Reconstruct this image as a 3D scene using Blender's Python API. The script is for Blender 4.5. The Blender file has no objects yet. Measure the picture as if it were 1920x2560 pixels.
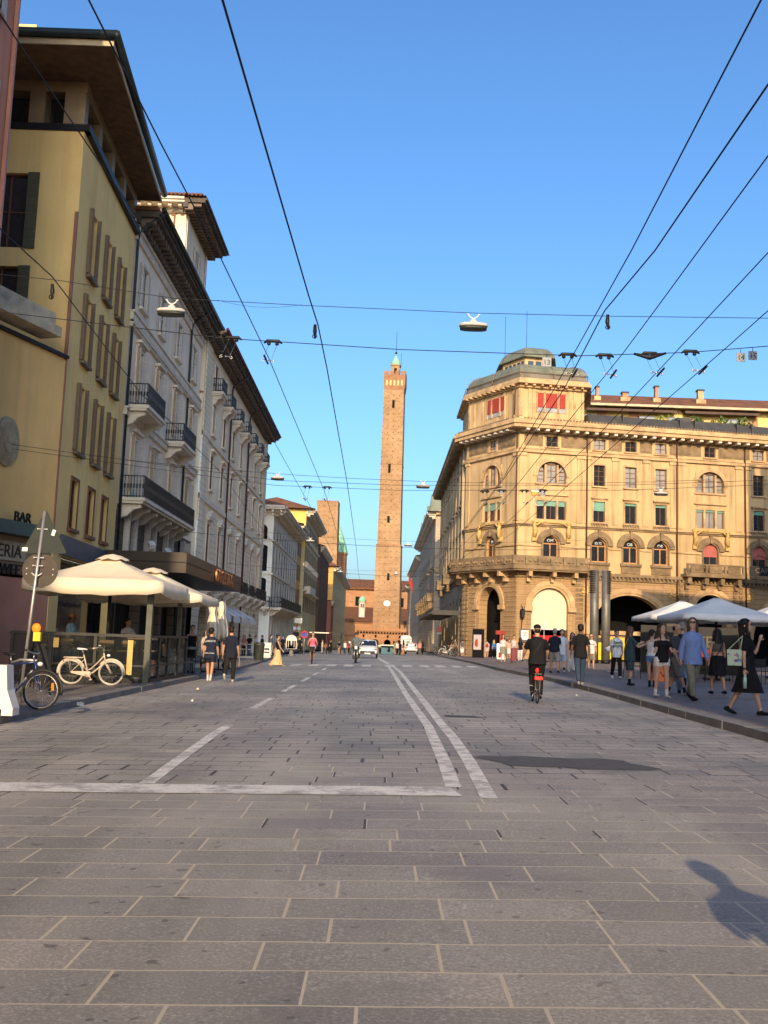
import bpy, bmesh, math, random
from mathutils import Vector, Matrix, Euler
random.seed(7)
rad=math.radians
S=bpy.context.scene; COL=S.collection
# ---------------------------------------------------------------- camera
FPX=2530.; CH=1.40; ROLL=.035; PITCH=math.atan(320/FPX)
cp,sp=math.cos(PITCH),math.sin(PITCH); cr,sr=math.cos(ROLL),math.sin(ROLL)
Fw=Vector((0,cp,sp)); U0=Vector((0,-sp,cp)); R0=Vector((1,0,0))
CR=R0*cr+U0*sr; CU=U0*cr-R0*sr
cam=bpy.data.cameras.new('camera'); co=bpy.data.objects.new('camera',cam); COL.objects.link(co)
M=Matrix((CR,CU,-Fw)).transposed().to_4x4(); M.translation=(0,0,CH); co.matrix_world=M
cam.sensor_fit='VERTICAL'; cam.sensor_height=36; cam.lens=36*FPX/2560; cam.clip_end=5000; cam.clip_start=.05
S.camera=co; S.render.resolution_x=768; S.render.resolution_y=1024
# ---------------------------------------------------------------- sky, sun, exposure
SUN_EL=19.5
w=bpy.data.worlds.new('World'); S.world=w; w.use_nodes=True
wt=w.node_tree; sky=wt.nodes.new('ShaderNodeTexSky'); sky.sky_type='NISHITA'; sky.sun_disc=False
sky.sun_elevation=rad(SUN_EL); sky.sun_rotation=rad(182); sky.air_density=1.0; sky.dust_density=3.0; sky.ozone_density=5.0; sky.altitude=50
bg=wt.nodes['Background']; bg.inputs[1].default_value=.112
hs=wt.nodes.new('ShaderNodeHueSaturation'); hs.inputs['Saturation'].default_value=1.09; gm=wt.nodes.new('ShaderNodeGamma'); gm.inputs[1].default_value=1.0
wt.links.new(sky.outputs[0],hs.inputs['Color']); wt.links.new(hs.outputs[0],gm.inputs[0]); wt.links.new(gm.outputs[0],bg.inputs[0])
sl=bpy.data.lights.new('sun','SUN'); sl.energy=2.1; sl.angle=rad(.5); sl.color=(1,.75,.47)
so=bpy.data.objects.new('sun',sl); COL.objects.link(so); so.rotation_euler=(rad(90-SUN_EL),0,-.03)
S.view_settings.view_transform='Standard'; S.view_settings.look='None'; S.view_settings.exposure=1.3
# ---------------------------------------------------------------- photo pixel -> place
def ray(px,py): return Fw+CR*((px-960)/FPX)+CU*((1280-py)/FPX)
def gz(x,y): return .025*max(-9,min(8,x))-.006*max(0,min(y,320)-60)
def G(px,py,e=0.):
    d=ray(px,py); t=10
    for k in range(60):
        x,y=d.x*t,d.y*t; t=(gz(x,y)+e-CH)/d.z if d.z<0 else 300
        t=min(t,900)
    return Vector((d.x*t,d.y*t,CH+d.z*t))
def Zp(px,py,z):
    d=ray(px,py); t=(z-CH)/d.z; return Vector((d.x*t,d.y*t,z))
def Dp(px,py,y):
    d=ray(px,py); t=y/d.y; return Vector((d.x*t,y,CH+d.z*t))
# ---------------------------------------------------------------- mesh collector
class MB:
    def __init__(s): s.v=[];s.f=[];s.m=[];s.s=[]
    def add(s,vs,fs,mi=0,sm=False):
        o=len(s.v); s.v+=[tuple(v) for v in vs]
        for f in fs: s.f.append(tuple(i+o for i in f)); s.m.append(mi); s.s.append(sm)
        return s
    def hexa(s,p,mi=0):   # p: 8 points bottom 4, top 4
        return s.add(p,[(3,2,1,0),(4,5,6,7),(0,1,5,4),(1,2,6,5),(2,3,7,6),(3,0,4,7)],mi)
    def box(s,x0,x1,y0,y1,z0,z1,mi=0):
        return s.hexa([(x0,y0,z0),(x1,y0,z0),(x1,y1,z0),(x0,y1,z0),(x0,y0,z1),(x1,y0,z1),(x1,y1,z1),(x0,y1,z1)],mi)
    def rbox(s,c,sz,rz=0,mi=0,rx=0,ry=0):
        R=Euler((rx,ry,rz)).to_matrix(); c=Vector(c); a,b,h=[q/2 for q in sz]
        P=[(-a,-b,-h),(a,-b,-h),(a,b,-h),(-a,b,-h),(-a,-b,h),(a,-b,h),(a,b,h),(-a,b,h)]
        return s.hexa([c+R@Vector(p) for p in P],mi)
    def tube(s,pts,r,n=8,mi=0,sm=True,ry=None,cap=True,up=(0,0,1)):
        pts=[Vector(p) for p in pts]; N=len(pts)
        rs=r if isinstance(r,(list,tuple)) else [r]*N
        r2=ry if ry is not None else rs
        r2=r2 if isinstance(r2,(list,tuple)) else [r2]*N
        vs=[];fs=[]
        for i,p in enumerate(pts):
            if i==0: d=pts[1]-p
            elif i==N-1: d=p-pts[i-1]
            else: d=(pts[i+1]-p).normalized()+(p-pts[i-1]).normalized()
            d=d.normalized() if d.length>1e-9 else Vector((0,0,1))
            if i==0:
                u=Vector(up)
                if abs(d.dot(u))>.97: u=Vector((0,1,0)) if abs(d.y)<.9 else Vector((1,0,0))
                a=u.cross(d).normalized()
            else:
                a2=a-d*a.dot(d); a=a2.normalized() if a2.length>1e-4 else a
            b=d.cross(a)
            for k in range(n):
                t=2*math.pi*k/n; vs.append(p+a*(rs[i]*math.cos(t))+b*(r2[i]*math.sin(t)))
        for i in range(N-1):
            for k in range(n): fs.append((i*n+k,i*n+(k+1)%n,(i+1)*n+(k+1)%n,(i+1)*n+k))
        if cap: fs.append(tuple(reversed(range(n)))); fs.append(tuple(range((N-1)*n,N*n)))
        return s.add(vs,fs,mi,sm)
    def loft(s,rings,mi=0,sm=True,cap=True):
        n=len(rings[0]); vs=[v for r in rings for v in r]; fs=[]
        for i in range(len(rings)-1):
            for k in range(n): fs.append((i*n+k,i*n+(k+1)%n,(i+1)*n+(k+1)%n,(i+1)*n+k))
        if cap: fs.append(tuple(reversed(range(n)))); fs.append(tuple(range((len(rings)-1)*n,len(rings)*n)))
        return s.add(vs,fs,mi,sm)
    def ell(s,c,r,n=12,m=8,mi=0,R=None,sm=True):
        c=Vector(c); rings=[]
        for j in range(1,m):
            t=math.pi*j/m; rings.append([Vector((r[0]*math.sin(t)*math.cos(2*math.pi*k/n),r[1]*math.sin(t)*math.sin(2*math.pi*k/n),-r[2]*math.cos(t))) for k in range(n)])
        if R is not None: rings=[[R@v for v in q] for q in rings]
        return s.loft([[c+v for v in q] for q in rings],mi,sm)
    def lathe(s,prof,c=(0,0,0),n=16,mi=0,sm=True):
        c=Vector(c)
        return s.loft([[c+Vector((r*math.cos(2*math.pi*k/n),r*math.sin(2*math.pi*k/n),z)) for k in range(n)] for r,z in prof],mi,sm)
    def torus(s,c,R,r,ax='x',n=28,m=8,mi=0):
        vs=[];fs=[];c=Vector(c)
        for i in range(n):
            a=2*math.pi*i/n
            for j in range(m):
                b=2*math.pi*j/m; q=R+r*math.cos(b); h=r*math.sin(b)
                p={'x':(h,q*math.cos(a),q*math.sin(a)),'y':(q*math.cos(a),h,q*math.sin(a)),'z':(q*math.cos(a),q*math.sin(a),h)}[ax]
                vs.append(c+Vector(p))
        for i in range(n):
            for j in range(m): fs.append((i*m+j,((i+1)%n)*m+j,((i+1)%n)*m+(j+1)%m,i*m+(j+1)%m))
        return s.add(vs,fs,mi,True)
    def prism(s,poly,z0,z1,mi=0):
        n=len(poly); vs=[(x,y,z0) for x,y in poly]+[(x,y,z1) for x,y in poly]
        fs=[tuple(reversed(range(n))),tuple(range(n,2*n))]+[(k,(k+1)%n,n+(k+1)%n,n+k) for k in range(n)]
        return s.add(vs,fs,mi)
    def xf(s,M,start=0):
        for i in range(start,len(s.v)): s.v[i]=tuple(M@Vector(s.v[i]))
        return s
    def split(s,par,name):
        n=len(s.v); root=list(range(n))
        def fd(a):
            while root[a]!=a: root[a]=root[root[a]]; a=root[a]
            return a
        for f in s.f:
            r=fd(f[0])
            for i in f[1:]: root[fd(i)]=r
        cl={}
        for i in {i for f in s.f for i in f}: cl.setdefault(fd(i),[]).append(i)
        bb=[[min(s.v[i][k] for i in c) for k in range(3)]+[max(s.v[i][k] for i in c) for k in range(3)] for c in cl.values()]; keys=list(cl)
        if len(bb)<2 or len(bb)>160: return None
        D=math.dist([min(b[k] for b in bb) for k in range(3)],[max(b[k+3] for b in bb) for k in range(3)]); d=max(.10,.05*D)
        par_=list(range(len(bb)))
        def f2(a):
            while par_[a]!=a: a=par_[a]
            return a
        for i in range(len(bb)):
            for j in range(i):
                if all(bb[i][k]-d<=bb[j][k+3] and bb[j][k]-d<=bb[i][k+3] for k in range(3)): par_[f2(i)]=f2(j)
        gr={}
        for i in range(len(bb)): gr.setdefault(f2(i),set()).add(keys[i])
        if not 2<=len(gr)<=(90 if name=='bracket_row' else 10 if name=='string_course' else 8): return None
        out=[]
        for ks in gr.values():
            m=MB(); mp={}
            for f,mi,sm in zip(s.f,s.m,s.s):
                if fd(f[0]) in ks:
                    for i in f:
                        if i not in mp: mp[i]=len(m.v); m.v.append(s.v[i])
                    m.f.append(tuple(mp[i] for i in f)); m.m.append(mi); m.s.append(sm)
            out.append(m)
        return out
    def build(s,name,mat,par=None,remesh=0,smooth=None,whole=False):
        if par and not remesh and not whole:
            q=s.split(par,name)
            if q: return [m.build(name,mat,par,0,None,True) for m in q][0]
        o=BASE.get(par.name,Vector()) if par else Vector()
        me=bpy.data.meshes.new(name); me.from_pydata([(v[0]-o.x,v[1]-o.y,v[2]-o.z) for v in s.v],[],s.f)
        ms=mat if isinstance(mat,(list,tuple)) else [mat]
        for m in ms: me.materials.append(m)
        for p,a,b in zip(me.polygons,s.m,s.s): p.material_index=a; p.use_smooth=b
        me.validate(); me.update()
        ob=bpy.data.objects.new(name,me); COL.objects.link(ob)
        if par: ob.parent=par; BASE[ob.name]=o
        else: BASE[ob.name]=Vector()
        if not remesh:
            bm=bmesh.new(); bm.from_mesh(me); bmesh.ops.recalc_face_normals(bm,faces=bm.faces); bm.to_mesh(me); bm.free()
        if remesh:
            md=ob.modifiers.new('r','REMESH'); md.mode='VOXEL'; md.voxel_size=remesh; md.use_smooth_shade=True
            m2=ob.modifiers.new('s','SMOOTH'); m2.factor=.5; m2.iterations=2
        return ob
BASE={}
def tag(o,label,cat,group=None,kind=None):
    if label: o['label']=label
    if cat: o['category']=cat
    if group: o['group']=group
    if kind: o['kind']=kind
    return o
def thing(name,label,cat,loc=(0,0,0),group=None):
    o=bpy.data.objects.new(name,None); COL.objects.link(o); o.location=loc; o.empty_display_size=.2
    BASE[o.name]=Vector(loc); return tag(o,label,cat,group)
def struct(name,mb,mat,par=None):
    o=mb.build(name,mat,par)
    if not par: o['kind']='structure'
    return o
def dup(src,loc,rz=0,label=None,group=None,scale=None):
    def cp_(o,par):
        c=o.copy(); COL.objects.link(c)
        if par: c.parent=par
        for ch in list(o.children): cp_(ch,c)
        return c
    r=cp_(src,None); r.location=loc; r.rotation_euler=(0,0,rz)
    if scale: r.scale=(scale,)*3
    if label: r['label']=label
    if group: r['group']=group
    BASE[r.name]=Vector(loc)
    return r
# ---------------------------------------------------------------- materials
def lin(c):
    return tuple(((q/255/12.92) if q/255<=.04045 else ((q/255+.055)/1.055)**2.4) for q in c)
class NT:
    def __init__(s,name):
        s.m=bpy.data.materials.new(name); s.m.use_nodes=True; s.t=s.m.node_tree; s.b=s.t.nodes['Principled BSDF']; s.pos=None
    def n(s,k,**kw):
        q=s.t.nodes.new('ShaderNode'+k)
        for a,b in kw.items(): setattr(q,a,b)
        return q
    def l(s,a,b):
        if hasattr(a,'is_output') or not isinstance(a,(int,float,tuple,list)): s.t.links.new(a,b)
        else: b.default_value=a
    def math(s,op,a,b=0.,c=None,clamp=False):
        q=s.n('Math',operation=op,use_clamp=clamp); s.l(a,q.inputs[0]); s.l(b,q.inputs[1])
        if c is not None: s.l(c,q.inputs[2])
        return q.outputs[0]
    def mix(s,f,a,b,bt='MIX'):
        q=s.n('Mix',data_type='RGBA',blend_type=bt); s.l(f,q.inputs[0])
        for v,i in ((a,6),(b,7)):
            if isinstance(v,tuple): q.inputs[i].default_value=(*v[:3],1)
            else: s.l(v,q.inputs[i])
        return q.outputs[2]
    def P(s):
        if s.pos is None: s.pos=s.n('NewGeometry').outputs['Position']
        return s.pos
    def noise(s,sc,det=4,vec=None,rough=.55,scl=None):
        q=s.n('TexNoise'); q.inputs['Scale'].default_value=sc; q.inputs['Detail'].default_value=det; q.inputs['Roughness'].default_value=rough
        v=vec or s.P()
        if scl:
            mp=s.n('Mapping'); mp.inputs['Scale'].default_value=scl; s.l(v,mp.inputs[0]); v=mp.outputs[0]
        s.l(v,q.inputs['Vector']); return q.outputs['Fac']
    def ramp(s,f,stops):
        q=s.n('ValToRGB'); e=q.color_ramp.elements
        while len(e)<len(stops): e.new(.5)
        for i,(p,c) in enumerate(stops): e[i].position=p; e[i].color=(*c,1) if isinstance(c,tuple) else (c,c,c,1)
        s.l(f,q.inputs[0]); return q.outputs[0]
    def bump(s,h,st=.3,d=.01):
        q=s.n('Bump'); q.inputs['Strength'].default_value=st; q.inputs['Distance'].default_value=d; s.l(h,q.inputs['Height']); s.t.links.new(q.outputs[0],s.b.inputs['Normal'])
    def out(s,col,rough=.8,metal=0,spec=.3):
        if isinstance(col,tuple): s.b.inputs['Base Color'].default_value=(*col,1)
        else: s.l(col,s.b.inputs['Base Color'])
        s.l(rough,s.b.inputs['Roughness']); s.b.inputs['Metallic'].default_value=metal; s.b.inputs['Specular IOR Level'].default_value=spec
        return s.m
MC={}
def sc(c,f): return tuple(max(0,min(1,q*f)) for q in c)
def mat(name,c,rough=.8,var=.18,ns=1.5,metal=0,spec=.3,bump=0,fine=25,scl=None):
    """plain material with mottled colour; c linear"""
    if name in MC: return MC[name]
    t=NT(name); a=t.noise(ns,5,scl=scl); b=t.noise(fine,3)
    col=t.mix(t.ramp(a,[(.3,0.),(.7,1.)]),sc(c,1-var),sc(c,1+var))
    col=t.mix(t.math('MULTIPLY',t.ramp(b,[(.35,1.),(.65,0.)]),var*.6),col,sc(c,.6))
    if bump: t.bump(b,bump,.01)
    MC[name]=t.out(col,rough,metal,spec); return MC[name]
def plaster(name,c,dirt=(.05,.045,.035),amt=.45,bump=.15,bands=0):
    """stucco with vertical rain streaks, patches and optional coursing lines (bands = course height)"""
    t=NT(name); a=t.noise(.35,6,rough=.6); st=t.noise(1.,5,scl=(1.6,1.6,.12)); f=t.noise(14,4)
    col=t.mix(t.ramp(a,[(.3,0.),(.72,1.)]),sc(c,.84),sc(c,1.13))
    col=t.mix(t.math('MULTIPLY',t.ramp(st,[(.48,0.),(.75,1.)]),amt),col,dirt)
    col=t.mix(t.math('MULTIPLY',f,.16),col,sc(c,.55))
    if bands:
        sx=t.n('SeparateXYZ'); t.l(t.P(),sx.inputs[0])
        fr=t.math('FRACT',t.math('DIVIDE',sx.outputs[2],bands)); ln=t.math('LESS_THAN',fr,.09)
        col=t.mix(t.math('MULTIPLY',ln,.7),col,sc(c,.35)); t.bump(t.math('SUBTRACT',f,t.math('MULTIPLY',ln,3)),.5,.02)
    elif bump: t.bump(f,bump,.01)
    return t.out(col,.88,0,.2)
def emis(name,c,e):
    t=NT(name); t.b.inputs['Emission Color'].default_value=(*c,1); t.b.inputs['Emission Strength'].default_value=e; return t.out(c,.5)
def glass(name,c=(.02,.025,.03),rough=.06,spec=.9):
    t=NT(name); a=t.noise(.7,2); t.bump(a,.12,.05); return t.out(t.mix(a,sc(c,.5),sc(c,1.6)),rough,0,spec)
def clear(name,tint=(.8,.85,.84),mixf=.8):
    t=NT(name); tr=t.n('BsdfTransparent'); tr.inputs[0].default_value=(*tint,1); ms=t.n('MixShader'); ms.inputs[0].default_value=mixf
    t.out((.04,.045,.045),.05,0,.6); o=t.t.nodes['Material Output']; t.t.links.new(t.b.outputs[0],ms.inputs[1]); t.t.links.new(tr.outputs[0],ms.inputs[2]); t.t.links.new(ms.outputs[0],o.inputs[0]); return t.m
def paving(name,rh,wd,cols,joint=(.66,.58,.42),dark=(.035,.035,.038),jw=.0078,fade=True,rot=False):
    t=NT(name); sx=t.n('SeparateXYZ'); t.l(t.P(),sx.inputs[0]); X,Y=sx.outputs[0],sx.outputs[1]
    if rot: X,Y=Y,X
    wob=t.math('MULTIPLY',t.math('SUBTRACT',t.noise(.6,2),.5),.10); Y2=t.math('ADD',Y,wob)
    r=t.math('DIVIDE',Y2,rh); row=t.math('FLOOR',r)
    def wn(a,b=None):
        q=t.n('TexWhiteNoise',noise_dimensions='2D'); cx=t.n('CombineXYZ'); t.l(a,cx.inputs[0]); t.l(b if b is not None else 3.7,cx.inputs[1]); t.l(cx.outputs[0],q.inputs['Vector']); return q.outputs['Value']
    wr=t.math('MULTIPLY_ADD',wn(row,11.3),wd*.8,wd*.7)
    xs=t.math('ADD',t.math('DIVIDE',X,wr),t.math('MULTIPLY',wn(row),9.))
    cell=t.math('FLOOR',xs); fx=t.math('FRACT',xs); fy=t.math('FRACT',r)
    dx=t.math('MULTIPLY',t.math('MINIMUM',fx,t.math('SUBTRACT',1,fx)),wr); dy=t.math('MULTIPLY',t.math('MINIMUM',fy,t.math('SUBTRACT',1,fy)),rh)
    rnd=wn(cell,row); jn=t.noise(1.3,4); big=t.noise(.16,4); pat=t.noise(.45,5)
    # joint width: thin, in places wide bitumen repairs
    wide=t.math('MULTIPLY',t.math('GREATER_THAN',wn(cell,t.math('ADD',row,40.5)),.8),t.math('GREATER_THAN',Y,7.5))
    jwd=t.math('MULTIPLY_ADD',wide,.012,jw) if fade else jw
    jx=t.math('LESS_THAN',dx,t.math('ADD',jwd,t.math('MULTIPLY',t.math('SUBTRACT',jn,.5),.010))); jy=t.math('LESS_THAN',dy,t.math('ADD',t.math('MULTIPLY_ADD',t.math('GREATER_THAN',Y,11.) if fade else 0.,.006,jw),t.math('MULTIPLY',t.math('SUBTRACT',jn,.55),.014)))
    j=t.math('MAXIMUM',jx,jy)
    base=t.ramp(rnd,[(0,cols[0]),(.3,cols[1]),(.6,cols[2]),(1,cols[3])]); base=t.mix(t.math('MULTIPLY',wn(cell,t.math('ADD',row,7.7)),.28),base,(.27,.235,.20)); base=t.mix(t.math('MULTIPLY',wn(t.math('ADD',cell,3.1),row),.3),base,(.17,.175,.165))
    sp=t.noise(55,8,rough=.75); sp2=t.noise(5,5)
    base=t.mix(t.ramp(sp,[(.36,.8),(.56,0.)]),base,sc(cols[0],.35)); base=t.mix(t.ramp(sp,[(.52,0.),(.70,.75)]),base,sc(cols[3],1.5))
    base=t.mix(t.math('MULTIPLY',t.ramp(sp2,[(.4,0.),(.65,1.)]),.5),base,sc(cols[1],.62))
    base=t.mix(t.ramp(pat,[(.50,0.),(.66,.75)]),base,(.10,.105,.115) if fade else sc(cols[1],.42))
    tr=t.noise(1.,4,scl=(1.1,.035,1)); base=t.mix(t.ramp(tr,[(.42,0.),(.66,.38)]),base,sc(cols[1],.6)); base=t.mix(t.ramp(t.noise(1.,4,scl=(.7,.03,1)),[(.5,0.),(.7,.3)]),base,sc(cols[3],1.2)); base=t.mix(t.ramp(t.noise(9,1),[(.70,0.),(.735,.6)]),base,(.03,.028,.027))
    base=t.mix(t.ramp(big,[(.4,0.),(.62,.3)]),base,sc(cols[3],1.25))
    # cream mortar close by, black bitumen in other areas
    sel=t.ramp(t.math('ADD',t.noise(.5,3),t.math('MULTIPLY',t.math('SUBTRACT',Y,9.),.05)),[(.5,0.),(.66,1.)]) if fade else t.ramp(t.noise(.5,3),[(.4,0.),(.6,1.)])
    if fade: sel=t.math('MAXIMUM',sel,wide)
    jc=t.mix(sel,joint,dark); jc=t.mix(t.math('MULTIPLY',jn,.3),jc,sc(cols[0],.6))
    col=t.mix(t.math('MULTIPLY',j,.95),base,jc)
    h=t.math('SUBTRACT',t.math('MULTIPLY_ADD',sp,.5,t.math('MULTIPLY',rnd,.2)),t.math('MULTIPLY',j,.8)); t.bump(h,.9,.02)
    return t.out(col,t.math('MULTIPLY_ADD',sp2,.3,.5),0,.35)
def brickmat(name,c1,c2,dirt=.4,dots=None):
    t=NT(name); a=t.noise(.12,6,rough=.65); b=t.noise(.5,5,scl=(1,1,2.5)); f=t.noise(3.5,4,scl=(1,1,4))
    col=t.mix(t.ramp(a,[(.35,0.),(.68,1.)]),c1,c2); col=t.mix(t.math('MULTIPLY',t.ramp(b,[(.45,0.),(.65,1.)]),dirt),col,sc(c1,.5))
    col=t.mix(t.math('MULTIPLY',t.ramp(f,[(.4,0.),(.66,1.)]),.35),col,sc(c2,1.35))
    if dots:
        sx=t.n('SeparateXYZ'); t.l(t.P(),sx.inputs[0]); u=t.math('ADD',sx.outputs[0],sx.outputs[1])
        fu=t.math('SUBTRACT',t.math('FRACT',t.math('DIVIDE',u,dots[0])),.5); fv=t.math('SUBTRACT',t.math('FRACT',t.math('DIVIDE',sx.outputs[2],dots[1])),.5)
        d=t.math('SQRT',t.math('ADD',t.math('POWER',t.math('MULTIPLY',fu,dots[0]),2),t.math('POWER',t.math('MULTIPLY',fv,dots[1]),2)))
        col=t.mix(t.math('MULTIPLY',t.math('LESS_THAN',d,.17),.75),col,(.03,.02,.012))
    t.bump(f,.4,.05); return t.out(col,.9,0,.15)
def tilemat(name,c,axis='y',pitch=.25):
    t=NT(name); sx=t.n('SeparateXYZ'); t.l(t.P(),sx.inputs[0]); u=sx.outputs[1 if axis=='y' else 0]
    w_=t.math('SINE',t.math('MULTIPLY',u,6.283/pitch)); a=t.noise(.8,5); b=t.noise(6,3)
    col=t.mix(t.ramp(a,[(.35,0.),(.65,1.)]),sc(c,.65),sc(c,1.3)); col=t.mix(t.math('MULTIPLY',b,.4),col,(.12,.1,.07)); col=t.mix(t.ramp(w_,[(0.,.6),(.5,0.)]),col,sc(c,.3))
    t.bump(w_,.6,.06); return t.out(col,.85,0,.2)
# ---------------------------------------------------------------- facade frame
class Fr:
    """wall plane from P0 to P1 (outside on the right hand when walking P0->P1)"""
    def __init__(s,P0,P1):
        s.o=Vector((P0[0],P0[1],0)); d=Vector((P1[0]-P0[0],P1[1]-P0[1],0)); s.L=d.length; s.u=d.normalized(); s.n=Vector((s.u.y,-s.u.x,0))
    def p(s,u,z,d=0): q=s.o+s.u*u+s.n*d; return Vector((q.x,q.y,z))
    def box(s,mb,u0,u1,z0,z1,d0,d1,mi=0):
        return mb.hexa([s.p(u0,z0,d0),s.p(u1,z0,d0),s.p(u1,z0,d1),s.p(u0,z0,d1),s.p(u0,z1,d0),s.p(u1,z1,d0),s.p(u1,z1,d1),s.p(u0,z1,d1)],mi)
    def quad(s,mb,pts,mi=0): return mb.add([s.p(*q) for q in pts],[tuple(range(len(pts)))],mi)
    def arch(s,u0,u1,z1,n=12,rise=None):
        c=(u0+u1)/2; r=(u1-u0)/2; rz=rise or r
        return [(c-r*math.cos(math.pi*k/n),z1-rz+rz*math.sin(math.pi*k/n)) for k in range(n+1)]
    def wall(s,mb,u0,u1,z0,z1,holes,depth=.3,mi=0,mr=None):
        """holes: (u0,u1,z0,z1,arch 0/1/rise)"""
        mr=mi if mr is None else mr
        us=sorted({round(q,4) for q in [u0,u1]+[h[0] for h in holes]+[h[1] for h in holes] if u0-1e-6<=q<=u1+1e-6}); zs=sorted({round(q,4) for q in [z0,z1]+[h[2] for h in holes]+[h[3] for h in holes] if z0-1e-6<=q<=z1+1e-6})
        for i in range(len(us)-1):
            run=None
            for j in range(len(zs)-1):
                cu=(us[i]+us[i+1])/2; cz=(zs[j]+zs[j+1])/2
                if any(h[0]<cu<h[1] and h[2]<cz<h[3] for h in holes):
                    if run is not None: s.quad(mb,[(us[i],run,0),(us[i+1],run,0),(us[i+1],zs[j],0),(us[i],zs[j],0)],mi)
                    run=None
                elif run is None: run=zs[j]
            if run is not None: s.quad(mb,[(us[i],run,0),(us[i+1],run,0),(us[i+1],z1,0),(us[i],z1,0)],mi)
        for h in holes:
            a,b,c,d=h[:4]; ar=h[4] if len(h)>4 else 0
            if ar:
                rise=(b-a)/2 if ar==1 else ar; pts=s.arch(a,b,d,14,rise); zz=d-rise
                for k in range(len(pts)-1):
                    p,q=pts[k],pts[k+1]
                    if d-min(p[1],q[1])>1e-5: s.quad(mb,[(p[0],p[1],0),(q[0],q[1],0),(q[0],d,0),(p[0],d,0)],mi)
                    s.quad(mb,[(p[0],p[1],0),(q[0],q[1],0),(q[0],q[1],-depth),(p[0],p[1],-depth)],mr)
            else:
                zz=d; s.quad(mb,[(a,d,0),(b,d,0),(b,d,-depth),(a,d,-depth)],mr)
            s.quad(mb,[(a,c,0),(a,zz,0),(a,zz,-depth),(a,c,-depth)],mr); s.quad(mb,[(b,c,0),(b,zz,0),(b,zz,-depth),(b,c,-depth)],mr)
            s.quad(mb,[(a,c,0),(b,c,0),(b,c,-depth),(a,c,-depth)],mr)
        return mb
    def ring(s,mb,u0,u1,z0,z1,w_,d1,mi=0,n=14,rise=None,z_sp=None):
        """moulding round an arched opening"""
        rise=rise or (u1-u0)/2; inn=s.arch(u0,u1,z1,n,rise); out=s.arch(u0-w_,u1+w_,z1+w_,n,rise+w_)
        if z0 is not None: inn=[(u0,z0)]+inn+[(u1,z0)]; out=[(u0-w_,z0)]+out+[(u1+w_,z0)]
        for k in range(len(inn)-1):
            a,b,c,d=inn[k],inn[k+1],out[k+1],out[k]
            mb.hexa([s.p(*a,-.02),s.p(*b,-.02),s.p(*c,-.02),s.p(*d,-.02),s.p(*a,d1),s.p(*b,d1),s.p(*c,d1),s.p(*d,d1)],mi)
    def archfill(s,mb,u0,u1,z0,z1,d,mi=0,rise=None,n=14):
        rise=rise or (u1-u0)/2; pts=[(u0,z0)]+s.arch(u0,u1,z1,n,rise)+[(u1,z0)]
        return mb.add([s.p(a,b,d) for a,b in pts],[tuple(range(len(pts)))],mi)
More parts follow.
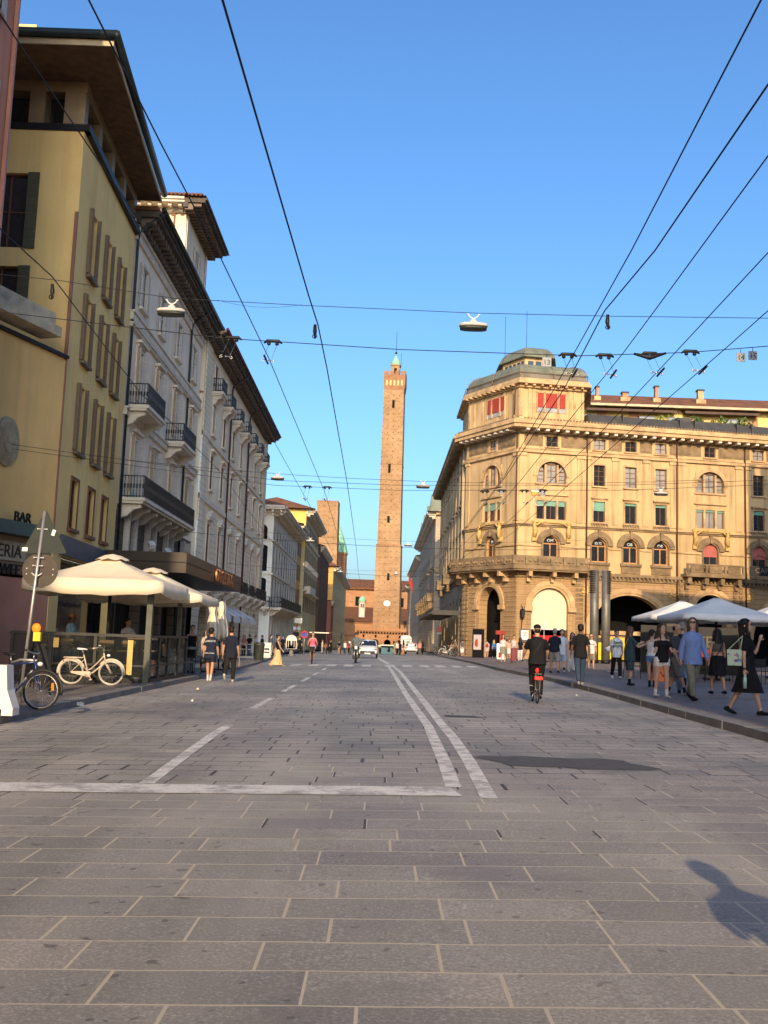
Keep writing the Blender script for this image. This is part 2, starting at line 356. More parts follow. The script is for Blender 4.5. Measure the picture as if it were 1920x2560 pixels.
def window(F,par,uc,z0,z1,w_,fm,gm,arch=0,depth=.22,mull=1,bars=1,blind=None,sill=None,shut=None,shm=None,head=None,trim=None,fw=.06):
    """window part: frame; sub-parts pane, blind, shutters, sill/hood trim"""
    a,b=uc-w_/2,uc+w_/2; f=MB(); rise=w_/2 if arch==1 else arch
    d=-depth
    if arch:
        inn=F.arch(a+fw,b-fw,z1-fw,12,rise-fw); out=F.arch(a,b,z1,12,rise); inn=[(a+fw,z0)]+inn+[(b-fw,z0)]; out=[(a,z0)]+out+[(b,z0)]
        for k in range(len(inn)-1):
            p,q,r,s_=inn[k],inn[k+1],out[k+1],out[k]
            f.hexa([F.p(*p,d),F.p(*q,d),F.p(*r,d),F.p(*s_,d),F.p(*p,d+.06),F.p(*q,d+.06),F.p(*r,d+.06),F.p(*s_,d+.06)])
        F.box(f,a,b,z1-rise-.05,z1-rise+.05,d,d+.07)
    else:
        F.box(f,a,a+fw,z0,z1,d,d+.06); F.box(f,b-fw,b,z0,z1,d,d+.06); F.box(f,a+fw,b-fw,z1-fw,z1,d,d+.06)
    F.box(f,a+fw,b-fw,z0,z0+fw,d,d+.06)
    zt=z1-(rise if arch else fw)
    for k in range(mull): u=a+w_*(k+1)/(mull+1); F.box(f,u-fw/2,u+fw/2,z0+fw,zt,d,d+.055)
    for k in range(bars): z=z0+(zt-z0)*(k+1)/(bars+1); F.box(f,a+fw,b-fw,z-.02,z+.02,d,d+.045)
    ob=f.build('window',fm,par); g=MB()
    if arch: F.archfill(g,a,b,z0,z1,d-.01,0,rise)
    else: F.quad(g,[(a,z0,d-.01),(b,z0,d-.01),(b,z1,d-.01),(a,z1,d-.01)])
    g.build('pane',gm,ob)
    if blind:
        m_,frac=blind; g=MB(); zb=z1-(z1-z0)*frac
        if arch and zb<z1-rise:
            F.archfill(g,a+.02,b-.02,zb,z1-.02,d+.1,0,rise)
        else: F.box(g,a+.02,b-.02,zb,z1-.02,d+.08,d+.11)
        g.build('blind',m_,ob)
    if shut:
        for sgn in (-1,1):
            g=MB(); e=a if sgn<0 else b
            if shut=='flat': F.box(g,min(e,e+sgn*w_*.5),max(e,e+sgn*w_*.5),z0,z1,.012,.05)
            elif shut=='closed':
                c0,c1=(a,uc-.008) if sgn<0 else (uc+.008,b); F.box(g,c0,c1,z0,z1,-.06,-.01)
            elif shut=='edge':
                F.box(g,e-.02 if sgn>0 else e-.03,e+.03 if sgn>0 else e+.02,z0,z1,.002,.16); F.box(g,min(e,e+.11*sgn),max(e,e+.11*sgn),z0+.02,z1-.02,.002,.05); F.box(g,e+.11*sgn-.015,e+.11*sgn+.02,z0,z1,.002,.13)
            elif shut=='half':
                q=[F.p(e,z0,.0),F.p(e+sgn*w_*.33,z0,.28),F.p(e+sgn*w_*.33,z0,.32),F.p(e,z0,.04)]; t=[v+Vector((0,0,z1-z0)) for v in q]; g.hexa(q+t)
            g.build('shutter',shm,ob)
    if trim:
        g=MB(); tm,tw,td=trim
        if arch: F.ring(g,a,b,z0,z1,tw,td,0,12,rise)
        else:
            F.box(g,a-tw,a-.004,z0,z1,0,td); F.box(g,b+.004,b+tw,z0,z1,0,td); F.box(g,a-tw,b+tw,z1+.004,z1+tw,0,td)
        if head: F.box(g,a-tw-.12,b+tw+.12,z1+tw+.12,z1+tw+.26,0,td+.22); F.box(g,a-tw,b+tw,z1+tw+.002,z1+tw+.118,0,td+.06)
        if head=='ped': 
            zz=z1+tw+.262; g.hexa([F.p(a-tw-.15,zz,0),F.p(b+tw+.15,zz,0),F.p(b+tw+.15,zz,td+.25),F.p(a-tw-.15,zz,td+.25),F.p(uc-.03,zz+.5,0),F.p(uc+.03,zz+.5,0),F.p(uc+.03,zz+.5,td+.25),F.p(uc-.03,zz+.5,td+.25)])
        F.box(g,a-tw-.06,b+tw+.06,z0-.14,z0-.004,0,td+.1)
        g.build('surround',tm,ob)
    return ob
def railing(F,par,u0,u1,z0,h,d0,d1,mt,step=.13):
    g=MB()
    for (a,b,e) in ((u0,u1,0),):
        F.box(g,u0,u1,z0+h-.05,z0+h,d1-.04,d1); F.box(g,u0,u1,z0+.05,z0+.09,d1-.035,d1-.005)
        n=max(2,int((u1-u0)/step))
        for k in range(n+1):
            u=u0+(u1-u0)*k/n; F.box(g,u-.012,u+.012,z0,z0+h-.05,d1-.032,d1-.008)
            if k<n: F.box(g,u+.03,u+step-.03,z0+h*.42,z0+h*.62,d1-.024,d1-.016)
    for e in (u0,u1-.03):
        F.box(g,e,e+.03,z0+h-.05,z0+h,d0,d1-.045); F.box(g,e,e+.03,z0+.05,z0+.09,d0,d1-.045)
        n=max(2,int((d1-d0)/step))
        for k in range(n):
            d=d0+(d1-d0)*(k+.5)/n; F.box(g,e,e+.025,z0,z0+h-.05,d-.012,d+.012); F.box(g,e+.003,e+.018,z0+h*.42,z0+h*.62,d-.04,d+.04)
    return g.build('railing',mt,par)
def cornice(F,par,u0,u1,z,mt,out=1.,h=.5,br=.7,brm=None,bh=.35,bw=.25,name='cornice',ext=0):
    g=MB(); F.box(g,u0-ext,u1+ext,z,z+h*.5,-.1,out); F.box(g,u0-ext-.001,u1+ext+.001,z+h*.5+.002,z+h,-.1,out+.12); F.box(g,u0-ext,u1+ext,z-.3,z-.002,-.1,.2)
    o=g.build(name,mt,par)
    if br:
        g=MB(); n=int((u1-u0)/br)
        for k in range(n):
            u=u0+(u1-u0)*(k+.5)/n; F.box(g,u-bw/2,u+bw/2,z-bh,z-.004,.0,out*.8); F.box(g,u-bw/2,u+bw/2,z-bh*2,z-bh-.002,.0,out*.4)
        g.build('bracket_row',brm or mt,o)
    return o
def text_into(mb,txt,size,M,ext=.02,mi=0,align='CENTER'):
    cu=bpy.data.curves.new('t','FONT'); cu.body=txt; cu.size=size; cu.extrude=ext; cu.align_x=align; cu.resolution_u=3
    ob=bpy.data.objects.new('t',cu); COL.objects.link(ob); dg=bpy.context.evaluated_depsgraph_get(); me=ob.evaluated_get(dg).to_mesh()
    mb.add([M@v.co for v in me.vertices],[tuple(p.vertices) for p in me.polygons],mi)
    ob.to_mesh_clear(); bpy.data.objects.remove(ob); bpy.data.curves.remove(cu)
def Mat_on(F,u,z,d): # text matrix on facade
    R=Matrix((F.u,Vector((0,0,1)),F.n)).transposed().to_4x4(); R.translation=F.p(u,z,d); return R
def roof_box(mb,x0,x1,y0,y1,z0,z1,ov=.3,axis='y',mi=0):
    """hipped roof"""
    a,b,c,d=x0-ov,x1+ov,y0-ov,y1+ov; xm=(a+b)/2; k=(b-a)/2
    if axis=='y': r=[(xm,c+min(k,(d-c)/2*.98),z1),(xm,d-min(k,(d-c)/2*.98),z1)]
    vs=[(a,c,z0),(b,c,z0),(b,d,z0),(a,d,z0)]+r
    return mb.add(vs,[(0,1,4),(1,2,5,4),(2,3,5),(3,0,4,5),(3,2,1,0)],mi)
# ================================================================= MATERIALS
m_road=paving('road_slabs',.41,.62,[(.26,.255,.23),(.39,.365,.31),(.185,.185,.18),(.52,.47,.39)])
m_pave=paving('plaza_porphyry',.24,.42,[(.20,.155,.135),(.25,.19,.155),(.17,.14,.125),(.30,.235,.19)],joint=(.06,.055,.05),jw=.006,fade=False)
m_paveL=paving('pavement_slabs',.5,.8,[(.17,.15,.13),(.21,.18,.15),(.14,.125,.11),(.24,.21,.17)],joint=(.08,.07,.06),jw=.006,fade=False)
m_kerb=mat('kerb_granite',(.19,.18,.165),.75,.25,2,bump=.3,fine=60)
m_base=mat('ground_earth',(.12,.11,.1),.9)
t=NT('road_paint'); a=t.noise(2.5,6,rough=.7); b_=t.noise(22,4); b2_=t.noise(9,6,rough=.8); a=t.math('ADD',t.math('MULTIPLY',a,.55),t.math('MULTIPLY',b2_,.45)); m_paint=t.out(t.mix(t.ramp(a,[(.42,.85),(.53,.05)]),t.mix(b_,(.80,.78,.71),(.58,.56,.51)),(.27,.25,.23)),.7)
m_asph=mat('bitumen_patch',(.085,.083,.082),.8,.2,8,bump=.4,fine=90)
m_yel=plaster('yellow_stucco',(.97,.64,.24),(.38,.25,.09),.32); m_yel2=plaster('ochre_stucco',(.84,.54,.20),(.3,.2,.08),.3)
m_pink=plaster('pink_stucco',(.62,.27,.17),(.12,.07,.05),.4); m_pinkl=mat('pink_stone_cladding',(.44,.20,.13),.55,.14,1.2)
m_white=plaster('white_stucco',(.88,.74,.56),(.3,.25,.18),.3,bump=.1); m_wtrim=mat('pale_stone_trim',(.66,.58,.46),.85,.15,1.2)
m_cream=plaster('cream_stucco',(.84,.71,.50),(.28,.23,.15),.35); m_creamr=plaster('cream_rusticated',(.80,.68,.49),(.25,.2,.14),.35,bands=.42)
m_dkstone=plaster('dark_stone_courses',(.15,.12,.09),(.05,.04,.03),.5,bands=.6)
m_b4=plaster('grey_white_stucco',(.72,.68,.58),(.2,.18,.15),.3); m_olive=plaster('olive_stucco',(.60,.50,.27),(.18,.15,.09),.35); m_orange=plaster('orange_stucco',(.70,.36,.10),(.2,.12,.05),.25)
m_redw=plaster('red_stucco',(.34,.12,.08),(.1,.05,.04),.3); m_brown=plaster('brown_stucco',(.13,.08,.055),(.05,.03,.02),.3)
m_sand=plaster('sandstone',(.57,.39,.19),(.18,.12,.07),.8); m_sandr=plaster('sandstone_rusticated',(.42,.27,.135),(.12,.09,.05),.5,bands=.48)
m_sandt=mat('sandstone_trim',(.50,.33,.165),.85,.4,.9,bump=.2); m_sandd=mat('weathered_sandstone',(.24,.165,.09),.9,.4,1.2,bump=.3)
m_sandN=plaster('shaded_sandstone',(.44,.34,.21),(.07,.06,.05),.6); m_grey=plaster('grey_stone',(.48,.38,.26),(.1,.1,.1),.4,bands=.5); m_grey2=plaster('blue_grey_stone',(.54,.46,.35),(.14,.12,.1),.4)  # m_sandN: sandstone with the street side's shade put into its colour, plus dirt streaks
m_tile=tilemat('terracotta_tiles',(.30,.12,.055)); m_tilex=tilemat('terracotta_tiles_front',(.32,.13,.06),'x')
m_cop=mat('green_copper',(.16,.168,.118),.6,.35,.8,scl=(1,1,.3)); m_copd=mat('brown_copper',(.16,.135,.095),.6,.35,1.2,scl=(1,1,.3)); m_copl=mat('pale_copper',(.25,.50,.32),.6,.2,.6)
m_dark=mat('dark_metal',(.018,.018,.02),.45,.2,3,.3); m_gutter=mat('gutter_metal',(.03,.04,.038),.45,.25,2,.4); m_soff=mat('dark_wood_soffit',(.15,.09,.05),.8,.3,3); m_bronze=mat('bronze_cladding',(.30,.215,.12),.5,.2,1.5,.4)
m_void=mat('interior_shade',(.005,.0045,.004),.9,.3,1); m_glass=glass('window_glass'); m_glassl=glass('curtained_glass',(.28,.27,.25),.15); m_glassb=glass('shop_glass',(.015,.017,.02),.05)  # m_void: near-black colour stands in for the shade inside openings
m_shg=mat('green_shutters',(.09,.085,.045),.7,.25,2,scl=(1,1,14)); m_shw=mat('pale_shutters',(.50,.44,.36),.7,.2,2,scl=(1,1,14)); m_shb=mat('brown_shutters',(.17,.12,.075),.7,.3,3,scl=(1,1,14))
m_fbr=mat('brown_frames',(.16,.07,.035),.6); m_for=mat('orange_wood_frames',(.52,.24,.08),.55); m_fwh=mat('white_frames',(.6,.57,.5),.6); m_fdk=mat('dark_frames',(.035,.03,.028),.5)
m_red=mat('red_fabric',(.33,.045,.03),.8,.12,2); m_redp=mat('faded_red_fabric',(.42,.12,.10),.8,.15,2); m_green=mat('green_blind',(.17,.33,.25),.8,.12,2); m_cloth=mat('cream_canvas',(.76,.655,.48),.85,.08,1.5,bump=.1,fine=120); m_clothw=mat('white_canvas',(.74,.72,.66),.85,.07,1.5); m_clothg=mat('pale_grey_canvas',(.62,.63,.62),.8,.12,1.2)
m_steel=mat('steel',(.42,.42,.41),.35,.12,5,.9); m_galv=mat('galvanised_pole',(.45,.44,.41),.45,.15,6,.7); m_sign=mat('sign_back',(.035,.042,.036),.75,.15,3); m_plate=mat('white_plate',(.7,.7,.68),.5); m_blackp=mat('black_paint',(.012,.012,.013),.5); m_plw=mat('white_plastic',(.80,.74,.66),.5,.1,3)
m_wire=mat('black_wire',(.016,.016,.018),.6); m_lampm=mat('lamp_grey',(.52,.50,.46),.5); m_lampg=mat('lamp_glass',(.03,.035,.03),.4,spec=.3)
m_brick=brickmat('tower_brick',(.25,.145,.072),(.40,.25,.13),.45,dots=(1.7,2.15)); m_brick2=brickmat('old_brick',(.24,.12,.06),(.36,.20,.10),.5); m_brick3=brickmat('orange_brick',(.33,.165,.085),(.43,.24,.125),.3)
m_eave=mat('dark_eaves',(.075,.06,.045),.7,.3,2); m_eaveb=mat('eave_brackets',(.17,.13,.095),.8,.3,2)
m_leaf=mat('leaves',(.075,.12,.03),.7,.5,6)
# ================================================================= GROUND
def sheet(name,poly_rows,mt,e,kind='structure'):
    """poly_rows: list of (y,x0,x1)"""
    g=MB(); prev=None
    for (y,x0,x1) in poly_rows:
        xs=[x0]+[q for q in (-9,0,8) if x0<q<x1]+[x1]; n=6
        xs=[x0+(x1-x0)*k/n for k in range(n+1)] if not any(x0<q<x1 for q in(-9,8)) else xs+[xs[-1]]*(7-len(xs)) if len(xs)<=7 else xs
        row=[(x,y,gz(x,y)+e) for x in xs[:7]]
        if prev:
            o=len(g.v); g.v+=prev+row
            for k in range(6):
                if abs(row[k+1][0]-row[k][0])>1e-6 or abs(prev[k+1][0]-prev[k][0])>1e-6: g.f.append((o+k,o+k+1,o+8+k,o+7+k)); g.m.append(0); g.s.append(False)
        prev=row
    o=g.build(name,mt); o['kind']=kind; return o
sheet('ground',[(-300,-900,900),(60,-900,900),(320,-900,900),(1800,-900,900)],m_base,-.12)
sheet('road',[(-30,-6.9,6.9),(60,-8.9,7.4),(100,-10.5,8.6),(320,-11.5,8.6),(420,-11.5,9)],m_road,0)
KR=[(5.75,-30),(5.60,8),(5.60,14.7),(5.72,19.1),(5.95,26.5),(6.05,32),(6.1,37),(5.9,42),(5.7,50),(5.75,57),(5.95,70),(6.2,95),(6.6,120),(7.6,125)]
KL=[(-6.0,-30),(-6.0,16),(-6.02,19),(-6.12,24),(-6.12,30.6),(-6.1,36),(-6.15,43),(-6.55,55),(-7.2,66),(-8.4,82),(-9,95),(-10.6,100)]
def paved(name,K,xe,mt):
    g=MB(); z=.125
    for (x0,y0),(x1,y1) in zip(K,K[1:]):
        a=[x0+(xe-x0)*k/4 for k in range(5)]; b=[x1+(xe-x1)*k/4 for k in range(5)]
        if xe>8: a=[x0,min(8,x0+1),8.001,20,xe]; b=[x1,min(8,x1+1),8.001,20,xe]
        for k in range(4): g.add([(a[k],y0,gz(a[k],y0)+z),(a[k+1],y0,gz(a[k+1],y0)+z),(b[k+1],y1,gz(b[k+1],y1)+z),(b[k],y1,gz(b[k],y1)+z)],[(0,1,2,3)])
    return struct(name,g,mt)
paved('pavement',[(x+.3,y) for x,y in KR]+[(8.4,420)],70,m_pave); paved('pavement',[(x-.3,y) for x,y in KL]+[(-11.4,420)],-13.5,m_paveL)
def kerb(K,s):
    g=MB(); 
    for (x0,y0),(x1,y1) in zip(K,K[1:]):
        n=max(1,round((y1-y0)/1.25)) 
        for k in range(n):
            ya,yb=y0+(y1-y0)*k/n,y0+(y1-y0)*(k+1)/n-.012; xa,xb=x0+(x1-x0)*k/n,x0+(x1-x0)*(k+1)/n
            dz=random.uniform(-.004,.004)+.135; j=random.uniform(-.006,.006); q=[(xa+j,ya,gz(xa,ya)-.1),(xa+s*.33,ya,gz(xa,ya)-.1),(xb+s*.33,yb,gz(xb,yb)-.1),(xb+j,yb,gz(xb,yb)-.1)]
            tp=[(xa+j+s*.012,ya,gz(xa,ya)+dz),(xa+s*.33,ya,gz(xa,ya)+dz),(xb+s*.33,yb,gz(xb,yb)+dz),(xb+j+s*.012,yb,gz(xb,yb)+dz)]
            g.hexa(q+tp)
    return struct('kerb',g,m_kerb)
kerb(KR,1); kerb(KL,-1)
# road markings, one sheet each 4-8 mm above the slabs
def mark(name,quads,mt=m_paint,e=.006):
    g=MB()
    for q in quads:
        # subdivide long strips so they follow the road
        (a,b,c,d)=q; n=max(1,int((Vector(d)-Vector(a)).length/6))
        for k in range(n):
            f0,f1=k/n,(k+1)/n; L=lambda p,r,f:(p[0]+(r[0]-p[0])*f,p[1]+(r[1]-p[1])*f)
            pts=[L(a,d,f0),L(b,c,f0),L(b,c,f1),L(a,d,f1)]
            g.add([(x,y,gz(x,y)+e) for x,y in pts],[(0,1,2,3)])
    return struct(name,g,mt)
mark('stop_line',[((-6.0,9.45),(-6.0,10.03),(.72,9.96),(.80,9.40))],e=.007)
def strip(pts,w_): return [((x0-w_/2,y0),(x0+w_/2,y0),(x1+w_/2,y1),(x1-w_/2,y1)) for (x0,y0),(x1,y1) in zip(pts,pts[1:])]
mark('lane_line',strip([(.76,9.97),(.80,12),(.83,15),(.85,17),(.80,21),(.72,29),(.68,36),(.62,45),(.53,54.5)],.155),e=.005)
mark('lane_line',strip([(1.03,9.3),(1.10,12.2),(1.12,15),(1.09,18),(1.08,21.5),(1.02,34),(.97,45),(.74,57),(.1,85),(-.7,125)],.155),e=.005)
mark('lane_line',strip([(.54,58.7),(.1,78),(-.9,125)],.14),e=.005)
mark('lane_line',strip([(-2.2,10.04),(-2.29,12.5),(-2.38,15),(-2.40,16.8)],.15),e=.005)
mark('lane_line',[q for a,b in ((20.8,24.4),(27.5,31.4),(34.1,37.7),(40.2,43.2),(47,50)) for q in strip([(-2.47-a*.002,a),(-2.47-b*.002,b)],.145)],e=.005)
mark('pedestrian_crossing',[((x,54.1),(x+.52,54.1),(x+.52,57.6),(x,57.6)) for x in [-5.7,-4.75,-3.78,-2.83,-1.88,-.93,.35,1.3,2.22,3.1,3.98,4.85]],e=.004)
g=MB(); P=[(1.16,12.5),(1.3,12.66),(1.55,12.6),(1.8,12.68),(2.4,12.45),(2.7,12.5),(2.95,12.3),(2.97,12.0),(3.1,11.8),(3.2,11.5),(3.02,11.38),(2.6,11.46),(2.3,11.43),(2.1,11.6),(1.8,11.6),(1.5,11.72),(1.46,11.95),(1.32,12.25)]
g.add([(x,y,gz(x,y)+.005) for x,y in P],[tuple(range(len(P)))]); struct('bitumen_patch',g,m_asph)
g=MB(); q=[G(300*0+960+a/1.728,1700+b/1.728) for a,b in [(255,152),(380,156),(440,165),(270,160)]]; g.add([(v.x,v.y,gz(v.x,v.y)+.006) for v in q],[(0,1,2,3)]); struct('drain_grate',g,m_asph)
# ================================================================= LEFT SIDE BUILDINGS
# --- pink house nearest the camera
B=thing('pink_house','salmon pink house with pale slatted shutters, at the left edge of the picture','house',(-12,20,0))
F=Fr((-12.05,-46),(-12.05,29.7)); g=MB(); F.box(g,0,F.L,-1,26.5,-14,0); g.build('wall',m_pink,B)
g=MB(); F.box(g,-.5,F.L+.5,26.5,27,-14.5,.9); g.build('roof',m_tile,B)
for k in range(4): 
    for z in (19.6,15.2,10.8,6.4):
        window(F,B,F.L-2.1-k*3.6,z,z+2.5,1.1,m_fwh,m_glass,shut='flat',shm=m_shw,depth=.15,trim=(m_pinkl,.12,.05)) if k<2 or z<11 else None
g=MB(); F.box(g,F.L-.35,F.L-.23,-.2,26.4,.02,.14); g.build('drainpipe',m_pinkl,B)
# --- yellow house
B=thing('yellow_house','tall ochre yellow house with brown bifold shutters, dark attic storey and deep overhanging eaves','building',(-14,40,0))
F=Fr((-12,36.75),(-12.45,46.75)); FF=Fr((-26,36.75),(-12,36.75)); g=MB()
cols=[2.35,5.05,7.55]; rows=[(15.35,18.0),(11.85,14.5),(8.25,10.9)]; holes=[(c-.6,c+.6,a,b) for c in cols for a,b in rows]+[(c-.55,c+.55,5.25,7.2) for c in cols]
holes+=[(1.2,9.6,-.2,4.1)]
F.wall(g,0,F.L,-.3,20.35,holes,.3)
g2=[(c-.9,c+.9,z0,z1) for c in (9.6,) for z0,z1 in ((15.6,18.0),(12.0,14.6))]
def ffu(px,py): q=Dp(px,py,36.75); return q.x+26,q.z
w1=(ffu(40,432)[1],ffu(30,618)[1],1.35); w2=(ffu(25,665)[1],ffu(10,790)[1],1.35); uw1=ffu(64,525)[0]-w1[2]/2; uw2=ffu(42,720)[0]-w2[2]/2
FF.wall(g,0,FF.L,-.3,20.35,[(uw1-.675,uw1+.675,w1[1],w1[0]),(uw2-.675,uw2+.675,w2[1],w2[0])],.3)
g.box(-26,-12.46,36.76,46.7,20.0,20.3); g.build('wall',m_yel,B)
g=MB(); F.box(g,.9,9.7,-.2,4.15,-.9,-.6); F.box(g,1.25,5,0,3,-.55,-.5); g.build('shopfront',m_glassb,B)
g=MB(); F.box(g,.8,8.6,4.15,4.9,.02,.10); g.build('sign_board',mat('slate_sign',(.07,.085,.10),.5),B)
for c in cols:
    for a,b in rows: window(F,B,c,a,b,1.2,m_fbr,m_glass,mull=1,bars=2,shut='edge',shm=m_shb,depth=.2)
    window(F,B,c,5.25,7.2,1.1,m_fbr,m_glass,mull=0,bars=1,depth=.2,trim=(m_fbr,.07,.05))
    for a,b in rows: g=MB(); F.box(g,c-.65,c+.65,a-.14,a-.02,0,.2); g.build('sill',m_shb,B)
g=MB(); FF.box(g,uw1+.69,uw1+1.12,w1[1]-.03,w1[0]+.03,.01,.06); FF.box(g,uw2+.69,uw2+1.12,w2[1]-.03,w2[0]+.03,.01,.06); g.build('shutter',m_shg,B)
window(FF,B,uw1,w1[1],w1[0],w1[2],m_fbr,m_glass,bars=1); window(FF,B,uw2,w2[1],w2[0],w2[2],m_fbr,m_glass,bars=1)
g=MB(); FF.box(g,FF.L-.1,FF.L+.02,5,17.1,.005,.09); g.build('drainpipe',mat('copper_pipe',(.28,.13,.07),.6),B)
# attic storey: recessed panels, dark strip, big eaves
g=MB(); F.box(g,-.05,F.L,20.35,20.62,-.3,.22); FF.box(g,0,FF.L+.2,20.35,20.62,-.3,.06); g.build('ledge',m_dark,B)
g=MB(); F.box(g,.66,F.L,20.62,22.39,-3,-.75); FF.box(g,0,FF.L-.8,20.62,22.39,-3,-.6)
for k in range(5): F.box(g,.05+k*2.4,.55+k*2.4,20.625,22.388,-.75,-.05)
for u in (FF.L-.55,FF.L-1.9,FF.L-4.6): FF.box(g,u-.3,u+.3,20.63,21.95,-.6,-.03)
FF.box(g,0,FF.L-.02,21.95,22.387,-.62,-.02); F.box(g,.3,F.L,21.95,22.386,-.76,-.06)
g.build('attic_storey',m_bronze,B)
g=MB(); 
for k in range(4): F.box(g,.62+k*2.4,2.38+k*2.4,20.65,21.95,-.74,-.68)
FF.box(g,FF.L-4.2,FF.L-2.25,20.7,21.9,-.59,-.5); FF.box(g,FF.L-1.55,FF.L-.9,20.7,21.9,-.59,-.5); g.build('attic_window',m_glassb,B)
RX0,RX1,RY0,RY1=-26,-10.4,34.3,47.5
g=MB(); g.hexa([(RX0,RY0,22.4),(RX1,RY0,22.4),(-11.5,RY1,22.4),(RX0,RY1,22.4),(RX0,RY0,22.54),(RX1,RY0,22.54),(-11.5,RY1,22.54),(RX0,RY1,22.54)]); g.build('soffit',m_soff,B)
g=MB(); g.hexa([(RX0,RY0-.03,22.38),(RX1+.03,RY0-.03,22.38),(RX1+.03,RY0+.02,22.38),(RX0,RY0+.02,22.38),(RX0,RY0-.03,22.62),(RX1+.03,RY0-.03,22.62),(RX1+.03,RY0+.02,22.62),(RX0,RY0+.02,22.62)]); g.hexa([(RX1-.02,RY0,22.38),(RX1+.03,RY0,22.38),(-11.45,RY1,22.38),(-11.5,RY1,22.38),(RX1-.02,RY0,22.56),(RX1+.03,RY0,22.56),(-11.45,RY1,22.56),(-11.5,RY1,22.56)]); g.build('fascia',mat('fascia_cream',(.5,.4,.25),.7),B)
g=MB(); g.tube([(RX0,RY0-.14,22.76),(RX1+.12,RY0-.14,22.76)],.16,8); g.tube([(RX1+.14,RY0-.2,22.76),(-11.34,RY1,22.76)],.16,8); g.build('gutter',m_gutter,B)
g=MB(); g.add([(RX0,RY0,22.7),(RX1,RY0,22.7),(-11.5,RY1,22.7),(RX0,RY1,22.7),(-20,41,24.6),(-18,41,24.6)],[(0,1,5,4),(1,2,5),(2,3,4,5),(3,0,4)])
x=RX0
while x<RX1: g.tube([(x,RY0-.05,22.82),(x,RY0+.6,23.0)],.1,6); x+=.26
g.build('roof',m_tile,B)
q0,q1=Dp(50,60,44),Dp(90,80,44); g=MB(); g.box(q0.x-1,q1.x,44,50,23,q0.z); g.build('chimney_block',m_yel,B)
# low wing beside the corner, with medallion and shop signs
B=thing('yellow_wing','three storey yellow wing with round stone medallion, balcony on its roof edge and shop signs','building',(-13,36,0))
F=Fr((-14.6,28.8),(-12.02,36.7)); g=MB(); F.box(g,-.5,F.L,4.9,11.35,-10,0); g.build('wall',m_yel2,B)
g=MB(); F.box(g,-.5,F.L,11.35,11.47,-10,.14); g.build('roof_edge',m_dark,B)
g=MB(); F.box(g,-.5,F.L-1.3,11.75,12.1,-.2,.7); F.box(g,-.5,F.L-1.45,12.1,12.6,-.1,.5); g.build('balcony',mat('old_concrete',(.46,.39,.27),.9,.3,2,bump=.3),B)
g=MB(); c=F.L-2.95; zc=7.65
g.xf(Matrix(),0)
def medal(r,d0,d1): 
    n=28; a=[F.p(c+r*.78*math.cos(2*math.pi*k/n),zc+r*math.sin(2*math.pi*k/n)*1.12,d0) for k in range(n)]; b=[F.p(c+r*.78*math.cos(2*math.pi*k/n)*.97,zc+r*.97*math.sin(2*math.pi*k/n)*1.12,d1) for k in range(n)]; g.loft([a,b],0,False)
medal(.78,0,.10); medal(.68,.10,.125); medal(.62,.12,.16); medal(.44,.16,.19); medal(.38,.185,.22); F.box(g,c-.2,c+.2,zc-.05,zc+.3,.2,.25); F.box(g,c-.26,c+.26,zc-.32,zc-.08,.2,.24)
for k in range(22):
    a=2*math.pi*k/22; F.box(g,c+.42*math.cos(a)-.025,c+.42*math.cos(a)+.025,zc+.6*math.sin(a)-.04,zc+.6*math.sin(a)+.05,.15,.185)
g.build('medallion',mat('medallion_stone',(.36,.30,.19),.85,.2,4,bump=.3),B)
g=MB(); F.box(g,-.5,F.L-1.0,4.5,4.95,-.1,.55); g.build('canopy',mat('teal_metal',(.07,.10,.085),.5),B)
g=MB(); F.box(g,-.5,F.L-.02,3.2,4.5,-8,-.02); g.build('fascia_band',m_bronze,B)
g=MB(); F.box(g,-.5,F.L-1.5,3.65,4.3,.0,.06); g.build('sign_board',mat('cream_sign',(.42,.36,.25),.6),B)
g=MB(); text_into(g,'TTERIA',.62,Mat_on(F,F.L-2.75,3.76,.075),.012); g.build('sign_lettering',mat('sign_brown',(.05,.03,.02),.6),B)
g=MB(); text_into(g,'SWEET',.52,Mat_on(F,F.L-2.3,3.18,.1),.03); text_into(g,'BAR',.5,Mat_on(F,F.L-2.2,4.97,.35),.03); g.build('sign_lettering',m_blackp,B)
g=MB(); F.box(g,F.L-3.1,F.L,-.3,3.1,-8,0); F.box(g,-.5,F.L-5.2,-.3,3.1,-8,0); F.box(g,F.L-5.2,F.L-3.1,2.55,3.1,-8,-.0); g.build('wall',m_pinkl,B)
g=MB(); F.box(g,F.L-5.2,F.L-3.1,-.2,2.55,-8,-1.2); g.build('doorway',m_void,B)
g=MB(); F.box(g,F.L-5.3,F.L-3.25,2.05,2.5,.01,.1); g.build('sign_board',mat('white_sign_board',(.65,.68,.7),.5),B)
g=MB(); text_into(g,'ncome',.26,Mat_on(F,F.L-4.35,2.18,.115),.01); 
g.torus(F.p(F.L-3.62,2.28,.12),.11,.025,'x',20,6); F.box(g,F.L-3.75,F.L-3.5,2.26,2.30,.1,.13); g.build('sign_lettering',mat('navy_paint',(.02,.03,.09),.5),B)
